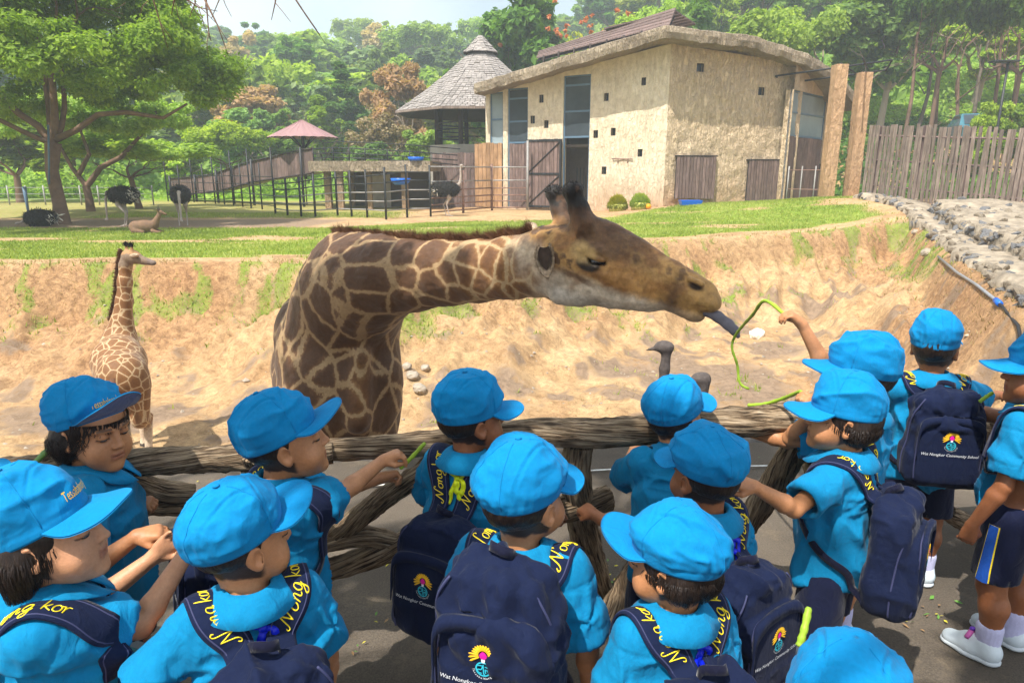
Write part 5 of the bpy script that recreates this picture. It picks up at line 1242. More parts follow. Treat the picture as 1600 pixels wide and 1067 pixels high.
def big_giraffe():
    root_loc = at_y(530, 600, 5.2); root_loc.z = PITZ; O = np.array(root_loc)
    Yh = lambda px: 3.36-(px-840)*.36/280
    def h(px, py, dd=0.0): return np.array(at_y(px, py, Yh(px)+dd))
    def rp(px_r, p): d = p[1]*CP+(CAM_H-p[2])*SP; return px_r*d/F
    B = lambda px, py, Y: np.array(at_y(px, py, Y))
    hd = h(1100,470)
    x0 = B(420,500,5.4)[0]-.3; lo = (x0, 2.85, PITZ-.05); 
    xs = np.concatenate([np.arange(x0, -.05, .013), np.arange(-.05, .98, .0055)])
    ys = np.concatenate([np.arange(2.78, 3.62, .0065), np.arange(3.62, 7.2, .016)])
    zs = np.concatenate([np.arange(PITZ-.05, .80, .0135), np.arange(.80, 1.52, .0055)])
    S = SDF(xs, ys, zs)
    # trunk, chest, shoulders
    c1, c2, c3, c4 = B(531,575,4.75), B(515,590,5.3), B(505,575,5.9), B(508,560,6.5)
    S.cone(c1, c2, .385, .42, .1); S.cone(c2, c3, .42, .42, .1); S.cone(c3, c4, .43, .36, .1)
    S.ell(B(534,600,4.62), (.395,.38,.47), None, .12, pw=2.3)
    S.ell(B(540,665,4.60), (.30,.27,.32), None, .12)
    S.ell(B(600,590,4.55), (.13,.17,.24), None, .07); S.ell(B(468,575,4.62), (.13,.17,.28), None, .07)   # points of the shoulder
    S.ell(B(475,520,5.1), (.20,.36,.30), None, .14)
    # neck, rising from the withers then bending over towards the viewers
    nk = [(530,535,4.72,92),(541,490,4.62,82),(553,455,4.45,80),(575,442,4.28,72),(610,432,4.10,62),(650,430,3.97,55.5),(700,426,3.82,51),(750,423,3.66,48),(800,418,3.50,48),(845,413,3.38,50),(880,412,3.31,56)]
    pts = [B(a,b,c) for a,b,c,_ in nk]; rs = [rp(n[3], p) for n, p in zip(nk, pts)]
    for i in range(len(pts)-1):
        S.cone(pts[i], pts[i+1], rs[i], rs[i+1], .09 if i < 4 else .03, sq=(np.array([.15,.98,.1])/np.linalg.norm([.15,.98,.1]), .78 if i > 3 else .9))
    S.cone(B(541,395,4.42), B(600,395,4.15), .07, .06, .12)            # hump of the bend
    S.cone(B(509,430,4.75), B(534,385,4.45), .13, .07, .14)
    for k in range(4): S.cone(B(560+14*k,512-8*k,4.30-.05*k), B(600+12*k,495-7*k,4.10), .022, .02, .05)      # throat folds
    S.cone(B(565,560,4.28), B(560,660,4.26), .05, .06, .10)            # breast line
    # legs
    for (a, b, c, rr_) in ((B(487,640,4.65), -.55, 0, 0), (B(580,640,4.62), -.55, 0, 0)):
        k = np.array([a[0], a[1]+.02, -.75]); f = np.array([a[0], a[1], -1.58])
        S.cone(a, k, .19, .085, .12); S.cone(k, f, .078, .052, .03); S.ell(k, (.085,.09,.11), None, .03); S.cone(f, f+[0,-.03,-.08], .07, .085, .02)
    for sx in (-.24,.24):
        a = c4+[sx,.05,-.15]; k = np.array([a[0], a[1]+.22, -.80]); f = np.array([a[0], a[1]+.08, -1.58])
        S.cone(a, a+[0,-.05,-.45], .24, .15, .1); S.cone(a+[0,-.05,-.45], k, .14, .075, .05); S.cone(k, f, .07, .05, .03); S.cone(f, f+[0,-.03,-.08], .07, .085, .02)
    # ---- head
    M = np.eye(3); xa = h(1100,478)-h(900,408); xa /= np.linalg.norm(xa); ya = np.cross([0,0,1], xa); ya /= np.linalg.norm(ya); za = np.cross(xa, ya); M = np.stack([xa, ya, za], 1)
    E = lambda px, py, r, dd=0, k=.05, op='u', m=.03: S.ell(h(px,py,dd), r, M, k, op, m)
    E(880,408,(.15,.125,.165),0,.05); E(915,408,(.17,.125,.19),0,.05); E(955,417,(.17,.112,.175),0,.05)
    q = [(930,410,.165),(975,424,.158),(1010,436,.130),(1045,447,.097),(1080,459,.078),(1097,463,.066)]
    for (a,b,c),(d,e,f) in zip(q, q[1:]): S.cone(h(a,b), h(d,e), c, f, .035, sq=(ya, .66))
    E(1098,466,(.075,.066,.05),0,.025); E(1108,474,(.045,.055,.034),0,.02)           # upper lip
    S.cone(h(1050,478), h(1085,490), .030, .040, .012, sq=(ya,1.2)); E(1088,491,(.042,.045,.030),0,.01)     # lower lip and chin
    S.cone(h(905,452), h(1015,470), .055, .035, .05, sq=(ya,1.5))                     # jaw bar
    E(948,368,(.105,.055,.062),0,.04); E(985,392,(.09,.05,.045),0,.05); E(1040,422,(.10,.045,.03),0,.05)
    E(855,372,(.07,.085,.05),0,.04)
    for sd_ in (-1, 1):
        d = -sd_*.0; dd = .11*sd_
        S.ell(h(928,392,dd*.93), (.075,.035,.032), M, .02)                             # brow ridge
        S.ell(h(933,408,dd*1.03), (.050,.03,.030), M, .006, 's')                       # eye socket
        S.ell(h(932,402,dd*1.07), (.047,.026,.016), M, .006)                            # upper lid
        S.ell(h(935,417,dd*.99), (.045,.02,.012), M, .006)                              # lower lid
        S.cone(h(950,428,dd*.86), h(1010,455,dd*.5), .026, .016, .04)                  # cheek ridge
        S.cone(h(1083,440,dd*.45), h(1096,450,dd*.52), .008, .012, .008, 's'); S.cone(h(1078,436,dd*.47), h(1097,444,dd*.52), .010, .012, .012)   # nostril slit and its rim
        S.cone(h(1060,478,dd*.6), h(1114,481,dd*.5), .005, .006, .006, 's')            # mouth line
        S.cone(h(874,462,dd*.7), h(905,468,dd*.55), .04, .03, .05)
        # ossicones
    for (b0,b1,t0,t1,dd) in ((886,352,867,303,.07),(912,350,895,300,-.065)):
        S.cone(h(b0,b1,dd*.8), h((b0+t0)/2,(b1+t1)/2,dd), .062, .046, .04); S.cone(h((b0+t0)/2,(b1+t1)/2,dd), h(t0,t1,dd*1.1), .046, .040, .02); S.ell(h(t0,t1,dd*1.1), (.046,.044,.036), None, .02)
    V, Q = S.mesh(1); N = vnormals(V, Q)
    V = V + N*(.006*fbm(V*9, 3)+.004*fbm(V*26, 2))[:,None]
    # pattern space
    j = pts[8]; g = np.interp(V[:,0], [-1.0, -.35, .1, .5], [1/.190, 1/.160, 1/.125, 1/.10])
    P = (V-j)*g[:,None]; bz = sstep(.9, .5, V[:,2])*sstep(-.35, -.6, V[:,0]); P[:,2] *= 1-.25*bz; P[:,0] += .25*V[:,2]*bz
    # head colours: pelage painted along the head's own axes
    o = h(900,408); L = V-o; u = L@xa; v = L@za; s = L@ya; n1 = fbm(V*16, 4); n2 = fbm(V*45, 3); n3 = fbm(V*7+3, 3)
    C = np.zeros((len(V), 3)); brown = np.array([.24,.115,.04]); dk = np.array([.075,.038,.02]); cream = np.array([.56,.46,.35]); gold = np.array([.42,.24,.08]); grey = np.array([.42,.38,.33]); blk = np.array([.012,.010,.009])
    def mx(A, Bc, w): return A*(1-w[:,None])+Bc*w[:,None]
    C[:] = brown; C = mx(C, gold, sstep(-.1, .4, n1+.1)*.8)
    C = mx(C, dk, sstep(.10, .17, v+.06*n1+.05*(u > .0))*sstep(-.2, .0, u)*sstep(.42, .2, u)*.85)     # dark forehead
    C = mx(C, dk, sstep(.25, .5, n1)*.75)
    edge = -.015-.16*np.clip(u-.08, 0, 1)*.2+.028*n1
    C = mx(C, cream, sstep(.035, -.03, v-edge+.03)*sstep(.60, .48, u))                    # pale cheek and jaw
    C = mx(C, brown*1.1, sstep(.1, .35, n3+.3*n1)*sstep(.0, -.04, v)*sstep(-.02, .06, u)*.55*sstep(.35, .2, u))
    C = mx(C, grey, sstep(-.09, -.15, v)*.7)
    C = mx(C, gold*.95, sstep(.50, .60, u)*.9); C = mx(C, dk*1.2, sstep(.07, .0, np.abs(u-.50)+.3*np.abs(v+.02))*.8)
    C = mx(C, np.array([.33,.24,.17]), sstep(.47, .55, u)*sstep(-.02, -.06, v)*.6)
    C = mx(C, np.array([.40,.20,.06]), sstep(.08, .02, np.abs(v-.03+.12*(u-.2)))*sstep(.12, .25, u)*sstep(.5,.38,u)*.7)
    ex, ez = (h(932,408)-o)@xa, (h(932,408)-o)@za
    de = np.sqrt(((u-ex)/1.7)**2+(v-ez)**2); C = mx(C, blk, sstep(.040, .026, de+.005*n1)*.95)
    lid = sstep(.016, .008, np.abs(v-ez-.015+.5*(u-ex)**2*10))*sstep(.05, .03, np.abs(u-ex)); C = mx(C, np.array([.36,.28,.22]), lid*.4)
    oz = V[:,2]; top = 1.36; C = mx(C, dk*.8, sstep(1.33, 1.38, oz+.02*n1)); C = mx(C, blk, sstep(1.385, 1.425, oz+.02*n1))
    nst = h(1090,445); dn = np.sqrt((((V-nst)@xa)/2.0)**2+((V-nst)@za)**2); C = mx(C, dk*.5, sstep(.022, .010, dn))
    C = mx(C, dk, sstep(.22,.42,n1+.4*n2)*sstep(.2,.0,u)*sstep(-.10,.0,v)*.8); C = mx(C, np.array([.50,.33,.13]), sstep(.09,.03,np.hypot(u-.06,(v-.075)*1.5)+.03*n1)*.85); C = mx(C, dk*1.3, sstep(.022,.006,np.abs(v+.045+.18*(u-.1)+.02*n1))*sstep(-.05,.02,u)*sstep(.2,.1,u)*.7)
    C = mx(C, cream*1.02, sstep(.05, -.10, u+.09+.04*n1)*sstep(.08, -.02, v+.03*n1)*.9)                # white behind the jaw, under the ear
    C *= (1+.34*n2+.16*n1)[:,None]; C = np.clip(C, .004, .8)
    hm = sstep(.02, .22, V[:,0]+.09*n1-.10*np.clip((.97-V[:,2])*4, -1, 1))
    hoof = sstep(-1.60, -1.64, V[:,2]); C[hoof > .5] = (.05,.04,.035); hm = np.maximum(hm, hoof)
    root = empty('giraffe', tuple(O), 0, 'large adult giraffe bending its neck over the pit towards the children with its tongue out', 'giraffe')
    me = npmesh('body', V-O, Q, True, {'pat': ('FLOAT_VECTOR', P), 'coat': ('FLOAT_COLOR', np.concatenate([C, np.ones((len(V),1))], 1)), 'hm': ('FLOAT', hm), 'gold': ('FLOAT', np.clip(sstep(-.75, .25, V[:,0]+.25*n3)*.9*sstep(.4,.75,V[:,2]) + .5*sstep(.1,.45,fbm(V*2.2+4,2))*sstep(.6,.1,V[:,2]), 0, 1))})  # gold: sunlight on the neck put into the coat colour, growing towards the head
    body = link('body', me, MAT['giraffe_dark'], root)
    # eyes
    for dd in (-.1035, .1035):
        bm = bmesh.new(); bmesh.ops.create_uvsphere(bm, u_segments=20, v_segments=12, radius=.030); em = bpy.data.meshes.new('eye'); bm.to_mesh(em); bm.free(); em.polygons.foreach_set('use_smooth', [True]*len(em.polygons))
        e = link('eye', em, MAT['eye_dark'], root, Vector(h(934,409,dd))-Vector(O)); e.scale = (1.25,1,.8)
    # lashes
    r = np.random.default_rng(2); n = 90; a = r.uniform(-.035, .038, n); P0 = np.array([h(933,406,-.125)]*n)+np.outer(a, xa)+np.outer(-a*a*6, za)
    D = np.array([0,-.6,-.9])+np.outer(a*9, xa); D /= np.linalg.norm(D, axis=1)[:,None]
    hair_cards(P0-O, D, r.uniform(.008,.016,n), .0008, r, mat='tuft_black', name='eyelashes', parent=root)
    # ears: cupped leaf shapes, the near one turned towards the viewer
    for (bx,by,bd,tip,wd,sdv) in ((852,386,-.125,(.010,-.075,-.140),.043,(1,-.25,.1)),(846,372,.10,(-.02,.20,.05),.05,(.25,-.1,-1))):
        b0 = Vector(h(bx,by,bd)); ax = Vector(tip); L_ = ax.length; ax.normalize(); sd_ = Vector(sdv).normalized(); sd_ = (sd_-ax*sd_.dot(ax)).normalized(); nn = ax.cross(sd_); nn = nn if nn.y < 0 or bd > 0 else -nn; vs = []; m, k = 12, 11
        for i in range(m+1):
            t = i/m; w = wd*(sin(pi*min(t*.86+.14,1))**.6)*(1 if t < .9 else (1-(t-.9)*6)); 
            for q_ in range(k):
                a = (q_/(k-1)-.5)*2; vs.append(b0+ax*L_*t+sd_*w*sin(a*1.45)*1.0+nn*w*(1-cos(a*1.45))*1.0)
        b = MB(); b.add(vs, [(i*k+q_,i*k+q_+1,(i+1)*k+q_+1,(i+1)*k+q_) for i in range(m) for q_ in range(k-1)], True)
        e = b.build('ear', MAT['ear_pale'], root, -Vector(O)); md = e.modifiers.new('solid', 'SOLIDIFY'); md.thickness = .006; md.offset = 0
        v2 = [b0+ax*L_*.12+(Vector(q)-b0-ax*L_*.12)*.72+nn*.008 for q in vs]; b = MB(); b.add(v2, [(i*k+q_,i*k+q_+1,(i+1)*k+q_+1,(i+1)*k+q_) for i in range(m) for q_ in range(k-1)], True); b.build('inner_ear', MAT['ear_inner'], root, -Vector(O)); rr2 = np.random.default_rng(8); ed_ = np.array([tuple(q) for q in vs]).reshape(m+1, k, 3)[:, [0,-1]].reshape(-1,3); pi_ = np.repeat(ed_, 30, 0)+rr2.normal(size=(len(ed_)*30,3))*.003; cc_ = ed_.mean(0); D_ = (pi_-cc_)*.35+np.array(nn)*.08+rr2.normal(size=pi_.shape)*.02; D_ /= np.linalg.norm(D_, axis=1)[:,None]; hair_cards(pi_-O, D_, rr2.uniform(.006,.018,len(pi_)), .0011, rr2, mat='ear_pale', name='ear_fringe', parent=root)
    # mane
    mp = [(526,368,4.44),(545,366,4.38),(575,369,4.27),(610,372,4.10),(650,374,3.97),(700,376,3.82),(750,377,3.66),(800,371,3.50),(832,362,3.42)]
    mp = [B(*m) for m in mp]; n = 9000; t = r.random(n)*(len(mp)-1.001); i = t.astype(int); f = t-i; mp = np.array(mp)
    P0 = mp[i]*(1-f)[:,None]+mp[i+1]*f[:,None]; P0[:,1] += r.normal(size=n)*.016; P0[:,2] -= .004
    D = np.stack([-.55+.3*r.normal(size=n), .2*r.normal(size=n), np.full(n,1.0)], 1); D /= np.linalg.norm(D, axis=1)[:,None]
    L_ = (.062+.025*fbm(np.stack([t*5,t*0,t*0],1),2))*r.uniform(.6,1.15,n)
    hair_cards(P0-O, D, L_, .0014, r, mat='mane_brown', name='mane', parent=root)
    for (t0,t1,dd) in ((867,303,.077),(895,300,-.071)):
        n = 500; u_ = r.normal(size=(n,3)); u_[:,2] = np.abs(u_[:,2]); u_ /= np.linalg.norm(u_, axis=1)[:,None]
        hair_cards(h(t0,t1,dd)+u_*[.042,.042,.033]-O, u_*[.6,.6,.8]+[0,0,.3], r.uniform(.008,.024,n), .0012, r, mat='tuft_black', name='ossicone_tuft', parent=root)
    # tongue
    T = [h(1086,484,-.0),h(1105,487,-.01),h(1122,495,-.02),h(1138,507,-.03),h(1148,517,-.04),h(1153,525,-.045)]; rt = [.015,.019,.022,.022,.019,.010]
    St = SDF.uni(np.min(T, 0)-.05, np.max(T, 0)+.05, .004)
    tn = np.array([.1,-.95,.3]); tn /= np.linalg.norm(tn)
    for i in range(5): St.cone(T[i], T[i+1], rt[i]*1.15, rt[i+1]*1.15, .006, sq=(tn, .55))
    V, Q = St.mesh(1); link('tongue', npmesh('tongue', V-O, Q), MAT['tongue'], root)
    tl = c4+[0,.3,.1]; b = MB(); b.tube([tl, tl+[0,.1,-.5], tl+[.03,.12,-1.0]], [.03,.02,.015], 6); b.build('tail', MAT['mane_brown'], root, -Vector(O))
    n = 400; P0 = (tl+[.03,.12,-.95])+r.normal(size=(n,3))*.012; D = np.array([[0,0,-1.0]]*n)+r.normal(size=(n,3))*.12; hair_cards(P0-O, D, r.uniform(.15,.4,n), .002, r, mat='tuft_black', name='tail_tuft', parent=root)
big_giraffe()
def young_giraffe():
    B = lambda px, py, Y: np.array(at_y(px, py, Y)); O = B(190,600,7.4); O[2] = PITZ
    S = SDF.uni((O[0]-.5, 6.4, PITZ-.05), (O[0]+.75, 8.6, .95), .0115)
    rump, mid, sh = B(193,592,6.98), B(186,566,7.35), B(186,548,7.75)
    S.cone(rump, mid, .25, .27, .06); S.cone(mid, sh, .27, .22, .06); S.ell(rump+[0,-.02,.04], (.235,.22,.24), None, .06)
    S.cone(B(186,525,7.85), B(192,520,7.9), .15, .13, .1)
    nk = [(188,535,7.80,.19),(190,505,7.86,.12),(194,470,7.9,.088),(195,440,7.92,.075),(196,415,7.94,.066),(199,400,7.95,.066)]
    for a, c in zip(nk, nk[1:]): S.cone(B(*a[:3]), B(*c[:3]), a[3], c[3], .05)
    hh = lambda x, y, d=0: B(x, y, 7.93+d)
    S.ell(hh(206,401), (.105,.075,.08), None, .03); S.cone(hh(212,404), hh(226,408), .062, .045, .03); S.cone(hh(226,408), hh(239,411), .043, .032, .015); S.ell(hh(240,411), (.03,.034,.026), None, .01)
    for dd, x in ((.04,198),(-.03,206)): S.cone(hh(x+1,396,dd), hh(x-1,384,dd), .024, .017, .02)
    for s_ in (-1,1):
        a = rump+[.13*s_,0,-.1]; k = np.array([a[0]+.01*s_, a[1]+.12, -1.05]); f = np.array([a[0], a[1]+.02, -1.62]); hk = a+[0,-.02,-.35]
        S.cone(a, hk, .135, .095, .06); S.cone(hk, k, .085, .048, .04); S.cone(k, f, .046, .034, .02); S.cone(f, f+[0,-.02,-.07], .045, .05, .01)
        a = sh+[.12*s_,.05,-.15]; k = np.array([a[0], a[1], -1.05]); f = np.array([a[0], a[1], -1.62])
        S.cone(a, k, .11, .05, .06); S.cone(k, f, .046, .034, .02); S.cone(f, f+[0,-.02,-.07], .045, .05, .01)
    V, Q = S.mesh(1); n1 = fbm(V*14, 3); P = (V-O)/.098; P[:,2] *= .85
    C = np.zeros((len(V),3)); C[:] = (.20,.14,.095); up = V[:,2]-hh(206,401)[2]
    C[(up+.02*n1) > .03] = (.34,.19,.085); C[V[:,0] > hh(232,410)[0]] = (.16,.12,.10); C[up > .11] = (.02,.016,.014)
    hm = sstep(hh(198,420)[2], hh(198,412)[2], V[:,2]); low = sstep(-1.0, -1.25, V[:,2]+.1*n1); C[V[:,2] < -.9] = (.55,.46,.36); hm = np.maximum(hm, low*.8)
    hoof = V[:,2] < -1.64; C[hoof] = (.05,.04,.035); hm[hoof] = 1
    root = empty('giraffe', tuple(O), 0, 'small young giraffe seen from behind at the left, its head turned right', 'giraffe')
    link('body', npmesh('body', V-O, Q, True, {'pat': ('FLOAT_VECTOR', P), 'coat': ('FLOAT_COLOR', np.concatenate([C, np.ones((len(V),1))], 1)), 'hm': ('FLOAT', hm)}), MAT['giraffe_light'], root)
    r = np.random.default_rng(4)
    def strip(pts, n, L, mat, nm, D0, sp):
        pts = np.array(pts); t = r.random(n)*(len(pts)-1.001); i = t.astype(int); f = (t-i)[:,None]; P0 = pts[i]*(1-f)+pts[i+1]*f+r.normal(size=(n,3))*sp
        D = np.array([D0]*n)+r.normal(size=(n,3))*.2; D /= np.linalg.norm(D, axis=1)[:,None]; hair_cards(P0-O, D, r.uniform(.6,1.1,n)*L, .003, r, mat=mat, name=nm, parent=root)
    bk = lambda p, rr_: B(*p)+np.array([-rr_*.8, -rr_*.55, 0])
    strip([bk((188,500,7.86), .10), bk((193,470,7.9), .082), bk((194,440,7.92), .07), bk((196,412,7.94), .062), hh(197,398)+[-.04,0,.05]], 2200, .05, 'mane_brown', 'mane', (-.8,-.4,.5), .006)
    tb = rump+[.03,-.23,.08]; b = MB(); b.tube([Vector(tb-O), Vector(tb-O)+Vector((.02,-.06,-.25)), Vector(tb-O)+Vector((.02,-.03,-.55))], [.035,.02,.014], 8); b.build('tail', MAT['mane_brown'], root)
    strip([tb+[.02,-.03,-.48], tb+[.02,-.02,-.62]], 500, .28, 'tuft_black', 'tail_tuft', (0,0,-1), .012)
    strip([hh(197,384,.04), hh(197,382,.04)], 160, .03, 'tuft_black', 'ossicone_tuft', (0,0,1), .014); strip([hh(205,385,-.03), hh(205,383,-.03)], 160, .03, 'tuft_black', 'ossicone_tuft', (0,0,1), .014)
    for base, tip, w in ((hh(194,399,.05), (-.09,.05,.07), .03), (hh(202,401,-.07), (.17,-.10,.03), .028)):
        ax = Vector(tip); L_ = ax.length; ax.normalize(); sd_ = Vector((0,.3,-1)); sd_ = (sd_-ax*sd_.dot(ax)).normalized(); nn = ax.cross(sd_); vs = []
        for i in range(9):
            t = i/8; ww = w*sin(pi*min(.15+t*.85,1))**.6
            for q_ in range(7): a = (q_/6-.5)*2; vs.append(Vector(base)+ax*L_*t+sd_*ww*sin(a*1.3)+nn*ww*(1-cos(a*1.3))*.7)
        b = MB(); b.add(vs, [(i*7+q_,i*7+q_+1,(i+1)*7+q_+1,(i+1)*7+q_) for i in range(8) for q_ in range(6)], True); e = b.build('ear', MAT['ear_pale'], root, -Vector(O)); md = e.modifiers.new('solid', 'SOLIDIFY'); md.thickness = .008
    bm = bmesh.new(); bmesh.ops.create_uvsphere(bm, u_segments=12, v_segments=8, radius=.018); em = bpy.data.meshes.new('eye'); bm.to_mesh(em); bm.free(); link('eye', em, MAT['eye_dark'], root, Vector(hh(214,401,-.062)-O))
young_giraffe()
# ---------------------------------------------------------------- ostriches
simple('ostrich_skin', (.30,.23,.19), .7, .15, 20); simple('ostrich_neck', (.085,.07,.065), .8, .3, 40, .004, 90); simple('ostrich_pale', (.36,.30,.26), .7, .15, 10)
def ostrich(x, y, z, yaw, neck, label, pale='ostrich_pale', sit=False, s=1.0, res=.022):
    """faces +x in its own frame; neck: list of (x,z,r)"""
    root = empty('ostrich', (x, y, z), yaw, label, 'ostrich', 'ostriches in the enclosure'); root.scale = (s,)*3; bz = .32 if sit else 1.12
    S = SDF.uni((-.75,-.45,-.05), (1.1,.45,2.3), res)
    S.ell((0,0,bz), (.48,.29,.29), None, .05); S.ell((.3,0,bz+.02), (.22,.18,.2), None, .08); S.ell((-.35,0,bz+.05), (.25,.2,.18), None, .08)
    V, Q = S.mesh(1)
    # the bird's skin is one surface: body, neck, head and legs
    S2 = SDF.uni((-.75,-.45,-.05), (1.1,.45,2.3), res)
    S2.ell((0,0,bz), (.44,.25,.26), None, .05); N = [np.array((a,0,c)) for a, c, _ in neck]; R = [q for _,_,q in neck]
    for i in range(len(N)-1): S2.cone(N[i], N[i+1], R[i], R[i+1], .03)
    d = N[-1]-N[-2]; hd = N[-1]; S2.ell(hd+[.02,0,.01], (.075,.05,.05), None, .02); S2.cone(hd+[.06,0,0], hd+[.15,0,-.02], .03, .014, .015, sq=(np.array([0,0,1.]),.6))
    if not sit:
        for sy, fx in ((-.13,.06),(.13,-.08)):
            S2.cone((0,sy,bz-.1), (.08,sy,bz-.35), .15, .09, .05); S2.cone((.08,sy,bz-.35), (-.10+fx,sy,.48), .075, .032, .03); S2.cone((-.10+fx,sy,.48), (fx,sy,.05), .03, .024, .01); S2.cone((fx,sy,.04), (fx+.16,sy,.02), .03, .022, .01)
    V2, Q2 = S2.mesh(1); link('body', npmesh('body', V2, Q2), MAT[pale], root)
    r = np.random.default_rng(int(abs(x)*100)); n = 9000; k = r.integers(0, len(V), n); Nn = vnormals(V, Q)[k]; P = V[k]
    kk = P[:,2] > bz-.26; P, Nn = P[kk], Nn[kk]; n = len(P)
    D = Nn*.28+np.array([-.7,0,-.55])+r.normal(size=(n,3))*.35; D /= np.linalg.norm(D, axis=1)[:,None]
    def feathers(P, D, L, w, mat, nm):
        n = len(P); sdv = np.cross(D, Nn[:n] if len(P) <= len(Nn) else r.normal(size=(n,3))); sdv /= np.linalg.norm(sdv, axis=1)[:,None]+1e-9
        a = P-sdv*w*.4; b = P+sdv*w*.4; c = P+D*L[:,None]*.6+sdv*w; e = P+D*L[:,None]; f = P+D*L[:,None]*.6-sdv*w
        Vv = np.stack([a,b,c,e,f], 1).reshape(-1,3); i = np.arange(n)*5; T = np.concatenate([np.stack([i,i+1,i+2],1), np.stack([i,i+2,i+4],1), np.stack([i+4,i+2,i+3],1)])
        link(nm, npmesh(nm, Vv, T, False, {'shade': ('FLOAT', np.repeat(r.random(n), 5))}), MAT[mat], root)['kind'] = 'stuff'
    feathers(P, D, r.uniform(.06,.15,n), .013, 'feather_black', 'plumage')
    m = 160; Pt = np.array([-.48,0,bz+.02])+r.normal(size=(m,3))*[.07,.12,.09]; Dt = np.array([-.7,0,-.5])+r.normal(size=(m,3))*.4; Nn = r.normal(size=(m,3)); feathers(Pt, Dt, r.uniform(.08,.2,m), .025, 'feather_pale', 'tail_plumes')
    return root
up = [(.36,1.2,.10),(.52,1.35,.06),(.56,1.6,.045),(.55,1.85,.038),(.57,2.05,.035)]
dn = [(.36,1.15,.10),(.58,1.2,.055),(.68,.95,.045),(.70,.6,.038),(.74,.22,.033)]
p = at_z(196, 352, .02); ostrich(p.x, p.y, gz(p.x,p.y), pi-.2, dn, 'black ostrich with pale legs standing just right of the big tree', s=.82)
p = at_z(287, 352, .02); ostrich(p.x, p.y, gz(p.x,p.y), -1.2, dn, 'round black ostrich feeding on the bare ground behind the resting antelope', s=.82)
p = at_z(700, 337, .02); ostrich(p.x, p.y, gz(p.x,p.y), .05, up, 'black ostrich with a raised pale neck standing in front of the pipe fence', s=.86)
p = at_z(62, 352, .02); ostrich(p.x, p.y, gz(p.x,p.y), pi, [(.3,.35,.08),(.5,.3,.05),(.62,.16,.04),(.8,.1,.035)], 'dark ostrich lying flat on the dirt left of the big tree', sit=True, s=.8)
p = at_y(1047, 545, 4.75); ostrich(p.x+.42, p.y, gz(p.x+.42, p.y), pi-.25, [(a*.8,c,q*.95) for a, c, q in up[:-1]]+[(.43,p.z-gz(p.x+.4,p.y)-.02,.036)], 'dark necked ostrich in the pit raising its head between the tongue and the fence rail', 'ostrich_neck', res=.016)
p = at_y(1112, 606, 4.5); ostrich(p.x+.38, p.y+.25, gz(p.x+.38, p.y), pi+.1, [(.34,1.15,.09),(.42,1.4,.05),(.38,p.z-gz(p.x+.3,p.y),.05)], 'fuzzy grey ostrich whose head just shows over the fence rail', 'ostrich_neck', res=.016)
# ---------------------------------------------------------------- resting antelope
def antelope():
    p = at_z(231, 364, .02); root = empty('antelope', (p.x, p.y, gz(p.x,p.y)-.02), .15, 'brown antelope lying on the bare ground in front of the big tree', 'antelope'); root.scale = (.8,.8,.8)
    S = SDF.uni((-.7,-.4,-.02),(.8,.4,.95), .016)
    S.ell((-.08,0,.24), (.42,.2,.21), None, .05); S.ell((-.35,0,.22), (.2,.2,.2), None, .05); S.cone((.24,0,.32), (.42,0,.62), .12, .065, .06); S.ell((.45,0,.68), (.09,.065,.075), None, .03); S.cone((.48,0,.68), (.62,-.0,.62), .055, .032, .02)
    for sy in (-.14,.14): S.cone((.2,sy,.1),(.42,sy,.06),.06,.035,.03); S.cone((.42,sy,.06),(.22,sy*1.2,.04),.033,.025,.02); S.cone((-.35,sy,.12),(-.08,sy*1.2,.07),.1,.045,.04); S.cone((-.08,sy*1.2,.06),(-.4,sy*1.4,.04),.035,.025,.02)
    for sy in (-1,1): S.cone((.42,.05*sy,.72),(.40,.16*sy,.78),.03,.02,.01)
    V, Q = S.mesh(1); link('body', npmesh('body', V, Q), simple('antelope_coat', (.17,.10,.06), .8, .3, 5), root)
    for sy in (-1,1): b = MB(); b.tube([(.43,.04*sy,.73),(.40,.07*sy,.84),(.42,.05*sy,.92)], [.015,.01,.003], 6); b.build('horn', MAT['hoof'], root)
antelope()
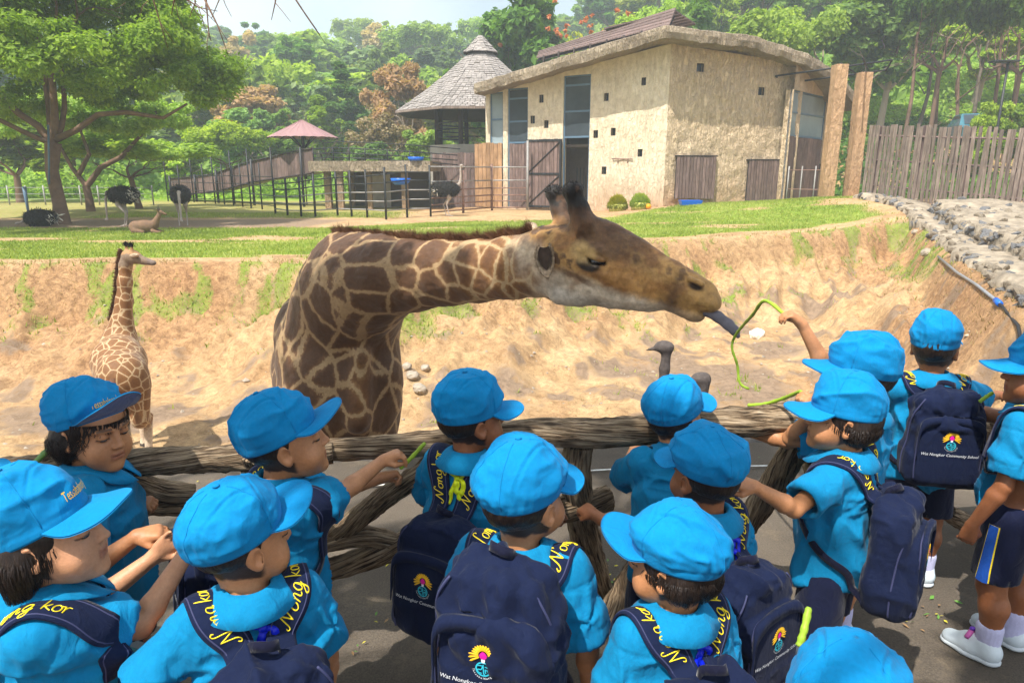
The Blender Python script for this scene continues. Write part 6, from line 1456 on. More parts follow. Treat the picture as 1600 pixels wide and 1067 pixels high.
# ================================================================ RUSTIC LOG FENCE
def log_mesh(pts, r, seed=0, twist=3.0, seg=.016, n=30, knot=.16):
    P_ = [Vector(p) for p in pts]; L = [0]
    for a, b in zip(P_, P_[1:]): L.append(L[-1]+(b-a).length)
    m = max(6, int(L[-1]/seg)); C = []
    def cr(i, t):
        p0, p1, p2, p3 = P_[max(i-1,0)], P_[i], P_[i+1], P_[min(i+2,len(P_)-1)]
        return .5*((2*p1)+(p2-p0)*t+(2*p0-5*p1+4*p2-p3)*t*t+(-p0+3*p1-3*p2+p3)*t**3)
    for k in range(m+1):
        s = L[-1]*k/m; i = 0
        while i < len(L)-2 and L[i+1] < s: i += 1
        C.append(cr(i, (s-L[i])/(L[i+1]-L[i])))
    C = np.array([tuple(c) for c in C]); T = np.gradient(C, axis=0); T /= np.linalg.norm(T, axis=1)[:,None]
    up = np.array([0,0,1.]) if abs(T[0,2]) < .8 else np.array([0,1.,0]); A = up-T*(T@up)[:,None]; A /= np.linalg.norm(A, axis=1)[:,None]; Bv = np.cross(T, A)
    s = np.linspace(0, L[-1], m+1); ang = np.linspace(0, 2*pi, n+1)[:-1]
    S_, G = np.meshgrid(s, ang, indexing='ij'); R = np.interp(s, np.linspace(0, L[-1], len(r)), r)[:,None] if hasattr(r, '__len__') else np.full((m+1,1), float(r))
    tw = G+twist*S_; u3 = np.stack([np.cos(tw)*2.6+seed, np.sin(tw)*2.6, S_*2.2], -1)
    f = ridge(np.stack([np.cos(tw)*7+seed, np.sin(tw)*7, S_*1.6], -1), 2)-.55
    rad = R*(1.03+knot*fbm(u3, 3)+.34*f)
    V = C[:,None,:]+A[:,None,:]*(np.cos(G)*rad)[...,None]+Bv[:,None,:]*(np.sin(G)*rad)[...,None]
    V = V.reshape(-1,3); I = np.arange((m+1)*n).reshape(m+1, n); J = np.roll(I, -1, 1)
    Q = np.stack([I[:-1], J[:-1], J[1:], I[1:]], -1).reshape(-1,4)
    me = bpy.data.meshes.new('log'); nv = len(V)
    faces = Q.tolist()+[I[0][::-1].tolist(), I[-1].tolist()]; me.from_pydata(V.tolist(), [], faces)
    uv = me.uv_layers.new(name='UVMap'); vi = np.zeros(len(me.loops), np.int32); me.loops.foreach_get('vertex_index', vi)
    us = (S_*1.0).ravel()+seed; vs = (tw/(2*pi)).ravel(); base_ = np.zeros((len(me.loops),2), np.float32); base_[:,0] = us[vi]; base_[:,1] = vs[vi]
    # keep the seam continuous
    nl = len(Q)*4; v4 = base_[:nl,1].reshape(-1,4); wr = (v4.max(1)-v4.min(1)) > .5; v4[wr] = np.where(v4[wr] < v4[wr].max(1, keepdims=True)-.5, v4[wr]+1, v4[wr]); base_[:nl,1] = v4.ravel()
    uv.data.foreach_set('uv', base_.ravel()); me.polygons.foreach_set('use_smooth', [True]*len(Q)+[False]*2); me.update(); return me
fz = lambda x, y, z=.80: at_z(x, y, z)
logf = empty('log_fence', (0, 1.9, 0), 0, 'rustic fence of thick twisted grey logs between the children and the pit', 'fence'); logf.location = (0,0,0)
def log(name, pts, r, seed, **k): return link(name, log_mesh(pts, r, seed, **k), MAT['log_wood'], logf)
log('rail', [fz(-420,770), fz(-150,748), fz(0,738), fz(120,728), fz(240,720), fz(360,716), fz(440,713), fz(520,706)], [.034,.036,.034,.036,.037,.035,.034,.026], 1)
log('rail', [fz(470,705), fz(560,700), fz(640,694), fz(740,684), fz(840,676), fz(920,676), fz(1000,672), fz(1080,664), fz(1180,657), fz(1275,648), fz(1350,643,.68), fz(1420,648,.60), fz(1500,660,.56), fz(1600,668,.52), fz(1850,690,.5)], [.026,.032,.036,.040,.043,.046,.044,.040,.042,.040,.04,.04,.04,.04,.04], 5, twist=-2)
log('rail', [fz(300,775,.62), fz(245,768,.66), fz(205,752,.72), fz(170,735,.78)], [.034,.036,.03,.022], 9)
log('rail', [fz(150,800,.5), fz(260,790,.55), fz(350,800,.5)], [.03,.028,.03], 10)
log('rail', [fz(430,905,.25), fz(520,888,.30), fz(600,862,.36), fz(700,822,.44), fz(800,800,.48), fz(880,795,.49), fz(952,778,.5)], [.03,.034,.036,.034,.036,.042,.038], 12)
log('brace', [fz(470,858,.34), fz(540,822,.46), fz(600,778,.60), fz(650,745,.7), fz(690,715,.76)], [.03,.036,.034,.03,.028], 14)
log('brace', [fz(500,850,.4), fz(570,838,.42), fz(640,858,.36), fz(700,890,.28)], [.028,.032,.03,.03], 16)
log('post', [fz(905,690,.76), fz(900,730,.66), fz(905,790,.48), fz(918,860,.24), fz(935,930,-.02)], [.042,.044,.046,.05,.058], 18, twist=1)
log('brace', [fz(1290,655,.80), fz(1245,700,.68), fz(1200,770,.46), fz(1165,820,.30), fz(1120,880,.05)], [.038,.042,.044,.04,.045], 20)
log('brace', [fz(1040,840,.30), fz(1000,880,.20), fz(975,925,.08), fz(945,980,-.03)], [.036,.040,.042,.05], 22)
log('post', [fz(1262,640,.84), fz(1275,690,.68), fz(1285,780,.40), fz(1292,900,-.02)], [.04,.045,.048,.055], 24, twist=1)
log('post', [fz(400,700,.84), fz(404,760,.64), fz(410,860,.32), fz(415,960,-.02)], [.04,.042,.046,.05], 26, twist=1)
log('post', [fz(-60,735,.84), fz(-62,830,.5), fz(-70,1000,-.02)], [.04,.046,.05], 28, twist=1)
log('post', [fz(1560,655,.58), fz(1556,720,.36), fz(1550,790,.16), fz(1545,850,-.02)], [.035,.04,.045,.05], 33, twist=1)
log('brace', [fz(1480,800,.30), fz(1530,830,.2), fz(1580,862,.08), fz(1640,885,0)], [.03,.035,.04,.05], 30)
log('rail', [fz(1290,770,.36), fz(1400,745,.30), fz(1500,745,.27), fz(1600,745,.25), fz(1750,750,.25)], [.03,.034,.035,.034,.03], 32)
# fallen leaves and twigs on the road around the fence foot
def litter():
    r = np.random.default_rng(17)
    spots = [(945,880,9),(965,905,7),(930,905,5),(985,870,4),(1460,960,6),(1430,975,4),(1560,1000,3),(1500,940,4),(640,900,5),(655,925,3),(1000,740,4),(1040,720,3),(1100,745,4),(1170,735,4),(1230,735,3),(330,760,3),(560,1010,4),(600,960,3)]
    root = None
    for mt, off in (('leaf_litter_yellow',0),('leaf_litter_green',1),('leaf_litter_brown',2)):
        P = []
        for i, (x, y, n) in enumerate(spots):
            for k in range(n):
                if (i+k)%3 != off: continue
                q = at_z(x+r.normal()*16, y+r.normal()*9, .012); P.append(tuple(q))
        P = np.array(P); N = np.array([0,0,1.])+r.normal(size=P.shape)*.25; N /= np.linalg.norm(N, axis=1)[:,None]
        V, Q, S = leaf_cards(P, N, .011, r, np.full(len(P), .5), 2.2)
        tag(link('fallen_leaves', npmesh('fallen_leaves', V, Q, False), MAT[mt]), {'leaf_litter_yellow':'yellow fallen leaves lying on the road by the fence foot','leaf_litter_green':'green fallen leaves lying on the road by the fence foot','leaf_litter_brown':'brown fallen leaves lying on the road by the fence foot'}[mt], 'leaves', kind='stuff')
litter()
# ================================================================ CHILDREN
def crom(P, n):
    P = [np.array(p, float) for p in P]; out = []
    for i in range(len(P)-1):
        p0, p1, p2, p3 = P[max(i-1,0)], P[i], P[i+1], P[min(i+2,len(P)-1)]
        for k in range(n):
            t = k/n; out.append(.5*((2*p1)+(p2-p0)*t+(2*p0-5*p1+4*p2-p3)*t*t+(-p0+3*p1-3*p2+p3)*t**3))
    out.append(P[-1]); return np.array(out)
GL = {'N': ([[(-.02,.22),(-.10,.05),(.04,-.04),(.18,.12),(.27,.5),(.38,.98)],[(.38,.98),(.50,.55),(.66,.02)],[(.66,.02),(.78,.5),(.90,.98),(1.05,1.08),(1.16,.96),(1.10,.86)]], 1.12),
      'o': ([[(.22,.5),(.04,.38),(.04,.1),(.2,0),(.38,.12),(.4,.36),(.22,.5),(.34,.44),(.52,.46)]], .52),
      'n': ([[(.02,.48),(.08,.3),(.04,0)],[(.06,.25),(.2,.48),(.34,.44),(.32,.12),(.42,0),(.54,.08)]], .56),
      'g': ([[(.40,.46),(.2,.5),(.03,.3),(.12,.03),(.32,.1),(.42,.46)],[(.42,.46),(.38,0),(.3,-.36),(.1,-.42),(.03,-.26),(.3,-.08),(.52,.1)]], .56),
      'k': ([[(.1,.95),(.06,.5),(.02,0)],[(.38,.5),(.1,.26),(.06,.24)],[(.12,.26),(.3,.1),(.46,0)]], .5),
      'r': ([[(.02,.48),(.06,.2),(.04,0)],[(.06,.25),(.16,.46),(.34,.46)]], .36), ' ': ([], .3)}
def script_text(word, h, w=.068, shear=.22):
    """cursive word as flat strokes: vertices (u,v), faces"""
    V = []; Fq = []; x = 0
    for ch in word:
        st, adv = GL[ch]
        for s in st:
            c = crom(s, 5); d = np.gradient(c, axis=0); d /= np.linalg.norm(d, axis=1)[:,None]+1e-9; nn = np.stack([-d[:,1], d[:,0]], 1)
            ww = w*(.75+.5*np.abs(d[:,1]))*np.clip(np.minimum(np.arange(len(c))+1.5, len(c)+.5-np.arange(len(c)))/3, .5, 1)
            b = len(V)
            for p, q, k in zip(c, nn, ww):
                for sg in (-1,0,1): a = p+q*k*.5*sg; V.append(((a[0]+x+a[1]*shear)*h, a[1]*h, .0 if sg else .0012))
            for i in range(len(c)-1):
                for j in (0,1): Fq.append((b+i*3+j, b+i*3+j+1, b+i*3+j+4, b+i*3+j+3))
        x += adv
    return np.array(V), Fq, x*h
def font_text(txt, size, shear=.15, depth=0):
    cu = bpy.data.curves.new('t', 'FONT'); cu.body = txt; cu.size = size; cu.shear = shear; cu.resolution_u = 2; cu.align_x = 'CENTER'; cu.fill_mode = 'FRONT'
    o = bpy.data.objects.new('t', cu); me = bpy.data.meshes.new_from_object(o)
    V = np.array([v.co[:] for v in me.vertices]) if len(me.vertices) else np.zeros((0,3)); Fq = [tuple(p.vertices) for p in me.polygons]
    bpy.data.objects.remove(o); bpy.data.curves.remove(cu); bpy.data.meshes.remove(me); return V, Fq
TXT_SCHOOL = font_text('Wat Nongkor Community School', .0135, .25)
TXT_CAP = font_text('Tessabalnongkor', .0150, .2)
def rotm(yaw=0, pitch=0, roll=0):
    """columns = x right, y forward, z up; yaw to the left, pitch up, roll to the right (degrees)"""
    return np.array((Matrix.Rotation(radians(yaw),3,'Z') @ Matrix.Rotation(radians(pitch),3,'X') @ Matrix.Rotation(radians(roll),3,'Y')))
def nrm(v): v = np.array(v, float); return v/np.linalg.norm(v)
def hand_sdf(S, W, X, N, side, pose, sc=1.0):
    """W wrist, X finger direction, N back-of-hand normal; five separate fingers with knuckle bends"""
    X = nrm(X); N = nrm(N-X*np.dot(N, X)); Yv = np.cross(N, X)*side      # Yv: towards the little finger -> away from thumb
    a = lambda x, y, z=0: W+(X*x+Yv*y+N*z)*sc
    S.cone(a(.004,0), a(.030,0), .0165*sc, .0185*sc, .01, sq=(N,.72)); S.cone(a(.022,-.013), a(.048,-.016), .0105*sc, .0095*sc, .008); S.cone(a(.022,.012), a(.045,.016), .0105*sc, .0090*sc, .008); S.cone(a(.03,0), a(.047,.0), .013*sc, .0095*sc, .01, sq=(N,.7))
    curl = dict(open=(8,14,10,6), relaxed=(28,30,24,14), fist=(62,80,60,30), pinch=(48,42,30,14), grip=(52,62,45,22), point=(10,12,8,4))[pose]
    Ls = (.043,.048,.045,.035); tips = []
    for i, (y, L) in enumerate(zip((-.0185,-.0062,.0062,.0180), Ls)):
        c1 = curl[0]+(i*4 if pose != 'point' else (0 if i == 0 else 50)); c2 = curl[1]+(0 if pose != 'point' or i == 0 else 60); c3 = curl[2]
        spread = (i-1.5)*(.10 if pose in ('open','point') else .03); p = a(.047, y, 0); d = X+Yv*spread; ang = 0; r = (.0064,.0066,.0063,.0056)[i]*sc
        for seg, (frac, cc) in enumerate(((.44,c1),(.31,c2),(.25,c3))):
            ang += radians(cc); dd = nrm((X+Yv*spread)*cos(ang)-N*sin(ang)); q = p+dd*L*frac*sc*1.0; S.cone(p, q, r*(1-.08*seg), r*(1-.08*(seg+1)), .0012); p = q
        tips.append(p)
    tc = dict(open=.1, relaxed=.5, fist=1.1, pinch=.95, grip=.8, point=.9)[pose]
    t0 = a(.012,-.016,-.004); d1 = nrm(X*.75-Yv*(.75-.35*tc)-N*(.25+.3*tc)); t1 = t0+d1*.024*sc; d2 = nrm(X*.9+Yv*(.05+.45*tc)-N*(.15+.35*tc)); t2 = t1+d2*.017*sc; t3 = t2+nrm(d2+Yv*.2*tc)*.013*sc
    S.cone(t0, t1, .0105*sc, .0078*sc, .006); S.cone(t1, t2, .0074*sc, .0068*sc, .0015); S.cone(t2, t3, .0068*sc, .0056*sc, .0012)
    return tips, t3
def ik(sh, wr, l1, l2, pole):
    d = wr-sh; L = np.linalg.norm(d); mx = (l1+l2)*.985
    if L > mx: wr = sh+d/L*mx; d = wr-sh; L = mx
    L = max(L, abs(l1-l2)+.02); x = (l1*l1-l2*l2+L*L)/(2*L); hgt = sqrt(max(l1*l1-x*x, 0)); u = d/np.linalg.norm(d); p = pole-u*(pole@u); p = p/(np.linalg.norm(p)+1e-9)
    return sh+u*x+p*hgt, wr
def sheet(V, nu, nv, closed_u=False):
    I = np.arange(nu*nv).reshape(nu, nv); J = np.roll(I, -1, 0) if closed_u else I[1:]; I0 = I if closed_u else I[:-1]
    return np.stack([I0[:,:-1], J[:,:-1], J[:,1:], I0[:,1:]], -1).reshape(-1,4)
def place(V, Hc, Hm): return Hc+V@Hm.T
KN = 0
class Kid:
    def __init__(s, head, Y, yaw, hyaw, label, pitch=0, roll=0, lean=0, R='down', L='down', girl=False, skin='skin_tan', pack=True, ribbon=None, res=.0042, scale=None,
                 brim=0, seed=0, packlab='', captext=False, legs=True, stripe=False, shoe='lace', packdrop=0, twist=0, capr=1.0, headt=0, cap_pitch=0):
        global KN; KN += 1; s.seed = seed or KN; r = np.random.default_rng(s.seed); s.r = r
        hw = np.array(at_y(head[0], head[1], Y)); lm = rotm(0, -lean)
        piv = np.array([0,0,.50]); T = lambda p: piv+lm@(np.array(p, float)-piv)
        hl0 = T((0,.0,.845))+rotm(0,-lean*.4)@np.array([0,.018,.108])
        k = hw[2]/hl0[2]; k = k if scale is None else scale; s.k = k
        Rz = rotm(yaw); base = hw-Rz@(hl0*k); base[2] = hw[2]-hl0[2]*k if scale else 0.0
        s.base = base; loc = lambda w: (Rz.T@(np.array(w, float)-base))/k       # world -> own frame (unit size)
        s.root = empty('person', tuple(base), radians(yaw), label, 'person', 'children in blue caps at the fence'); s.root.scale = (k,k,k)
        P = lambda nm, V, Q, mat, sm=True, at=None: link(nm, npmesh(nm, V, Q, sm, at), MAT[mat], s.root)
        Hm = rotm(hyaw-yaw, pitch, roll); Hc = hl0+np.array([0,0,0]); hd = lambda x, y, z: Hc+Hm@np.array([x,y,z], float)
        # ------------------------------------------------ arms
        sh = {1: T((.108,.0,.806)), -1: T((-.108,.0,.806))}; arms = {}
        for sd, a in ((1, R), (-1, L)):
            if a == 'down': a = dict(l=(.150*sd, .05, .475), pose='relaxed')
            elif a == 'rail': a = dict(l=(.11*sd, .34, .74), pose='grip')
            elif a == 'strap': a = dict(l=(.12*sd, .15, .70), pose='fist')
            w = np.array(a['l'], float) if 'l' in a else loc(at_y(*a['px'])); s0 = sh[sd].copy()
            if w[2] > s0[2]: s0 = s0+np.array([-.012*sd, .0, .03*min(1,(w[2]-s0[2])/.15)])
            pole = np.array(a.get('pole', (.5*sd, -.35, -1.0)), float); l1 = l2 = None
            l1, l2 = .178, .160; e, w = ik(s0, w, l1, l2, pole); X = nrm(w-e) if 'dir' not in a else nrm(Rz.T@np.array(a['dir'], float))
            N = nrm(Rz.T@np.array(a['n'], float)) if 'n' in a else nrm(np.array([.35*sd, .2, .9])); arms[sd] = (s0, e, w, X, N, a.get('pose','relaxed'))
        pts = [hd(0,0,.13), hd(0,.12,0), hd(0,-.12,0), hd(.1,0,0), hd(-.1,0,0), T((0,0,.5)), np.array([.2,.12,.0]), np.array([-.2,-.12,.0])]
        for sd in arms: pts += [arms[sd][0], arms[sd][1], arms[sd][2]+arms[sd][3]*.11, arms[sd][2]+arms[sd][4]*.05]
        pts = np.array(pts); lo = pts.min(0)-.055; hi = pts.max(0)+.055; lo[2] = -.01
        # ------------------------------------------------ the body: one continuous skin
        # finer steps where the head is, coarser below the waist
        z1 = .42; zs = np.concatenate([np.arange(lo[2], z1, .008), np.arange(z1, hi[2], res)])
        B = SDF(np.arange(lo[0], hi[0], res), np.arange(lo[1], hi[1], res), zs)
        E = lambda x, y, z, r_, k_=.015, op='u', M=None, pw=2: B.ell(hd(x,y,z), r_, Hm if M is None else Hm@M, k_, op, pw=pw)
        C = lambda p, q, a, b, k_=.008, op='u', sq=None: B.cone(hd(*p), hd(*q), a, b, k_, op, sq=sq)
        E(0,-.012,.028,(.071,.089,.078),.0); E(0,.018,-.030,(.060,.066,.062),.03); E(0,.048,-.066,(.036,.030,.028),.03); E(0,.072,-.090+.008,(.017,.014,.012),.02)
        for q in (-1,1):
            E(.036*q,.054,-.040,(.024,.020,.024),.025); E(.030*q,.078,.008+.002,(.017,.012,.012),.012,'s'); E(.029*q,.0705,.008,(.0135,.011,.0105),.004)
            C((.016*q,.082,.028),(.044*q,.070,.026),.006,.005,.012)
            M_ = rotm(-18*q, 0, 6*q); E(.072*q,-.006,-.006,(.0065,.019,.028),.004,'u',M_); E(.077*q,-.001,-.004,(.006,.011,.018),.004,'s',M_); E(.071*q,.0,-.027,(.006,.009,.009),.005)
        C((0,.080,.016),(0,.092,-.014),.0065,.0085,.010); E(0,.096,-.018,(.009,.008,.0075),.005)
        for q in (-1,1): E(.0095*q,.088,-.021,(.0065,.007,.006),.004); E(.0055*q,.094,-.0265,(.003,.004,.003),.002,'s')
        C((-.016,.079,-.0445),(.016,.079,-.0445),.0035,.0035,.003); C((-.009,.0845,-.0425),(.009,.0845,-.0425),.0048,.0048,.003); C((-.010,.082,-.0535),(.010,.082,-.0535),.0055,.0055,.004); C((-.018,.084,-.0480),(.018,.084,-.0480),.0012,.0012,.0015,'s')
        nb = T((0,-.006,.825)); B.cone(hd(0,-.026,-.045), nb, .036, .040, .02); B.cone(nb, T((0,0,.74)), .040, .06, .02)
        B.cone(T((-.07,0,.795)), T((.07,0,.795)), .035, .035, .03); B.cone(T((0,0,.74)), T((0,0,.53)), .075, .085, .03)
        for sd, (s0, e, w, X, N, pose) in arms.items():
            B.cone(s0, e, .030, .0235, .02); m_ = e+(w-e)*.25; B.cone(e, m_, .0235, .0250, .01); B.cone(m_, w, .0250, .0165, .01); B.cone(w, w+X*.012, .0165, .0165, .006)
            arms[sd] = arms[sd]+(hand_sdf(B, w, X, N, sd, pose, 1.0),)
            st = 0 if not legs else 1
            hp, kn, an = np.array([.062*sd,0,.49]), np.array([.066*sd+.01*sd, .012, .265]), np.array([.072*sd, -.008, .07])
            B.cone(hp, kn, .060, .040, .03); B.cone(kn, kn+(an-kn)*.35+[0,-.012,0], .038, .040, .02); B.cone(kn+(an-kn)*.35+[0,-.012,0], an, .040, .026, .02); B.cone(an, an+[.01*sd,.08,-.04], .026, .022, .02)
        V, Q = B.mesh(1); h_ = (V-Hc)@Hm; tint = np.zeros((len(V),4)); tint[:,3] = 1
        tint[:,0] = .55*sstep(.013,.006, np.abs(h_[:,2]+.048))*sstep(.024,.017, np.abs(h_[:,0]))*(h_[:,1] > .074)
        nz = fbm(V*60, 2)*.004; hair = sstep(-.002, .004, h_[:,2]+.052+nz*2+.35*np.clip(h_[:,1]+.02,0,1)*1.2)*sstep(.018, .008, h_[:,1]+nz)*(np.abs(h_[:,0]) < .080)*(h_[:,2] > -.075)
        ear = (np.abs(np.abs(h_[:,0])-.075) < .012)*(np.abs(h_[:,1]+.004) < .024)*(np.abs(h_[:,2]+.004) < .034); hair = hair*(1-ear)
        brow = sstep(.0045,.002, np.abs(h_[:,2]-.030+.25*np.clip(np.abs(h_[:,0])-.035,0,1)))*(np.abs(h_[:,0]) > .014)*(np.abs(h_[:,0]) < .046)*(h_[:,1] > .055)
        lash = sstep(.0028,.0012, np.abs(h_[:,2]-.0035+.15*(np.abs(h_[:,0])-.029)**2*60))*(np.abs(np.abs(h_[:,0])-.029) < .0145)*(h_[:,1] > .055)
        tint[:,1] = np.maximum(np.maximum(hair*(.93), brow*.75), lash*.95)
        s.body = P('body', V, Q, skin, True, {'tint': ('FLOAT_COLOR', tint)})
        # fingernails and eyes (small parts of the figure)
        # ------------------------------------------------ shirt
        z0 = .452; G = SDF.uni((lo[0], min(lo[1],-.30), z0-.03), (hi[0], hi[1], .93), .0058)
        lmx = lm; W_ = .045
        G.ell(T((0,.004,.735)), (.118,.085,.115), lmx, .03, m=.09, pw=2.5); G.ell(T((0,.008,.62)), (.118,.095,.13), lmx, .04, m=.09, pw=2.5); G.ell(T((0,.004,.50)), (.128,.102,.11), lmx, .04, m=.09, pw=2.5)
        G.cone(T((-.085,-.004,.787)), T((.085,-.004,.787)), .045, .045, .035, m=.09); G.cone(T((-.05,-.006,.803)), T((.05,-.006,.803)), .03, .03, .03, m=.09)
        sl = {}
        for sd, (s0, e, w, X, N, pose, tp) in arms.items():
            d = nrm(e-s0); end = s0+(e-s0)*.74; G.cone(s0-d*.015, end, .043, .056, .030, m=.05); sl[sd] = (end, d)
            G.cone(end+d*.13, end+d*.36, .13, .13, .0, 's', m=.04)
            G.cone(end-d*.02, end+d*.3, .040, .05, .002, 's', m=.04)
        G.cone(T((0,-.006,.83)), hd(0,-.02,-.03), .044, .044, .004, 's')
        G.put(lo, [hi[0],hi[1],z0+.04], lambda X_,Y_,Z_: (Z_-(z0+.01*np.sin(X_*30+s.seed)))+0*X_+0*Y_, .003, 's', 0)
        V, Q = G.mesh(1); N_ = vnormals(V, Q); sd0 = s.seed*3.7
        f = ridge(np.stack([V[:,0]*10+V[:,2]*5+sd0, V[:,1]*10, V[:,2]*3.6], 1), 2)**3-.25
        f2 = fbm(V*[15,15,9]+sd0, 3); f3 = ridge(V@np.array([[9,3,2],[1,14,5],[-6,2,16.]])+sd0, 2)**3-.25
        amp = .6+.9*sstep(.78,.58,V[:,2]); tor_ = sstep(.135,.10,np.abs(V[:,0])); D_ = .026*f*amp*(.45+.55*tor_)+.0028*f2+.016*f3*sstep(.10,.02,np.abs(V[:,2]-.76))*(.4+.6*tor_)
        for sd in sl:                          # pull folds fanning out from the armpits and along the sleeves
            ap = T((.112*sd,.0,.735)); q = V-ap; dd = np.linalg.norm(q, axis=1); an_ = np.arctan2(q[:,2], q[:,1]*1.0+q[:,0]*sd); D_ += .0055*np.sin(an_*4+f2*4+sd0)*np.exp(-((dd-.05)/.04)**2)*sstep(.015,.04,dd)
            end, d = sl[sd]; s0_ = arms[sd][0]; q0 = (V-s0_)@d; D_ -= .0026*np.exp(-((q0-.006)/.0035)**2)*(V[:,0]*sd > .06); q = V-end; al = q@d; rr_ = np.linalg.norm(q-al[:,None]*d, axis=1); hem = sstep(.004,.0,np.abs(al+.022))*(rr_ < .075); D_ -= .0016*hem
        V2 = V+N_*D_[:,None]; s.shirt = P('shirt', V2, Q, 'shirt_cloth'); s.G = G
        # collar: a stand that turns over and falls flat, pointed in front
        nf = 56; prof = [(.045,.820),(.0425,.870),(.048,.877),(.058,.867),(.072,.850),(.087,.830)]; CV = []
        for i in range(nf):
            a = pi/2+2*pi*(i+.5)/nf*.985+.02; fr_ = max(0, sin(a))**4
            for j, (rr_, zz) in enumerate(prof):
                ex = 1+.30*fr_*(j > 3); CV.append(T((cos(a)*rr_*ex, sin(a)*rr_*ex*1.05-.008, zz-(.022*fr_ if j > 3 else .012*fr_)-.004*(1-fr_)*(j == 5))))
        CV = np.array(CV)+.0015*fbm(np.array(CV)*30+sd0, 2)[:,None]; dv = G.sample(CV); gr = G.grad(CV); pu = np.clip(.0135-dv, 0, .036)*(np.tile(np.arange(6), nf) > 2); CV = CV+gr*pu[:,None]; CV = CV+gr*(.0022*fbm(CV*[40,40,20]+sd0, 2)*(np.tile(np.arange(6), nf) > 2))[:,None]
        c = P('collar', CV, sheet(CV, nf, 6), 'shirt_cloth'); md = c.modifiers.new('solid','SOLIDIFY'); md.thickness = .0026; md.offset = 0
        # ------------------------------------------------ shorts, socks, shoes
        K = SDF.uni((-.19,-.16,.24), (.19,.17,.60), .009); K.ell((0,0,.50), (.112,.090,.07), None, .02, pw=2.4)
        for sd in (-1,1): K.cone((.060*sd,0,.48), (.073*sd,.008,.30), .068, .070, .02)
        for sd in (-1,1): K.cone((.073*sd,.008,.30), (.073*sd,.008,.20), .060, .060, .002, 's')
        K.cut((0,0,.295), (0,0,-1)); V, Q = K.mesh(1); V = V+vnormals(V,Q)*(.006*fbm(V*[18,18,8]+sd0, 2))[:,None]; P('shorts', V, Q, 'navy_shorts')
        if stripe:
            for sd in (-1,1):
                for (wd_, mt, o) in ((.019,'thread_yellow',.004),(.0155,'royal_cloth',.006)):
                    zz = np.linspace(.305,.49,14); SV = np.array([(.14*sd, yy, z) for z in zz for yy in np.linspace(-wd_,wd_,4)+.01]); SV = K.snap(SV, o, 10); P('stripe', SV, sheet(SV,14,4), mt)
        for sd in (-1,1):
            an = np.array([.072*sd,-.008,.07]); S2 = SDF.uni((an[0]-.06,-.07,-.005), (an[0]+.065,.15,.16), .006); S2.cone(an+[0,0,-.02], an+[0,.002,.05], .034, .0385, .0); S2.cone(an+[0,.0,.135], an+[0,.002,.18], .045, .050, .001, 's')
            V, Q = S2.mesh(1); a_ = np.arctan2(V[:,1]-an[1], V[:,0]-an[0]); V = V+vnormals(V,Q)*(.0009*np.sin(a_*34))[:,None]; P('sock', V, Q, 'sock_cloth')
            S3 = SDF.uni((an[0]-.06,-.07,-.006), (an[0]+.065,.155,.11), .005); o = an+[.004*sd,0,-.07]
            S3.cone(o+[0,-.012,.036], o+[.004*sd,.040,.034], .033, .034, .0); S3.cone(o+[.004*sd,.040,.030], o+[.010*sd,.100,.026], .034, .030, .02, sq=(np.array([0,0,1.]),.8)); S3.cone(o+[0,-.010,.045], o+[0,.0,.062], .033, .035, .015); S3.cone(o+[0,.028,.05], o+[.003*sd,.055,.045], .027, .024, .02)
            S3.cone(an+[0,.002,.0], an+[0,.006,.06], .029, .032, .003, 's'); S3.cut((0,0,.004), (0,0,-1)); V, Q = S3.mesh(1); sh_ = P('shoe', V, Q, 'shoe_white')
            S4 = SDF.uni((an[0]-.06,-.07,-.006), (an[0]+.065,.155,.04), .005); S4.cone(o+[0,-.012,.012], o+[.004*sd,.045,.012], .036, .037, 0, sq=(np.array([0,0,1.]),.4)); S4.cone(o+[.004*sd,.045,.012], o+[.010*sd,.101,.012], .037, .033, .01, sq=(np.array([0,0,1.]),.4)); V, Q = S4.mesh(1)
            link('sole', npmesh('sole', V, Q), MAT['shoe_sole'], sh_)
            if shoe == 'badge':
                b = MB(); b.tube([o+[-.03*sd,.045,.072], o+[.004*sd,.047,.083], o+[.036*sd,.045,.068]], [.008,.009,.008], 8); link('strap', b.mesh('strap'), MAT['badge_pink'], sh_)
                b = MB(); b.tube([o+[.006*sd,.045,.088], o+[.006*sd,.047,.095]], [.010,.007], 10); link('badge', b.mesh('badge'), MAT['badge_violet'], sh_)
            else:
                b = MB()
                for i in range(3): y = .03+i*.016; b.tube([o+[-.016,y,.078-i*.006], o+[0,y+.006,.083-i*.006], o+[.016,y,.078-i*.006]], .0022, 5)
                b.tube([o+[0,.03,.084], o+[-.02,.035,.098], o+[-.03,.045,.086], o+[0,.035,.083], o+[.022,.03,.098], o+[.032,.042,.086]], .0018, 5); link('lace', b.mesh('lace'), MAT['shoe_lace'], sh_)
                for q in (-1,1):
                    for y in (.0,.045): b = MB(); b.box((-.0,-.011,-.004),(.002,.011,.004), basis(Vector(o+[q*.0345+.003*sd,y,.034]), Vector((q,0,0)), Vector((0,1,0)), Vector((0,0,1)))); link('stripe', b.mesh('stripe'), MAT['thread_teal'], sh_)
        # ------------------------------------------------ eyes
        for q in (-1,1):
            bm = bmesh.new(); bmesh.ops.create_uvsphere(bm, u_segments=14, v_segments=8, radius=.0098); em = bpy.data.meshes.new('eye'); bm.to_mesh(em); bm.free(); em.polygons.foreach_set('use_smooth',[True]*len(em.polygons))
            e_ = link('eye', em, MAT['eye_dark'], s.root, Vector(hd(.029*q,.0715,.0025))); e_.scale = (1.1,1,.55)
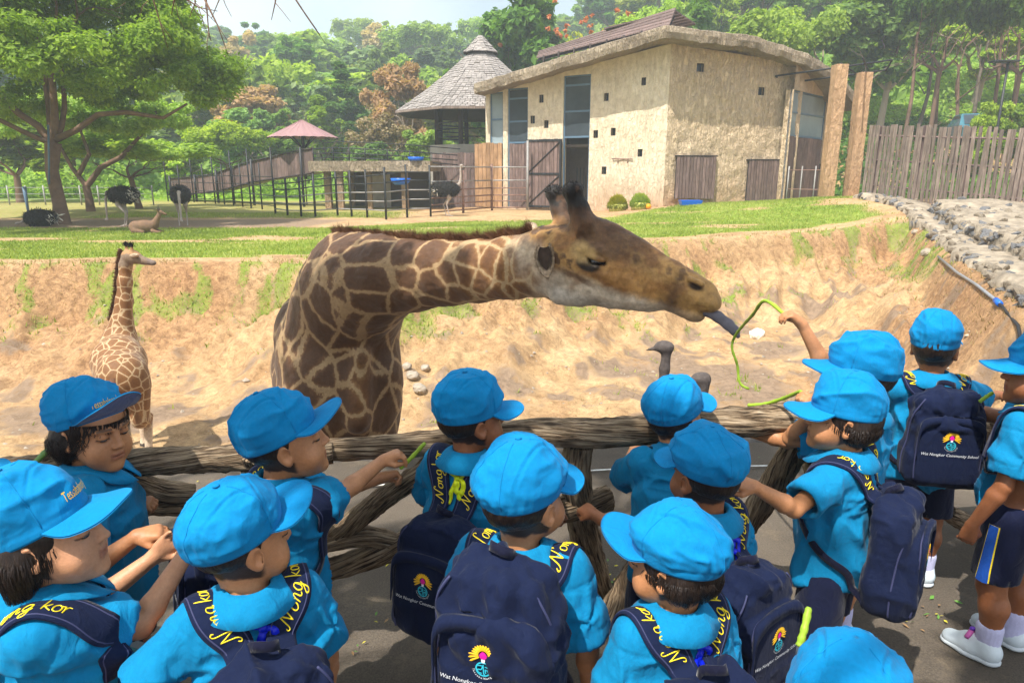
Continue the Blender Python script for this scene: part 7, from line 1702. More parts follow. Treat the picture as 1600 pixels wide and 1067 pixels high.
        # ------------------------------------------------ hair
        if girl: s.hair(P, Hc, Hm, hd, girl, r)
        else:
            S5 = SDF.uni(Hc-.115, Hc+.115, .0055); S5.ell(hd(0,-.016,.024), (.0745,.092,.080), Hm, 0); S5.cut(hd(0,.012,.02), Hm@np.array([0,1.,-.35])); S5.cut(hd(0,-.02,-.018), Hm@np.array([0,.25,-1.])); S5.cut(hd(0,0,.06), Hm@np.array([0,0,1.]))
            V, Q = S5.mesh(1); V = V+vnormals(V,Q)*(.0016*fbm(V*90+sd0,2))[:,None]; P('hair', V, Q, 'hair')
        s.cap(P, Hc, Hm, brim, r, captext, capr, cap_pitch)
        if ribbon: s.ribbon(P, T, G, ribbon)
        s.T = T; s.lm = lm; s.arms = arms; s.Rz = Rz
        if pack: s.pack(T, G, lm, packlab, yaw, r, packdrop)
    def world(s, p): return s.base+s.Rz@(np.array(p, float)*s.k)
    def pinch(s, sd):
        s0, e, w, X, N, pose, (tips, th) = s.arms[sd]; return s.world((tips[0]+th)/2)
    def hair(s, P, Hc, Hm, hd, kind, r):
        """kind: 'bob' (to the collar) or 'curly' (fringe and curls round the face)"""
        drop = dict(bob=-.105, curly=-.075, short=-.062)[kind]
        S = SDF.uni(Hc-.16, Hc+.13, .0055)
        S.ell(hd(0,-.017,.018), (.0752,.0925,.074), Hm, 0); hk = .72 if kind == 'short' else 1
        S.cone(hd(-.055,-.035,-.02), hd(-.050,-.045,drop+.03), .034*hk, .022*hk, .03); S.cone(hd(.055,-.035,-.02), hd(.050,-.045,drop+.03), .034*hk, .022*hk, .03); S.cone(hd(0,-.072,-.02), hd(0,-.064,drop+.02), .036*hk, .024*hk, .03)
        S.ell(hd(0,.062,-.03), (.062,.055,.068), Hm, .01, 's'); S.ell(hd(0,.0,-.10), (.044,.045,.06), Hm, .01, 's')
        S.cut(hd(0,0,.036), Hm[:,2]); V, Q = S.mesh(1); nn = vnormals(V, Q); V = V+nn*(.0022*fbm(((V-Hc)@Hm)*[90,90,9]+3, 2))[:,None]; hm_ = P('hair', V, Q, 'hair')
        n = 2600; kk = r.integers(0, len(V), n*3); h_ = (V-Hc)@Hm; kk = kk[(h_[kk,2] < .004+.10*np.clip(h_[kk,1],-.1,.05)) & (h_[kk,1] < .07)][:n]; vs = []; fs = []
        for i in kk:
            p = V[i].astype(float)+nn[i]*.001; L_ = r.uniform(.015,.032) if kind == 'short' else r.uniform(.02,.05); m = 7; pts = []; ph = r.uniform(0,6.28); cw = (.0015 if kind != 'curly' else .007)*r.uniform(.4,1.2)
            out = nn[i]*.35; dn = -Hm[:,2]; d = nrm(dn+out*.12+r.normal(size=3)*.05)
            d = nrm(d-nn[i]*(d@nn[i])*.85+dn*.15)
            if h_[i,1] > .04: d = nrm(dn*.8+Hm[:,1]*.25+r.normal(size=3)*.25)
            t0 = nrm(np.cross(d, nn[i]+.01)); 
            for j in range(m):
                t = j/(m-1); pts.append(p+d*L_*t+nn[i]*(.004*sin(pi*t)+0)+t0*cw*sin(ph+t*(3 if kind == 'bob' else 8)))
            b = len(vs); w = r.uniform(.0006,.0013)
            for j, q in enumerate(pts):
                ww = w*(1-.85*j/(m-1)); vs += [q-t0*ww, q+nn[i]*ww*.8, q+t0*ww]
            for j in range(m-1):
                for c_ in (0,1): fs.append((b+j*3+c_, b+j*3+c_+1, b+j*3+c_+4, b+j*3+c_+3))
        if kind == 'curly':
            for i in range(70):              # a fringe over the forehead and curls beside the cheeks
                a = -1.2+2.4*i/69+r.normal()*.02; p = hd(sin(a)*.074, cos(a)*.082-.006, .045); d0 = -Hm[:,2]; ou = Hm@np.array([sin(a), cos(a), 0]); L_ = r.uniform(.022,.034) if abs(a) < .8 else r.uniform(.06,.085); ph = r.uniform(0,6.28); t0 = nrm(np.cross(d0, ou)); m = 12; b = len(vs); w = r.uniform(.0016,.0032)
                for j in range(m):
                    t = j/(m-1); c_ = .005+.006*(abs(a) > .8); q = p+d0*L_*t+ou*(.006+.005*sin(ph+t*7)*t)+t0*c_*sin(ph+t*7)*t; ww = w*(1-.8*t); vs += [q-t0*ww, q+ou*ww*.8, q+t0*ww]
                for j in range(m-1):
                    for c_ in (0,1): fs.append((b+j*3+c_, b+j*3+c_+1, b+j*3+c_+4, b+j*3+c_+3))
        st = link('strands', npmesh('strands', np.array(vs), np.array(fs)), MAT['hair'], hm_); st['kind'] = 'stuff'
    def cap(s, P, Hc, Hm, brim, r, text, cr, cpitch):
        sd = s.seed*5.3; Hm = Hm@rotm(0, cpitch); bg0 = .150+.055*r.normal()*.8; hh0 = .118+.004*r.normal(); nu, nv = 120, 44; a = 2*pi*np.arange(nu)/nu; t = np.linspace(0, 1, nv); A, Tt = np.meshgrid(a, t, indexing='ij')     # a = 0 is forward
        rx, ry = .0790*cr, .0965*cr; el = Tt*pi/2; bag = 1+bg0*np.sin(np.clip(Tt*1.55,0,1)*pi)**1.1*(.80+.20*np.clip(-np.cos(A),-1,1)); rho = np.cos(el)**.70*bag
        z = hh0*np.sin(el)**.95; z += -.014*(1-np.cos(A))*.5*(1-Tt)   # the back sits lower
        back = np.clip(-np.cos(A)-.35, 0, 1); x = np.sin(A)*rx*rho; y = np.cos(A)*ry*rho-.010-.006*Tt
        zr = .030; V = np.stack([x, y, z+zr], -1).reshape(-1,3); Q = sheet(V, nu, nv, True)[:, ::-1]
        N = vnormals(V, Q); TT = Tt.ravel(); AA = A.ravel(); BB = back.ravel()
        d = .0060*fbm(V*13+sd, 3)*sstep(0,.15,TT)+.016*(ridge(np.stack([V[:,0]*11+V[:,2]*9+sd, V[:,1]*8-V[:,2]*5, V[:,2]*15], 1), 2)**3-.25)*sstep(.02,.2,TT)*sstep(1.05,.6,TT)+.003*fbm(V*40+sd, 2)*sstep(0,.2,TT)
        d += .0028*np.sin(AA*26+5*fbm(V*14+sd,2))*np.clip(BB*1.6,0,1)*sstep(.45,.12,TT)*sstep(0,.08,TT)
        sea = [np.abs(V[:,1]-.030-.10*(V[:,2]-.03)), np.abs(np.abs(V[:,0])-.042-.15*np.clip(-V[:,1],0,1)), np.abs(V[:,0])+np.where(V[:,1] > .02, 1, 0)]
        for i, q in enumerate(sea):
            if i == 1: q = q+np.where(V[:,1] > .025, 1, 0)
            if i == 2: continue
            g = np.exp(-(q/.0022)**2)*sstep(.08,.2,TT); d += -.0032*g+.0014*np.exp(-((q-.0055)/.003)**2)*sstep(.08,.2,TT)
        d -= .0018*np.exp(-((TT-.09)/.012)**2)
        V = V+N*d[:,None]; V = relax(V, Q, .25); Vc = place(V, Hc, Hm); c = P('cap', Vc, Q, 'cap_cloth'); md = c.modifiers.new('solid','SOLIDIFY'); md.thickness = .0022; md.offset = -1
        b = MB(); b.tube([Hc+Hm@np.array([0,-.016,.0300+hh0-.0005]), Hc+Hm@np.array([0,-.016,.0300+hh0+.0025])], [.0075,.005], 10, smooth=True); link('button', b.mesh('button'), MAT['cap_cloth'], c)
        for ia in (20, 53, 67, 100):
            col = V.reshape(nu, nv, 3)[ia, 3:-3:2]; nl = N.reshape(nu, nv, 3)[ia, 3:-3:2]; m2 = MB(); m2.tube([tuple(q) for q in place(col+nl*.0004, Hc, Hm)], .0011, 5); link('seam', m2.mesh('seam'), MAT['cap_cloth'], c)
        # brim: upper cloth and lining, curved
        m, k = 41, 13; aw = np.linspace(-1.12, 1.12, m); L = .076; BV = {0: [], 1: []}
        for a_ in aw:
            w = np.cos(a_/1.12*pi/2)**.55
            for j in range(k):
                q = j/(k-1); e = L*q*w; xx = np.sin(a_)*(rx*1.012)+np.sin(a_*.55)*e*.9; yy = np.cos(a_)*(ry*1.012)-.010+e*np.cos(a_*.45)
                drop = -.16*e+brim*e-2.4*xx*xx*min(1, e/.03)*.9+.0015*sin(a_*7+sd)*q
                zz = zr+.004+drop-.004*(1-cos(a_))
                BV[0].append((xx,yy,zz+.0020)); BV[1].append((xx,yy,zz-.0014))
        nn = m*k; Vb = np.array(BV[0]+BV[1]); I = np.arange(nn).reshape(m,k); Qt = np.stack([I[:-1,:-1],I[1:,:-1],I[1:,1:],I[:-1,1:]],-1).reshape(-1,4); Qb = Qt[:,::-1]+nn
        rim = np.concatenate([np.arange(m)*k+k-1]); Qe = np.stack([rim[:-1], rim[:-1]+nn, rim[1:]+nn, rim[1:]], 1)
        me = npmesh('brim', place(Vb, Hc, Hm), np.concatenate([Qt[:,::-1], Qe[:,::-1], Qb[:,::-1]])); me.materials.append(MAT['cap_cloth']); me.materials.append(MAT['cap_lining'])
        mi = np.zeros(len(me.polygons), np.int32); mi[len(Qt)+len(Qe):] = 1; me.polygons.foreach_set('material_index', mi); link('brim', me, None, c)
        if text:
            TV, TF = TXT_CAP; lv = []
            for u, v_, _ in TV:
                a_ = u/.100; tt = .16+v_/.10; el_ = tt*pi/2; bg = 1+bg0*sin(min(tt*1.55,1)*pi)**1.1*(.80-.2*cos(a_)*1); rh = cos(el_)**.70*bg
                lv.append(Hc+Hm@np.array([-sin(a_)*rx*rh*1.035, cos(a_)*ry*rh*1.035-.010, hh0*sin(el_)**.95+zr]))
            if len(lv):
                me = bpy.data.meshes.new('lettering'); me.from_pydata([tuple(q) for q in lv], [], TF); link('lettering', me, MAT['thread_gold'], c)
    def ribbon(s, P, T, G, mat):
        b = []; f = []
        def strip(pts, w, off=.006):
            c = crom(pts, 6); c = G.snap(c, off, 5) if off else c; n = len(c); d = np.gradient(c, axis=0); g = G.grad(c); sdv = np.cross(d, g); sdv /= np.linalg.norm(sdv, axis=1)[:,None]+1e-9
            i0 = len(b); tw = np.linspace(0, 1, n)
            for i in range(n):
                wv = 1.15*w*(1-.5*abs(2*tw[i]-1)**3); 
                for q in (-1,0,1): b.append(c[i]+sdv[i]*wv*q+g[i]*(.002*(q == 0)+.0022*sin(i*1.3)))
            for i in range(n-1):
                for j in (0,1): f.append((i0+i*3+j, i0+i*3+j+1, i0+(i+1)*3+j+1, i0+(i+1)*3+j))
        k0 = (.008,-.085,.812)
        strip([T((-.07,-.03,.852)), T((-.04,-.07,.832)), T(k0)], .006); strip([T((.07,-.03,.852)), T((.04,-.07,.832)), T(k0)], .006)
        strip([T(k0), T((.03,-.09,.800)), T((.024,-.10,.77)), T((.006,-.10,.785)), T(k0)], .007, .011); strip([T(k0), T((-.006,-.10,.77)), T((-.010,-.11,.735))], .006, .010); strip([T(k0), T((.020,-.10,.76)), T((.028,-.11,.722))], .006, .009)
        o = P('ribbon', np.array(b), np.array(f), mat); md = o.modifiers.new('solid','SOLIDIFY'); md.thickness = .0012
        m = MB(); kk = G.snap(np.array([T(k0)]), .011)[0]; m.tube([kk-[.008,0,.003], kk, kk+[.008,0,.003]], [.005,.0085,.005], 8); link('knot', m.mesh('knot'), MAT[mat], o)
    def pack(s, T, G, lm, lab, yaw, r, drop):
        rt = empty('backpack', tuple(s.base), radians(yaw), lab, 'backpack', 'navy school backpacks'); rt.scale = (s.k,)*3; s.pk = rt; sd0 = s.seed*2.9
        P = lambda nm, V, Q, mat, par=rt, sm=True: link(nm, npmesh(nm, V, Q, sm), MAT[mat], par)
        dz = -drop; D = lambda x, y, z: T((x, y, z+dz))
        S = SDF.uni(T((0,-.17,.65))-[.17,.17,.26], T((0,-.17,.65))+[.17,.17,.26], .0058)
        S.ell(D(0,-.160,.635), (.118,.050,.160), lm, .006, m=.05, pw=5); S.ell(D(0,-.150,.725), (.088,.048,.085), lm, .03, m=.05, pw=3); S.ell(D(0,-.170,.545), (.122,.068,.075), lm, .03, m=.05, pw=3.2)
        S.ell(D(0,-.205,.610), (.104,.036,.122), lm, .006, m=.05, pw=5.5)
        V, Q = S.mesh(1); N = vnormals(V, Q); L_ = (V-T((0,-.17,.64)))@lm
        f = ridge(np.stack([L_[:,0]*8+sd0, L_[:,1]*5, L_[:,2]*6+L_[:,0]*4], 1), 3)**2.5-.3; g = fbm(V*24+sd0, 3)
        top = sstep(.03,.12,L_[:,2]); D2 = .042*f*(.4+.6*top)+.007*g*(.6+.6*top)+.0045*np.sin(L_[:,0]*95+3*g+sd0)*top*(L_[:,1] < 0)
        md_ = sstep(-.13,-.11,L_[:,2])*sstep(.095,.075,L_[:,2])*sstep(.10,.085,np.abs(L_[:,0]))*(L_[:,1] < -.03); D2 = D2*(1-md_)+.0008*f*md_; V = V+N*D2[:,None]
        P('bag', V, Q, 'navy_cloth')
        bagN = rt.children
        # seams: piping round the body, a zipped arch over the pocket
        def cord(pts, rad, nm, mat, off=.002, n=8):
            c = crom([D(*p) for p in pts], n); c = S.snap(c, off, 8); m = MB(); m.tube([tuple(q) for q in c], rad, 6); return m.build(nm, MAT[mat], rt)
        cord([(-.104,-.26,.50),(-.110,-.26,.63),(-.098,-.26,.720),(-.055,-.26,.752),(0,-.26,.760),(.055,-.26,.752),(.098,-.26,.720),(.110,-.26,.63),(.104,-.26,.50)], .0030, 'zip', 'piping', .001)
        cord([(-.103,-.26,.53),(-.105,-.26,.63),(-.092,-.26,.708),(-.052,-.26,.738),(0,-.26,.745),(.052,-.26,.738),(.092,-.26,.708),(.105,-.26,.63),(.103,-.26,.53)], .0022, 'zip', 'webbing', .001)
        cord([(-.085,-.2,.795),(-.112,-.19,.72),(-.13,-.18,.62),(-.135,-.18,.50)], .0025, 'seam', 'piping', .001); cord([(.085,-.2,.795),(.112,-.19,.72),(.13,-.18,.62),(.135,-.18,.50)], .0025, 'seam', 'piping', .001)
        # overhanging flap lip above the pocket
        lipc = crom([D(*p) for p in [(-.106,-.25,.61),(-.102,-.26,.705),(-.060,-.27,.738),(0,-.27,.747),(.060,-.27,.738),(.102,-.26,.705),(.106,-.25,.61)]], 7); c0 = S.snap(lipc, .004, 8); c1 = c0+lm@np.array([0,-.007,-.022]); c2 = c0+lm@np.array([0,.0,.020]); c2 = S.snap(c2, .003, 6)
        LV = np.stack([c2, c0+lm@np.array([0,-.004,.004]), c1], 1).reshape(-1,3); o = P('flap', LV, sheet(LV, len(c0), 3), 'navy_cloth'); md = o.modifiers.new('s','SOLIDIFY'); md.thickness = .004; md.offset = 0
        # grab loop
        hs = crom([D(-.024,-.118,.795), D(-.026,-.128,.828), D(-.014,-.150,.842), D(.010,-.156,.838), D(.026,-.142,.826), D(.026,-.122,.792)], 6); w = lm@np.array([0,.5,.85]); HV = np.stack([hs-w*.010, hs+w*.010], 1).reshape(-1,3); o = P('handle', HV, sheet(HV, len(hs), 2), 'webbing'); md = o.modifiers.new('s','SOLIDIFY'); md.thickness = .003; md.offset = 0
        # straps hugging the shirt
        for sx in (-1,1):
            path = [(.036*sx,-.128,.785+dz),(.048*sx,-.112,.812+dz*.45),(.074*sx,-.072,.842),(.088*sx,-.02,.856),(.094*sx,.03,.846),(.098*sx,.075,.80),(.100*sx,.10,.74),(.108*sx,.10,.68)]
            c = crom([T(p) for p in path], 7); n = len(c); c[4:] = G.snap(c[4:], .007, 8); g = G.grad(c); g[:5] = g[5]; d = np.gradient(c, axis=0); wv = np.cross(g, d)*1.0; wv /= np.linalg.norm(wv, axis=1)[:,None]+1e-9
            if sx*0 == 0 and (wv[8]@(lm@np.array([1.,0,0]))) < 0: wv = -wv
            ww = np.interp(np.arange(n), [0,5,12,n*.8,n-1], [.024,.031,.035,.033,.016]); cols = np.linspace(-1,1,9); SV = np.zeros((n,9,3))
            for j, q in enumerate(cols):
                p = c+wv*(ww*q)[:,None]; p[4:] = G.snap(p[4:], .0075, 5); p += g*(.0025*(abs(q) > .8)*(abs(q) < .99)); SV[:,j] = p
            for _ in range(2): SV[1:-1] = .5*SV[1:-1]+.25*(SV[2:]+SV[:-2])
            SVf = SV.reshape(-1,3); st = P('strap', SVf, sheet(SVf, n, 9), 'navy_cloth'); md = st.modifiers.new('s','SOLIDIFY'); md.thickness = .0055; md.offset = 0
            for j in (1,7): m = MB(); m.tube([tuple(q) for q in SV[:,j]+g*.0022], .0016, 5); link('seam', m.mesh('seam'), MAT['piping'], st)
            # embroidered word running up the strap
            TV, TF, tw = script_text('Nong kor', .033); al = np.concatenate([[0], np.cumsum(np.linalg.norm(np.diff(SV[:,4], axis=0), axis=1))]); tv = []
            for u, v, h in TV:
                a = u+.062+max(0,-drop)*.8; i = min(max(int(np.searchsorted(al, a))-1, 0), n-2); t = min(max((a-al[i])/(al[i+1]-al[i]), 0), 1); q = (.0145-v)/.035*1.05; q = min(max(q*4+4, 0), 7.999); j = int(q); fj = q-j
                p = (SV[i,j]*(1-fj)+SV[i,j+1]*fj)*(1-t)+(SV[i+1,j]*(1-fj)+SV[i+1,j+1]*fj)*t; tv.append(p+(g[i]*(1-t)+g[i+1]*t)*(.0036+h))
            me = bpy.data.meshes.new('lettering'); me.from_pydata([tuple(q) for q in tv], [], TF); link('lettering', me, MAT['thread_yellow'], st)
            lw = crom([T((.108*sx,.10,.68)), T((.128*sx,.06,.63)), T((.136*sx,.0,.58)), T((.128*sx,-.08,.535)), D(.105*sx,-.12,.50)], 6); lw[:-3] = G.snap(lw[:-3], .006, 8); gg = G.grad(lw); dd = np.gradient(lw, axis=0); w2 = np.cross(gg, dd); w2 /= np.linalg.norm(w2, axis=1)[:,None]+1e-9
            LV = np.stack([lw-w2*.011, lw+w2*.011], 1).reshape(-1,3); o = P('webbing', LV, sheet(LV, len(lw), 2), 'webbing'); md = o.modifiers.new('s','SOLIDIFY'); md.thickness = .002; md.offset = 0
        # emblem on the pocket: sun rays, flame, round monogram, ring of letters, name of the school
        em = empty('emblem', (0,0,0)); em.parent = rt; ecx, ecz = .0, .672
        def decal(nm, polys, mat, lift=.0016, dome=.0):
            vs = []; fs = []
            for pl in polys:
                b = len(vs); c = np.mean(pl, axis=0); vs += [(p[0],p[1],0) for p in pl]+[(c[0],c[1],dome)]; m = len(pl); fs += [(b+i, b+(i+1)%m, b+m) for i in range(m)]
            vs = np.array(vs); p = np.array([D(v[0]+ecx, -.262, v[1]+ecz) for v in vs]); p = S.snap(p, lift, 8)+(lm@np.array([0,-1.,0]))*(vs[:,2]+.0012)[:,None]
            me = bpy.data.meshes.new(nm); me.from_pydata([tuple(q) for q in p], [], fs); link(nm, me, MAT[mat], em)
        rays = []
        for i in range(17):
            a = radians(-32+244*i/16); d = np.array([cos(a), sin(a)]); nv = np.array([-d[1], d[0]]); r0 = .0095; r1 = .0225+.010*abs(i-8)/8**1*(1 if abs(i-8) > 5 else .25)
            rays.append([d*(r0+(r1-r0)*t)+nv*.0022*w for t, w in ((0,-.5),(.35,-.9),(.8,-1.0),(1,0),(.8,1.0),(.35,.9),(0,.5))])
        decal('sun_ray', rays, 'thread_gold', dome=.0012)
        decal('flame', [[(.0075*cos(a)*(1-.35*max(sin(a),0)), .0085*sin(a)+(.003 if abs(a-pi/2) < .2 else 0)) for a in np.linspace(0,2*pi,15)[:-1]]], 'thread_magenta', .0022, .001)
        decal('flame_base', [[(-.004,-.008),(.004,-.008),(.003,-.015),(-.003,-.015)]], 'thread_white', .0022)
        mc = np.array([0,-.029]); ring = []
        for i in range(28): a0, a1 = 2*pi*i/28, 2*pi*(i+1)/28; ring.append([mc+np.array([cos(q), sin(q)])*rr_ for q, rr_ in ((a0,.0125),(a0,.0155),(a1,.0155),(a1,.0125))])
        for pts in ([(-.011,.006),(-.002,.007),(-.004,-.001),(-.011,-.002),(-.009,-.008),(-.003,-.009)], [(.0,.010),(.001,-.009),(.004,-.011)], [(.003,.006),(.010,.004),(.009,-.002),(.004,.0),(.005,-.008)], [(.007,.0),(.011,-.006)]):
            c = crom([np.array(p)+mc for p in pts], 4); dd = np.gradient(c, axis=0); dd /= np.linalg.norm(dd, axis=1)[:,None]+1e-9; nv = np.stack([-dd[:,1], dd[:,0]], 1)*.0011
            for i in range(len(c)-1): ring.append([c[i]-nv[i], c[i]+nv[i], c[i+1]+nv[i+1], c[i+1]-nv[i+1]])
        decal('monogram', ring, 'thread_teal', .002)
        rv, rf = [], []
        for ch_i, ch in enumerate('TessabalNongkor'):
            tv, tf = CH[ch]; a = radians(190+160*ch_i/14); o = mc+np.array([cos(a), sin(a)])*.0215; up = -np.array([cos(a), sin(a)]); ri = np.array([up[1], -up[0]]); b = len(rv); rv += [o+ri*p[0]+up*p[1] for p in tv]; rf += [tuple(i+b for i in q) for q in tf]
        def flat(nm, V2, F2, mat):
            p = np.array([D(v[0]+ecx, -.262, v[1]+ecz) for v in V2]); p = S.snap(p, .002, 8)+(lm@np.array([0,-1.,0]))*.0015; me = bpy.data.meshes.new(nm); me.from_pydata([tuple(q) for q in p], [], F2); link(nm, me, MAT[mat], em)
        flat('ring_lettering', np.array(rv), rf, 'thread_white')
        TV, TF = TXT_SCHOOL; flat('school_lettering', [(v[0]*.98, v[1]-.068) for v in TV], TF, 'thread_white')
CH = {c: font_text(c, .0062, 0) for c in set('TessabalNongkor')}
# ---------------------------------------------------------------- the children, left to right
kids = {}
kids[1] = Kid((146,672), 1.62, -75, -112, 'girl with curly dark hair and blue cap looking down, leftmost face in view', pitch=-6, roll=0, girl='curly', skin='skin_tan', pack=False,
    R=dict(px=(214,838,1.42), pose='relaxed', dir=(1,.3,.1), n=(0,-.3,1)), L=dict(px=(205,790,1.72), pose='grip', dir=(1,.1,.15), n=(0,-.3,1)), captext=True, res=.0034, seed=101, cap_pitch=20, brim=.75)
kids[2] = Kid((76,838), 1.12, -62, -78, 'girl with chin length dark hair at lower left reaching both arms right', pitch=6, girl='bob', skin='skin_fair', res=.0036, captext=True,
    R=dict(px=(292,862,1.27), pose='relaxed', dir=(.5,.5,.8), n=(0,-.6,.6), pole=(.2,.0,-1)), L=dict(px=(243,868,1.38), pose='open', dir=(.8,.2,.75), n=(-.3,.9,.1)), ribbon='satin_blue', packlab='navy backpack at the lower left corner on the girl with chin length hair', seed=102, cap_pitch=12, packdrop=-.02)
kids[0] = Kid((-92,770), 1.42, -20, -20, 'child mostly outside the left edge with only a dark backpack showing', packlab='dark backpack at the left edge behind the girl with chin length hair', seed=100)
kids[3] = Kid((380,846), 1.17, 30, -46, 'boy seen from behind with a puffy bright cap and a blue ribbon under his collar', pitch=0, brim=.45, cap_pitch=10, skin='skin_tan', ribbon='satin_blue', L=dict(l=(-.135,.10,.755), pose='fist', pole=(-1,-.3,-.8)), R='down', packlab='navy backpack on the boy with the puffy cap, low in the picture left of centre', seed=103, packdrop=.02)
kids[4] = Kid((448,692), 1.56, -58, -72, 'boy in a shaded blue cap stretching his arm to the right with a green bean', pitch=8, lean=6, skin='skin_tan', R=dict(px=(630,702,1.82), pose='pinch', dir=(1,.15,.45), n=(-.3,-.1,1), pole=(0,-.3,-1)), L='rail', packlab='navy backpack on the boy stretching out a green bean', seed=104, brim=.4, cap_pitch=10)
kids[5] = Kid((738,657), 1.78, -26, -62, 'boy with cropped hair and a yellow ribbon round his collar, back to the viewer', pitch=2, lean=4, skin='skin_brown', ribbon='satin_yellow', L=dict(l=(-.20,.22,.62), pose='grip'), R=dict(px=(856,812,1.80), pose='fist', dir=(.9,.4,.3), n=(0,-.5,.8)), packlab='navy backpack with a round badge on the boy with the yellow ribbon', seed=105, packdrop=.10)
kids[6] = Kid((820,782), 1.28, -18, -42, 'boy with a large bright cap in the middle of the front row', pitch=2, skin='skin_tan', packlab='large navy backpack with a sun emblem in the middle of the front row', seed=106, packdrop=-.095)
kids[7] = Kid((1056,652), 1.88, -8, -50, 'small child at the rail in a bright cap below the ostrich head', lean=14, pitch=4, pack=False, skin='skin_tan', L='rail', R='rail', seed=107, cap_pitch=4)
kids[8] = Kid((1100,744), 1.52, 36, 30, 'boy in a shaded deep blue cap right of centre with a slung backpack', pitch=0, skin='skin_brown', ribbon='satin_blue', R='strap', L='rail', packlab='slung navy backpack on the boy in the shaded deep blue cap', seed=108, packdrop=.05)
kids[9] = Kid((1050,880), 1.17, 24, 58, 'girl in a wide bright cap facing left with straight black hair over her collar', pitch=-6, girl='short', brim=.5, cap_pitch=8, skin='skin_tan', ribbon='satin_blue', packlab='navy backpack on the girl with straight black hair, bottom right of centre', seed=109, capr=1.03, packdrop=.03)
kids[10] = Kid((1340,590), 2.0, 50, 74, 'child lifting an arm high to dangle a long green bean before the giraffe', pitch=6, skin='skin_tan', R=dict(px=(1243,494,2.14), pose='pinch', dir=(-.7,.1,.6), n=(.5,-.2,.9), pole=(.3,.3,-1)), L='rail', pack=False, seed=110)
kids[11] = Kid((1316,655), 1.78, 52, 74, 'girl in a bright cap facing left who holds a bean beside her face', pitch=2, girl='short', skin='skin_tan', L=dict(px=(1178,760,1.58), pose='relaxed', dir=(-1,.1,.25), n=(0,-.4,.9), pole=(0,-.3,-1)), R=dict(px=(1272,645,1.84), pose='pinch', dir=(-.5,.0,.9), n=(.3,-.7,.4), pole=(.6,.2,-1)), packlab='bulky dark backpack hanging from the girl who holds a bean beside her face', seed=111, packdrop=.05)
kids[12] = Kid((1460,545), 2.42, -12, -38, 'tall boy in white socks and trainers, blue ribbon hanging at his collar', skin='skin_brown', ribbon='satin_blue', L='rail', R=dict(px=(1570,620,2.62), pose='relaxed', dir=(1,.5,0), n=(0,0,1)), packlab='navy backpack with a sun badge on the tall boy in white trainers', seed=112, packdrop=-.03)
kids[15] = Kid((1690,600), 2.6, 25, 40, 'child beyond the right edge whose raised hand holds a scrap of green', skin='skin_brown', L=dict(px=(1582,520,2.25), pose='fist', dir=(-.3,0,1), n=(0,-1,.2)), pack=False, seed=115)
kids[13] = Kid((1628,585), 2.0, 28, 68, 'child at the right edge in white shoes with one arm hanging down', girl='short', skin='skin_brown', L=dict(px=(1516,826,1.94), pose='relaxed', dir=(-.1,.1,-1), n=(-.4,-.8,0), pole=(0,-.5,0)), R='rail', stripe=True, shoe='badge', packlab='navy backpack on the child in white shoes at the right edge', seed=113)
kids[14] = Kid((1318,1140), .76, 100, 150, 'child at the bottom edge of whom only the bright round cap shows', skin='skin_tan', seed=114, packlab='navy backpack below the lone cap at the bottom edge', capr=1.04)
k = kids[11]
def chest_badge(k, c, r, mat, nm, n=18, sx=1.0):
    vs = [k.T((c[0]+cos(2*pi*i/n)*r*sx*(1 if i%2 else .8), .14, c[1]+sin(2*pi*i/n)*r*(1 if i%2 else .8))) for i in range(n)]+[k.T((c[0], .14, c[1]))]
    vs = k.G.snap(np.array(vs), .016, 14); me = bpy.data.meshes.new(nm); me.from_pydata([tuple(v) for v in vs], [], [(i, (i+1)%n, n) for i in range(n)]); link(nm, me, MAT[mat], k.shirt.parent)
chest_badge(k, (-.062,.700), .019, 'thread_gold', 'badge'); chest_badge(k, (-.062,.700), .009, 'thread_magenta', 'badge_centre', 12); chest_badge(k, (-.060,.742), .007, 'thread_white', 'badge_word', 12, 2.6)
# ---------------------------------------------------------------- long green beans
def bean(pts, r, label, mat='bean_green'):
    pts = [Vector(p) for p in pts]; c = crom([tuple(p) for p in pts], 7); o = c[0].copy(); c = c-o; n = len(c); rs = [r*(1+.12*sin(i*1.9))*(.5 if i in (0,n-1) else 1) for i in range(n)]
    b = MB(); b.tube([tuple(q) for q in c], rs, 8); tag(b.build('green_bean', MAT[mat], None, tuple(o)), label, 'bean', 'long green beans held by the children')
p = kids[10].pinch(1); Yt = p[1]; Yq = 2.92
bean([tuple(p+[.02,.0,.006]), tuple(at_y(1196,470,2.3)), tuple(at_y(1176,492,2.5)), tuple(at_y(1158,512,2.80)), tuple(at_y(1147,528,2.90)), tuple(at_y(1144,545,2.9)), tuple(at_y(1152,570,2.88)), tuple(at_y(1156,598,2.86)), tuple(at_y(1171,608,2.84))], .0062, 'long thin green bean dangling from the raised hand onto the giraffe tongue')
p = kids[11].pinch(1)
bean([tuple(p), tuple(at_y(1250,612,1.9)), tuple(at_y(1225,622,2.0)), tuple(at_y(1195,631,2.08)), tuple(at_y(1168,633,2.12))], .006, 'green bean resting over the fence rail from the hand of the girl on the right')
p = kids[4].pinch(1); bean([tuple(p-[.015,0,.012]), tuple(p+[.02,.01,.02]), tuple(p+[.055,.015,.058])], .0062, 'short piece of green bean in the outstretched hand of the boy at the left', 'bean_green')
a = at_y(38,738,1.55); bean([tuple(at_y(22,760,1.5)), tuple(at_y(50,728,1.6)), tuple(at_y(80,697,1.72))], .0075, 'dark green bean stem behind the head of the curly haired girl', 'bean_dark')
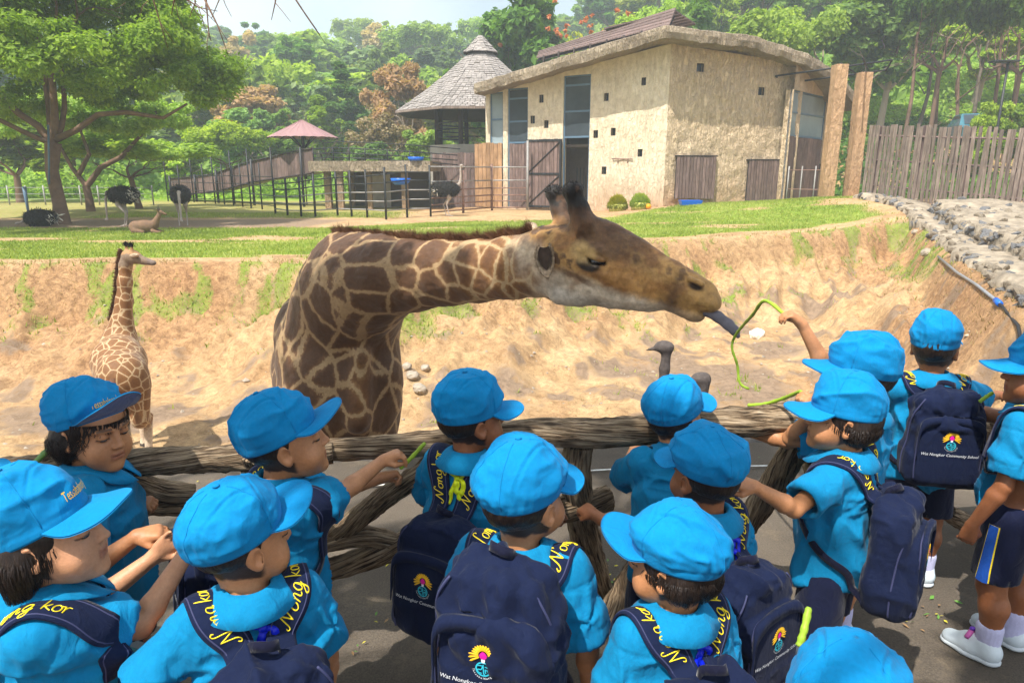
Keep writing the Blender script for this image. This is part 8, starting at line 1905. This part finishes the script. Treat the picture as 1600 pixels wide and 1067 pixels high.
p = at_y(1256,985,.98); bean([tuple(at_y(1248,1010,.97)), tuple(p), tuple(at_y(1264,948,1.0))], .0062, 'stub of yellow green bean sticking up beside the cap at the bottom edge')
p = kids[15].pinch(-1); bean([tuple(p-[0,0,.02]), tuple(p+[.01,-.01,.03]), tuple(p+[.02,-.01,.07])], .007, 'scrap of green bean in the raised hand at the right edge')
bean([tuple(at_y(1530,628,2.1)), tuple(at_y(1541,620,2.1)), tuple(at_y(1552,613,2.1))], .006, 'tiny tip of green bean in front of the face at the right edge')
# ---------------------------------------------------------------- name card on a lanyard
cc = at_y(212, 1022, 1.30); nc = empty('name_card', tuple(cc), radians(-20), 'small green name card in a clear sleeve hanging at the lower left girl', 'name card')
b = MB(); b.box((-.030,-.001,-.045),(.030,.001,.040), bev=.001); b.build('sleeve', MAT['card_clear'], nc); b = MB(); b.box((-.027,-.0022,-.040),(.027,-.0012,.018)); b.build('card', MAT['card_green'], nc)
for txt, z, sz in (('พลโทพิภ', -.002, .016), ('ก.1/2', -.028, .014)):
    TV, TF = font_text(txt, sz, .1)
    if len(TV): me = bpy.data.meshes.new('lettering'); me.from_pydata([(v[0],-.0028,v[1]+z) for v in TV], [], TF); link('lettering', me, MAT['ink'], nc)
b = MB(); b.tube([(0,0,.036),(0,0,.052)], [.006,.009], 8); b.build('clip', MAT['pipe_black'], nc)
b = MB(); b.box((-.008,-.001,.05),(.008,.001,.14)); b.build('lanyard', MAT['webbing'], nc)
# ================================================================ HAZE: the thin bluish air that pales the far hills
def haze():
    m = bpy.data.materials.new('haze'); m.use_nodes = True; t = m.node_tree; t.nodes.clear()
    o = t.nodes.new('ShaderNodeOutputMaterial'); v = t.nodes.new('ShaderNodeVolumePrincipled'); t.links.new(v.outputs[0], o.inputs['Volume'])
    v.inputs['Color'].default_value = (.80,.90,1.0,1); v.inputs['Density'].default_value = .0024; v.inputs['Anisotropy'].default_value = .2
    b = MB(); b.box((-270,-70,-3.2),(270,335,46)); tag(b.build('haze', m), 'thin pale blue haze over the far hillside', 'haze', kind='stuff')
haze()
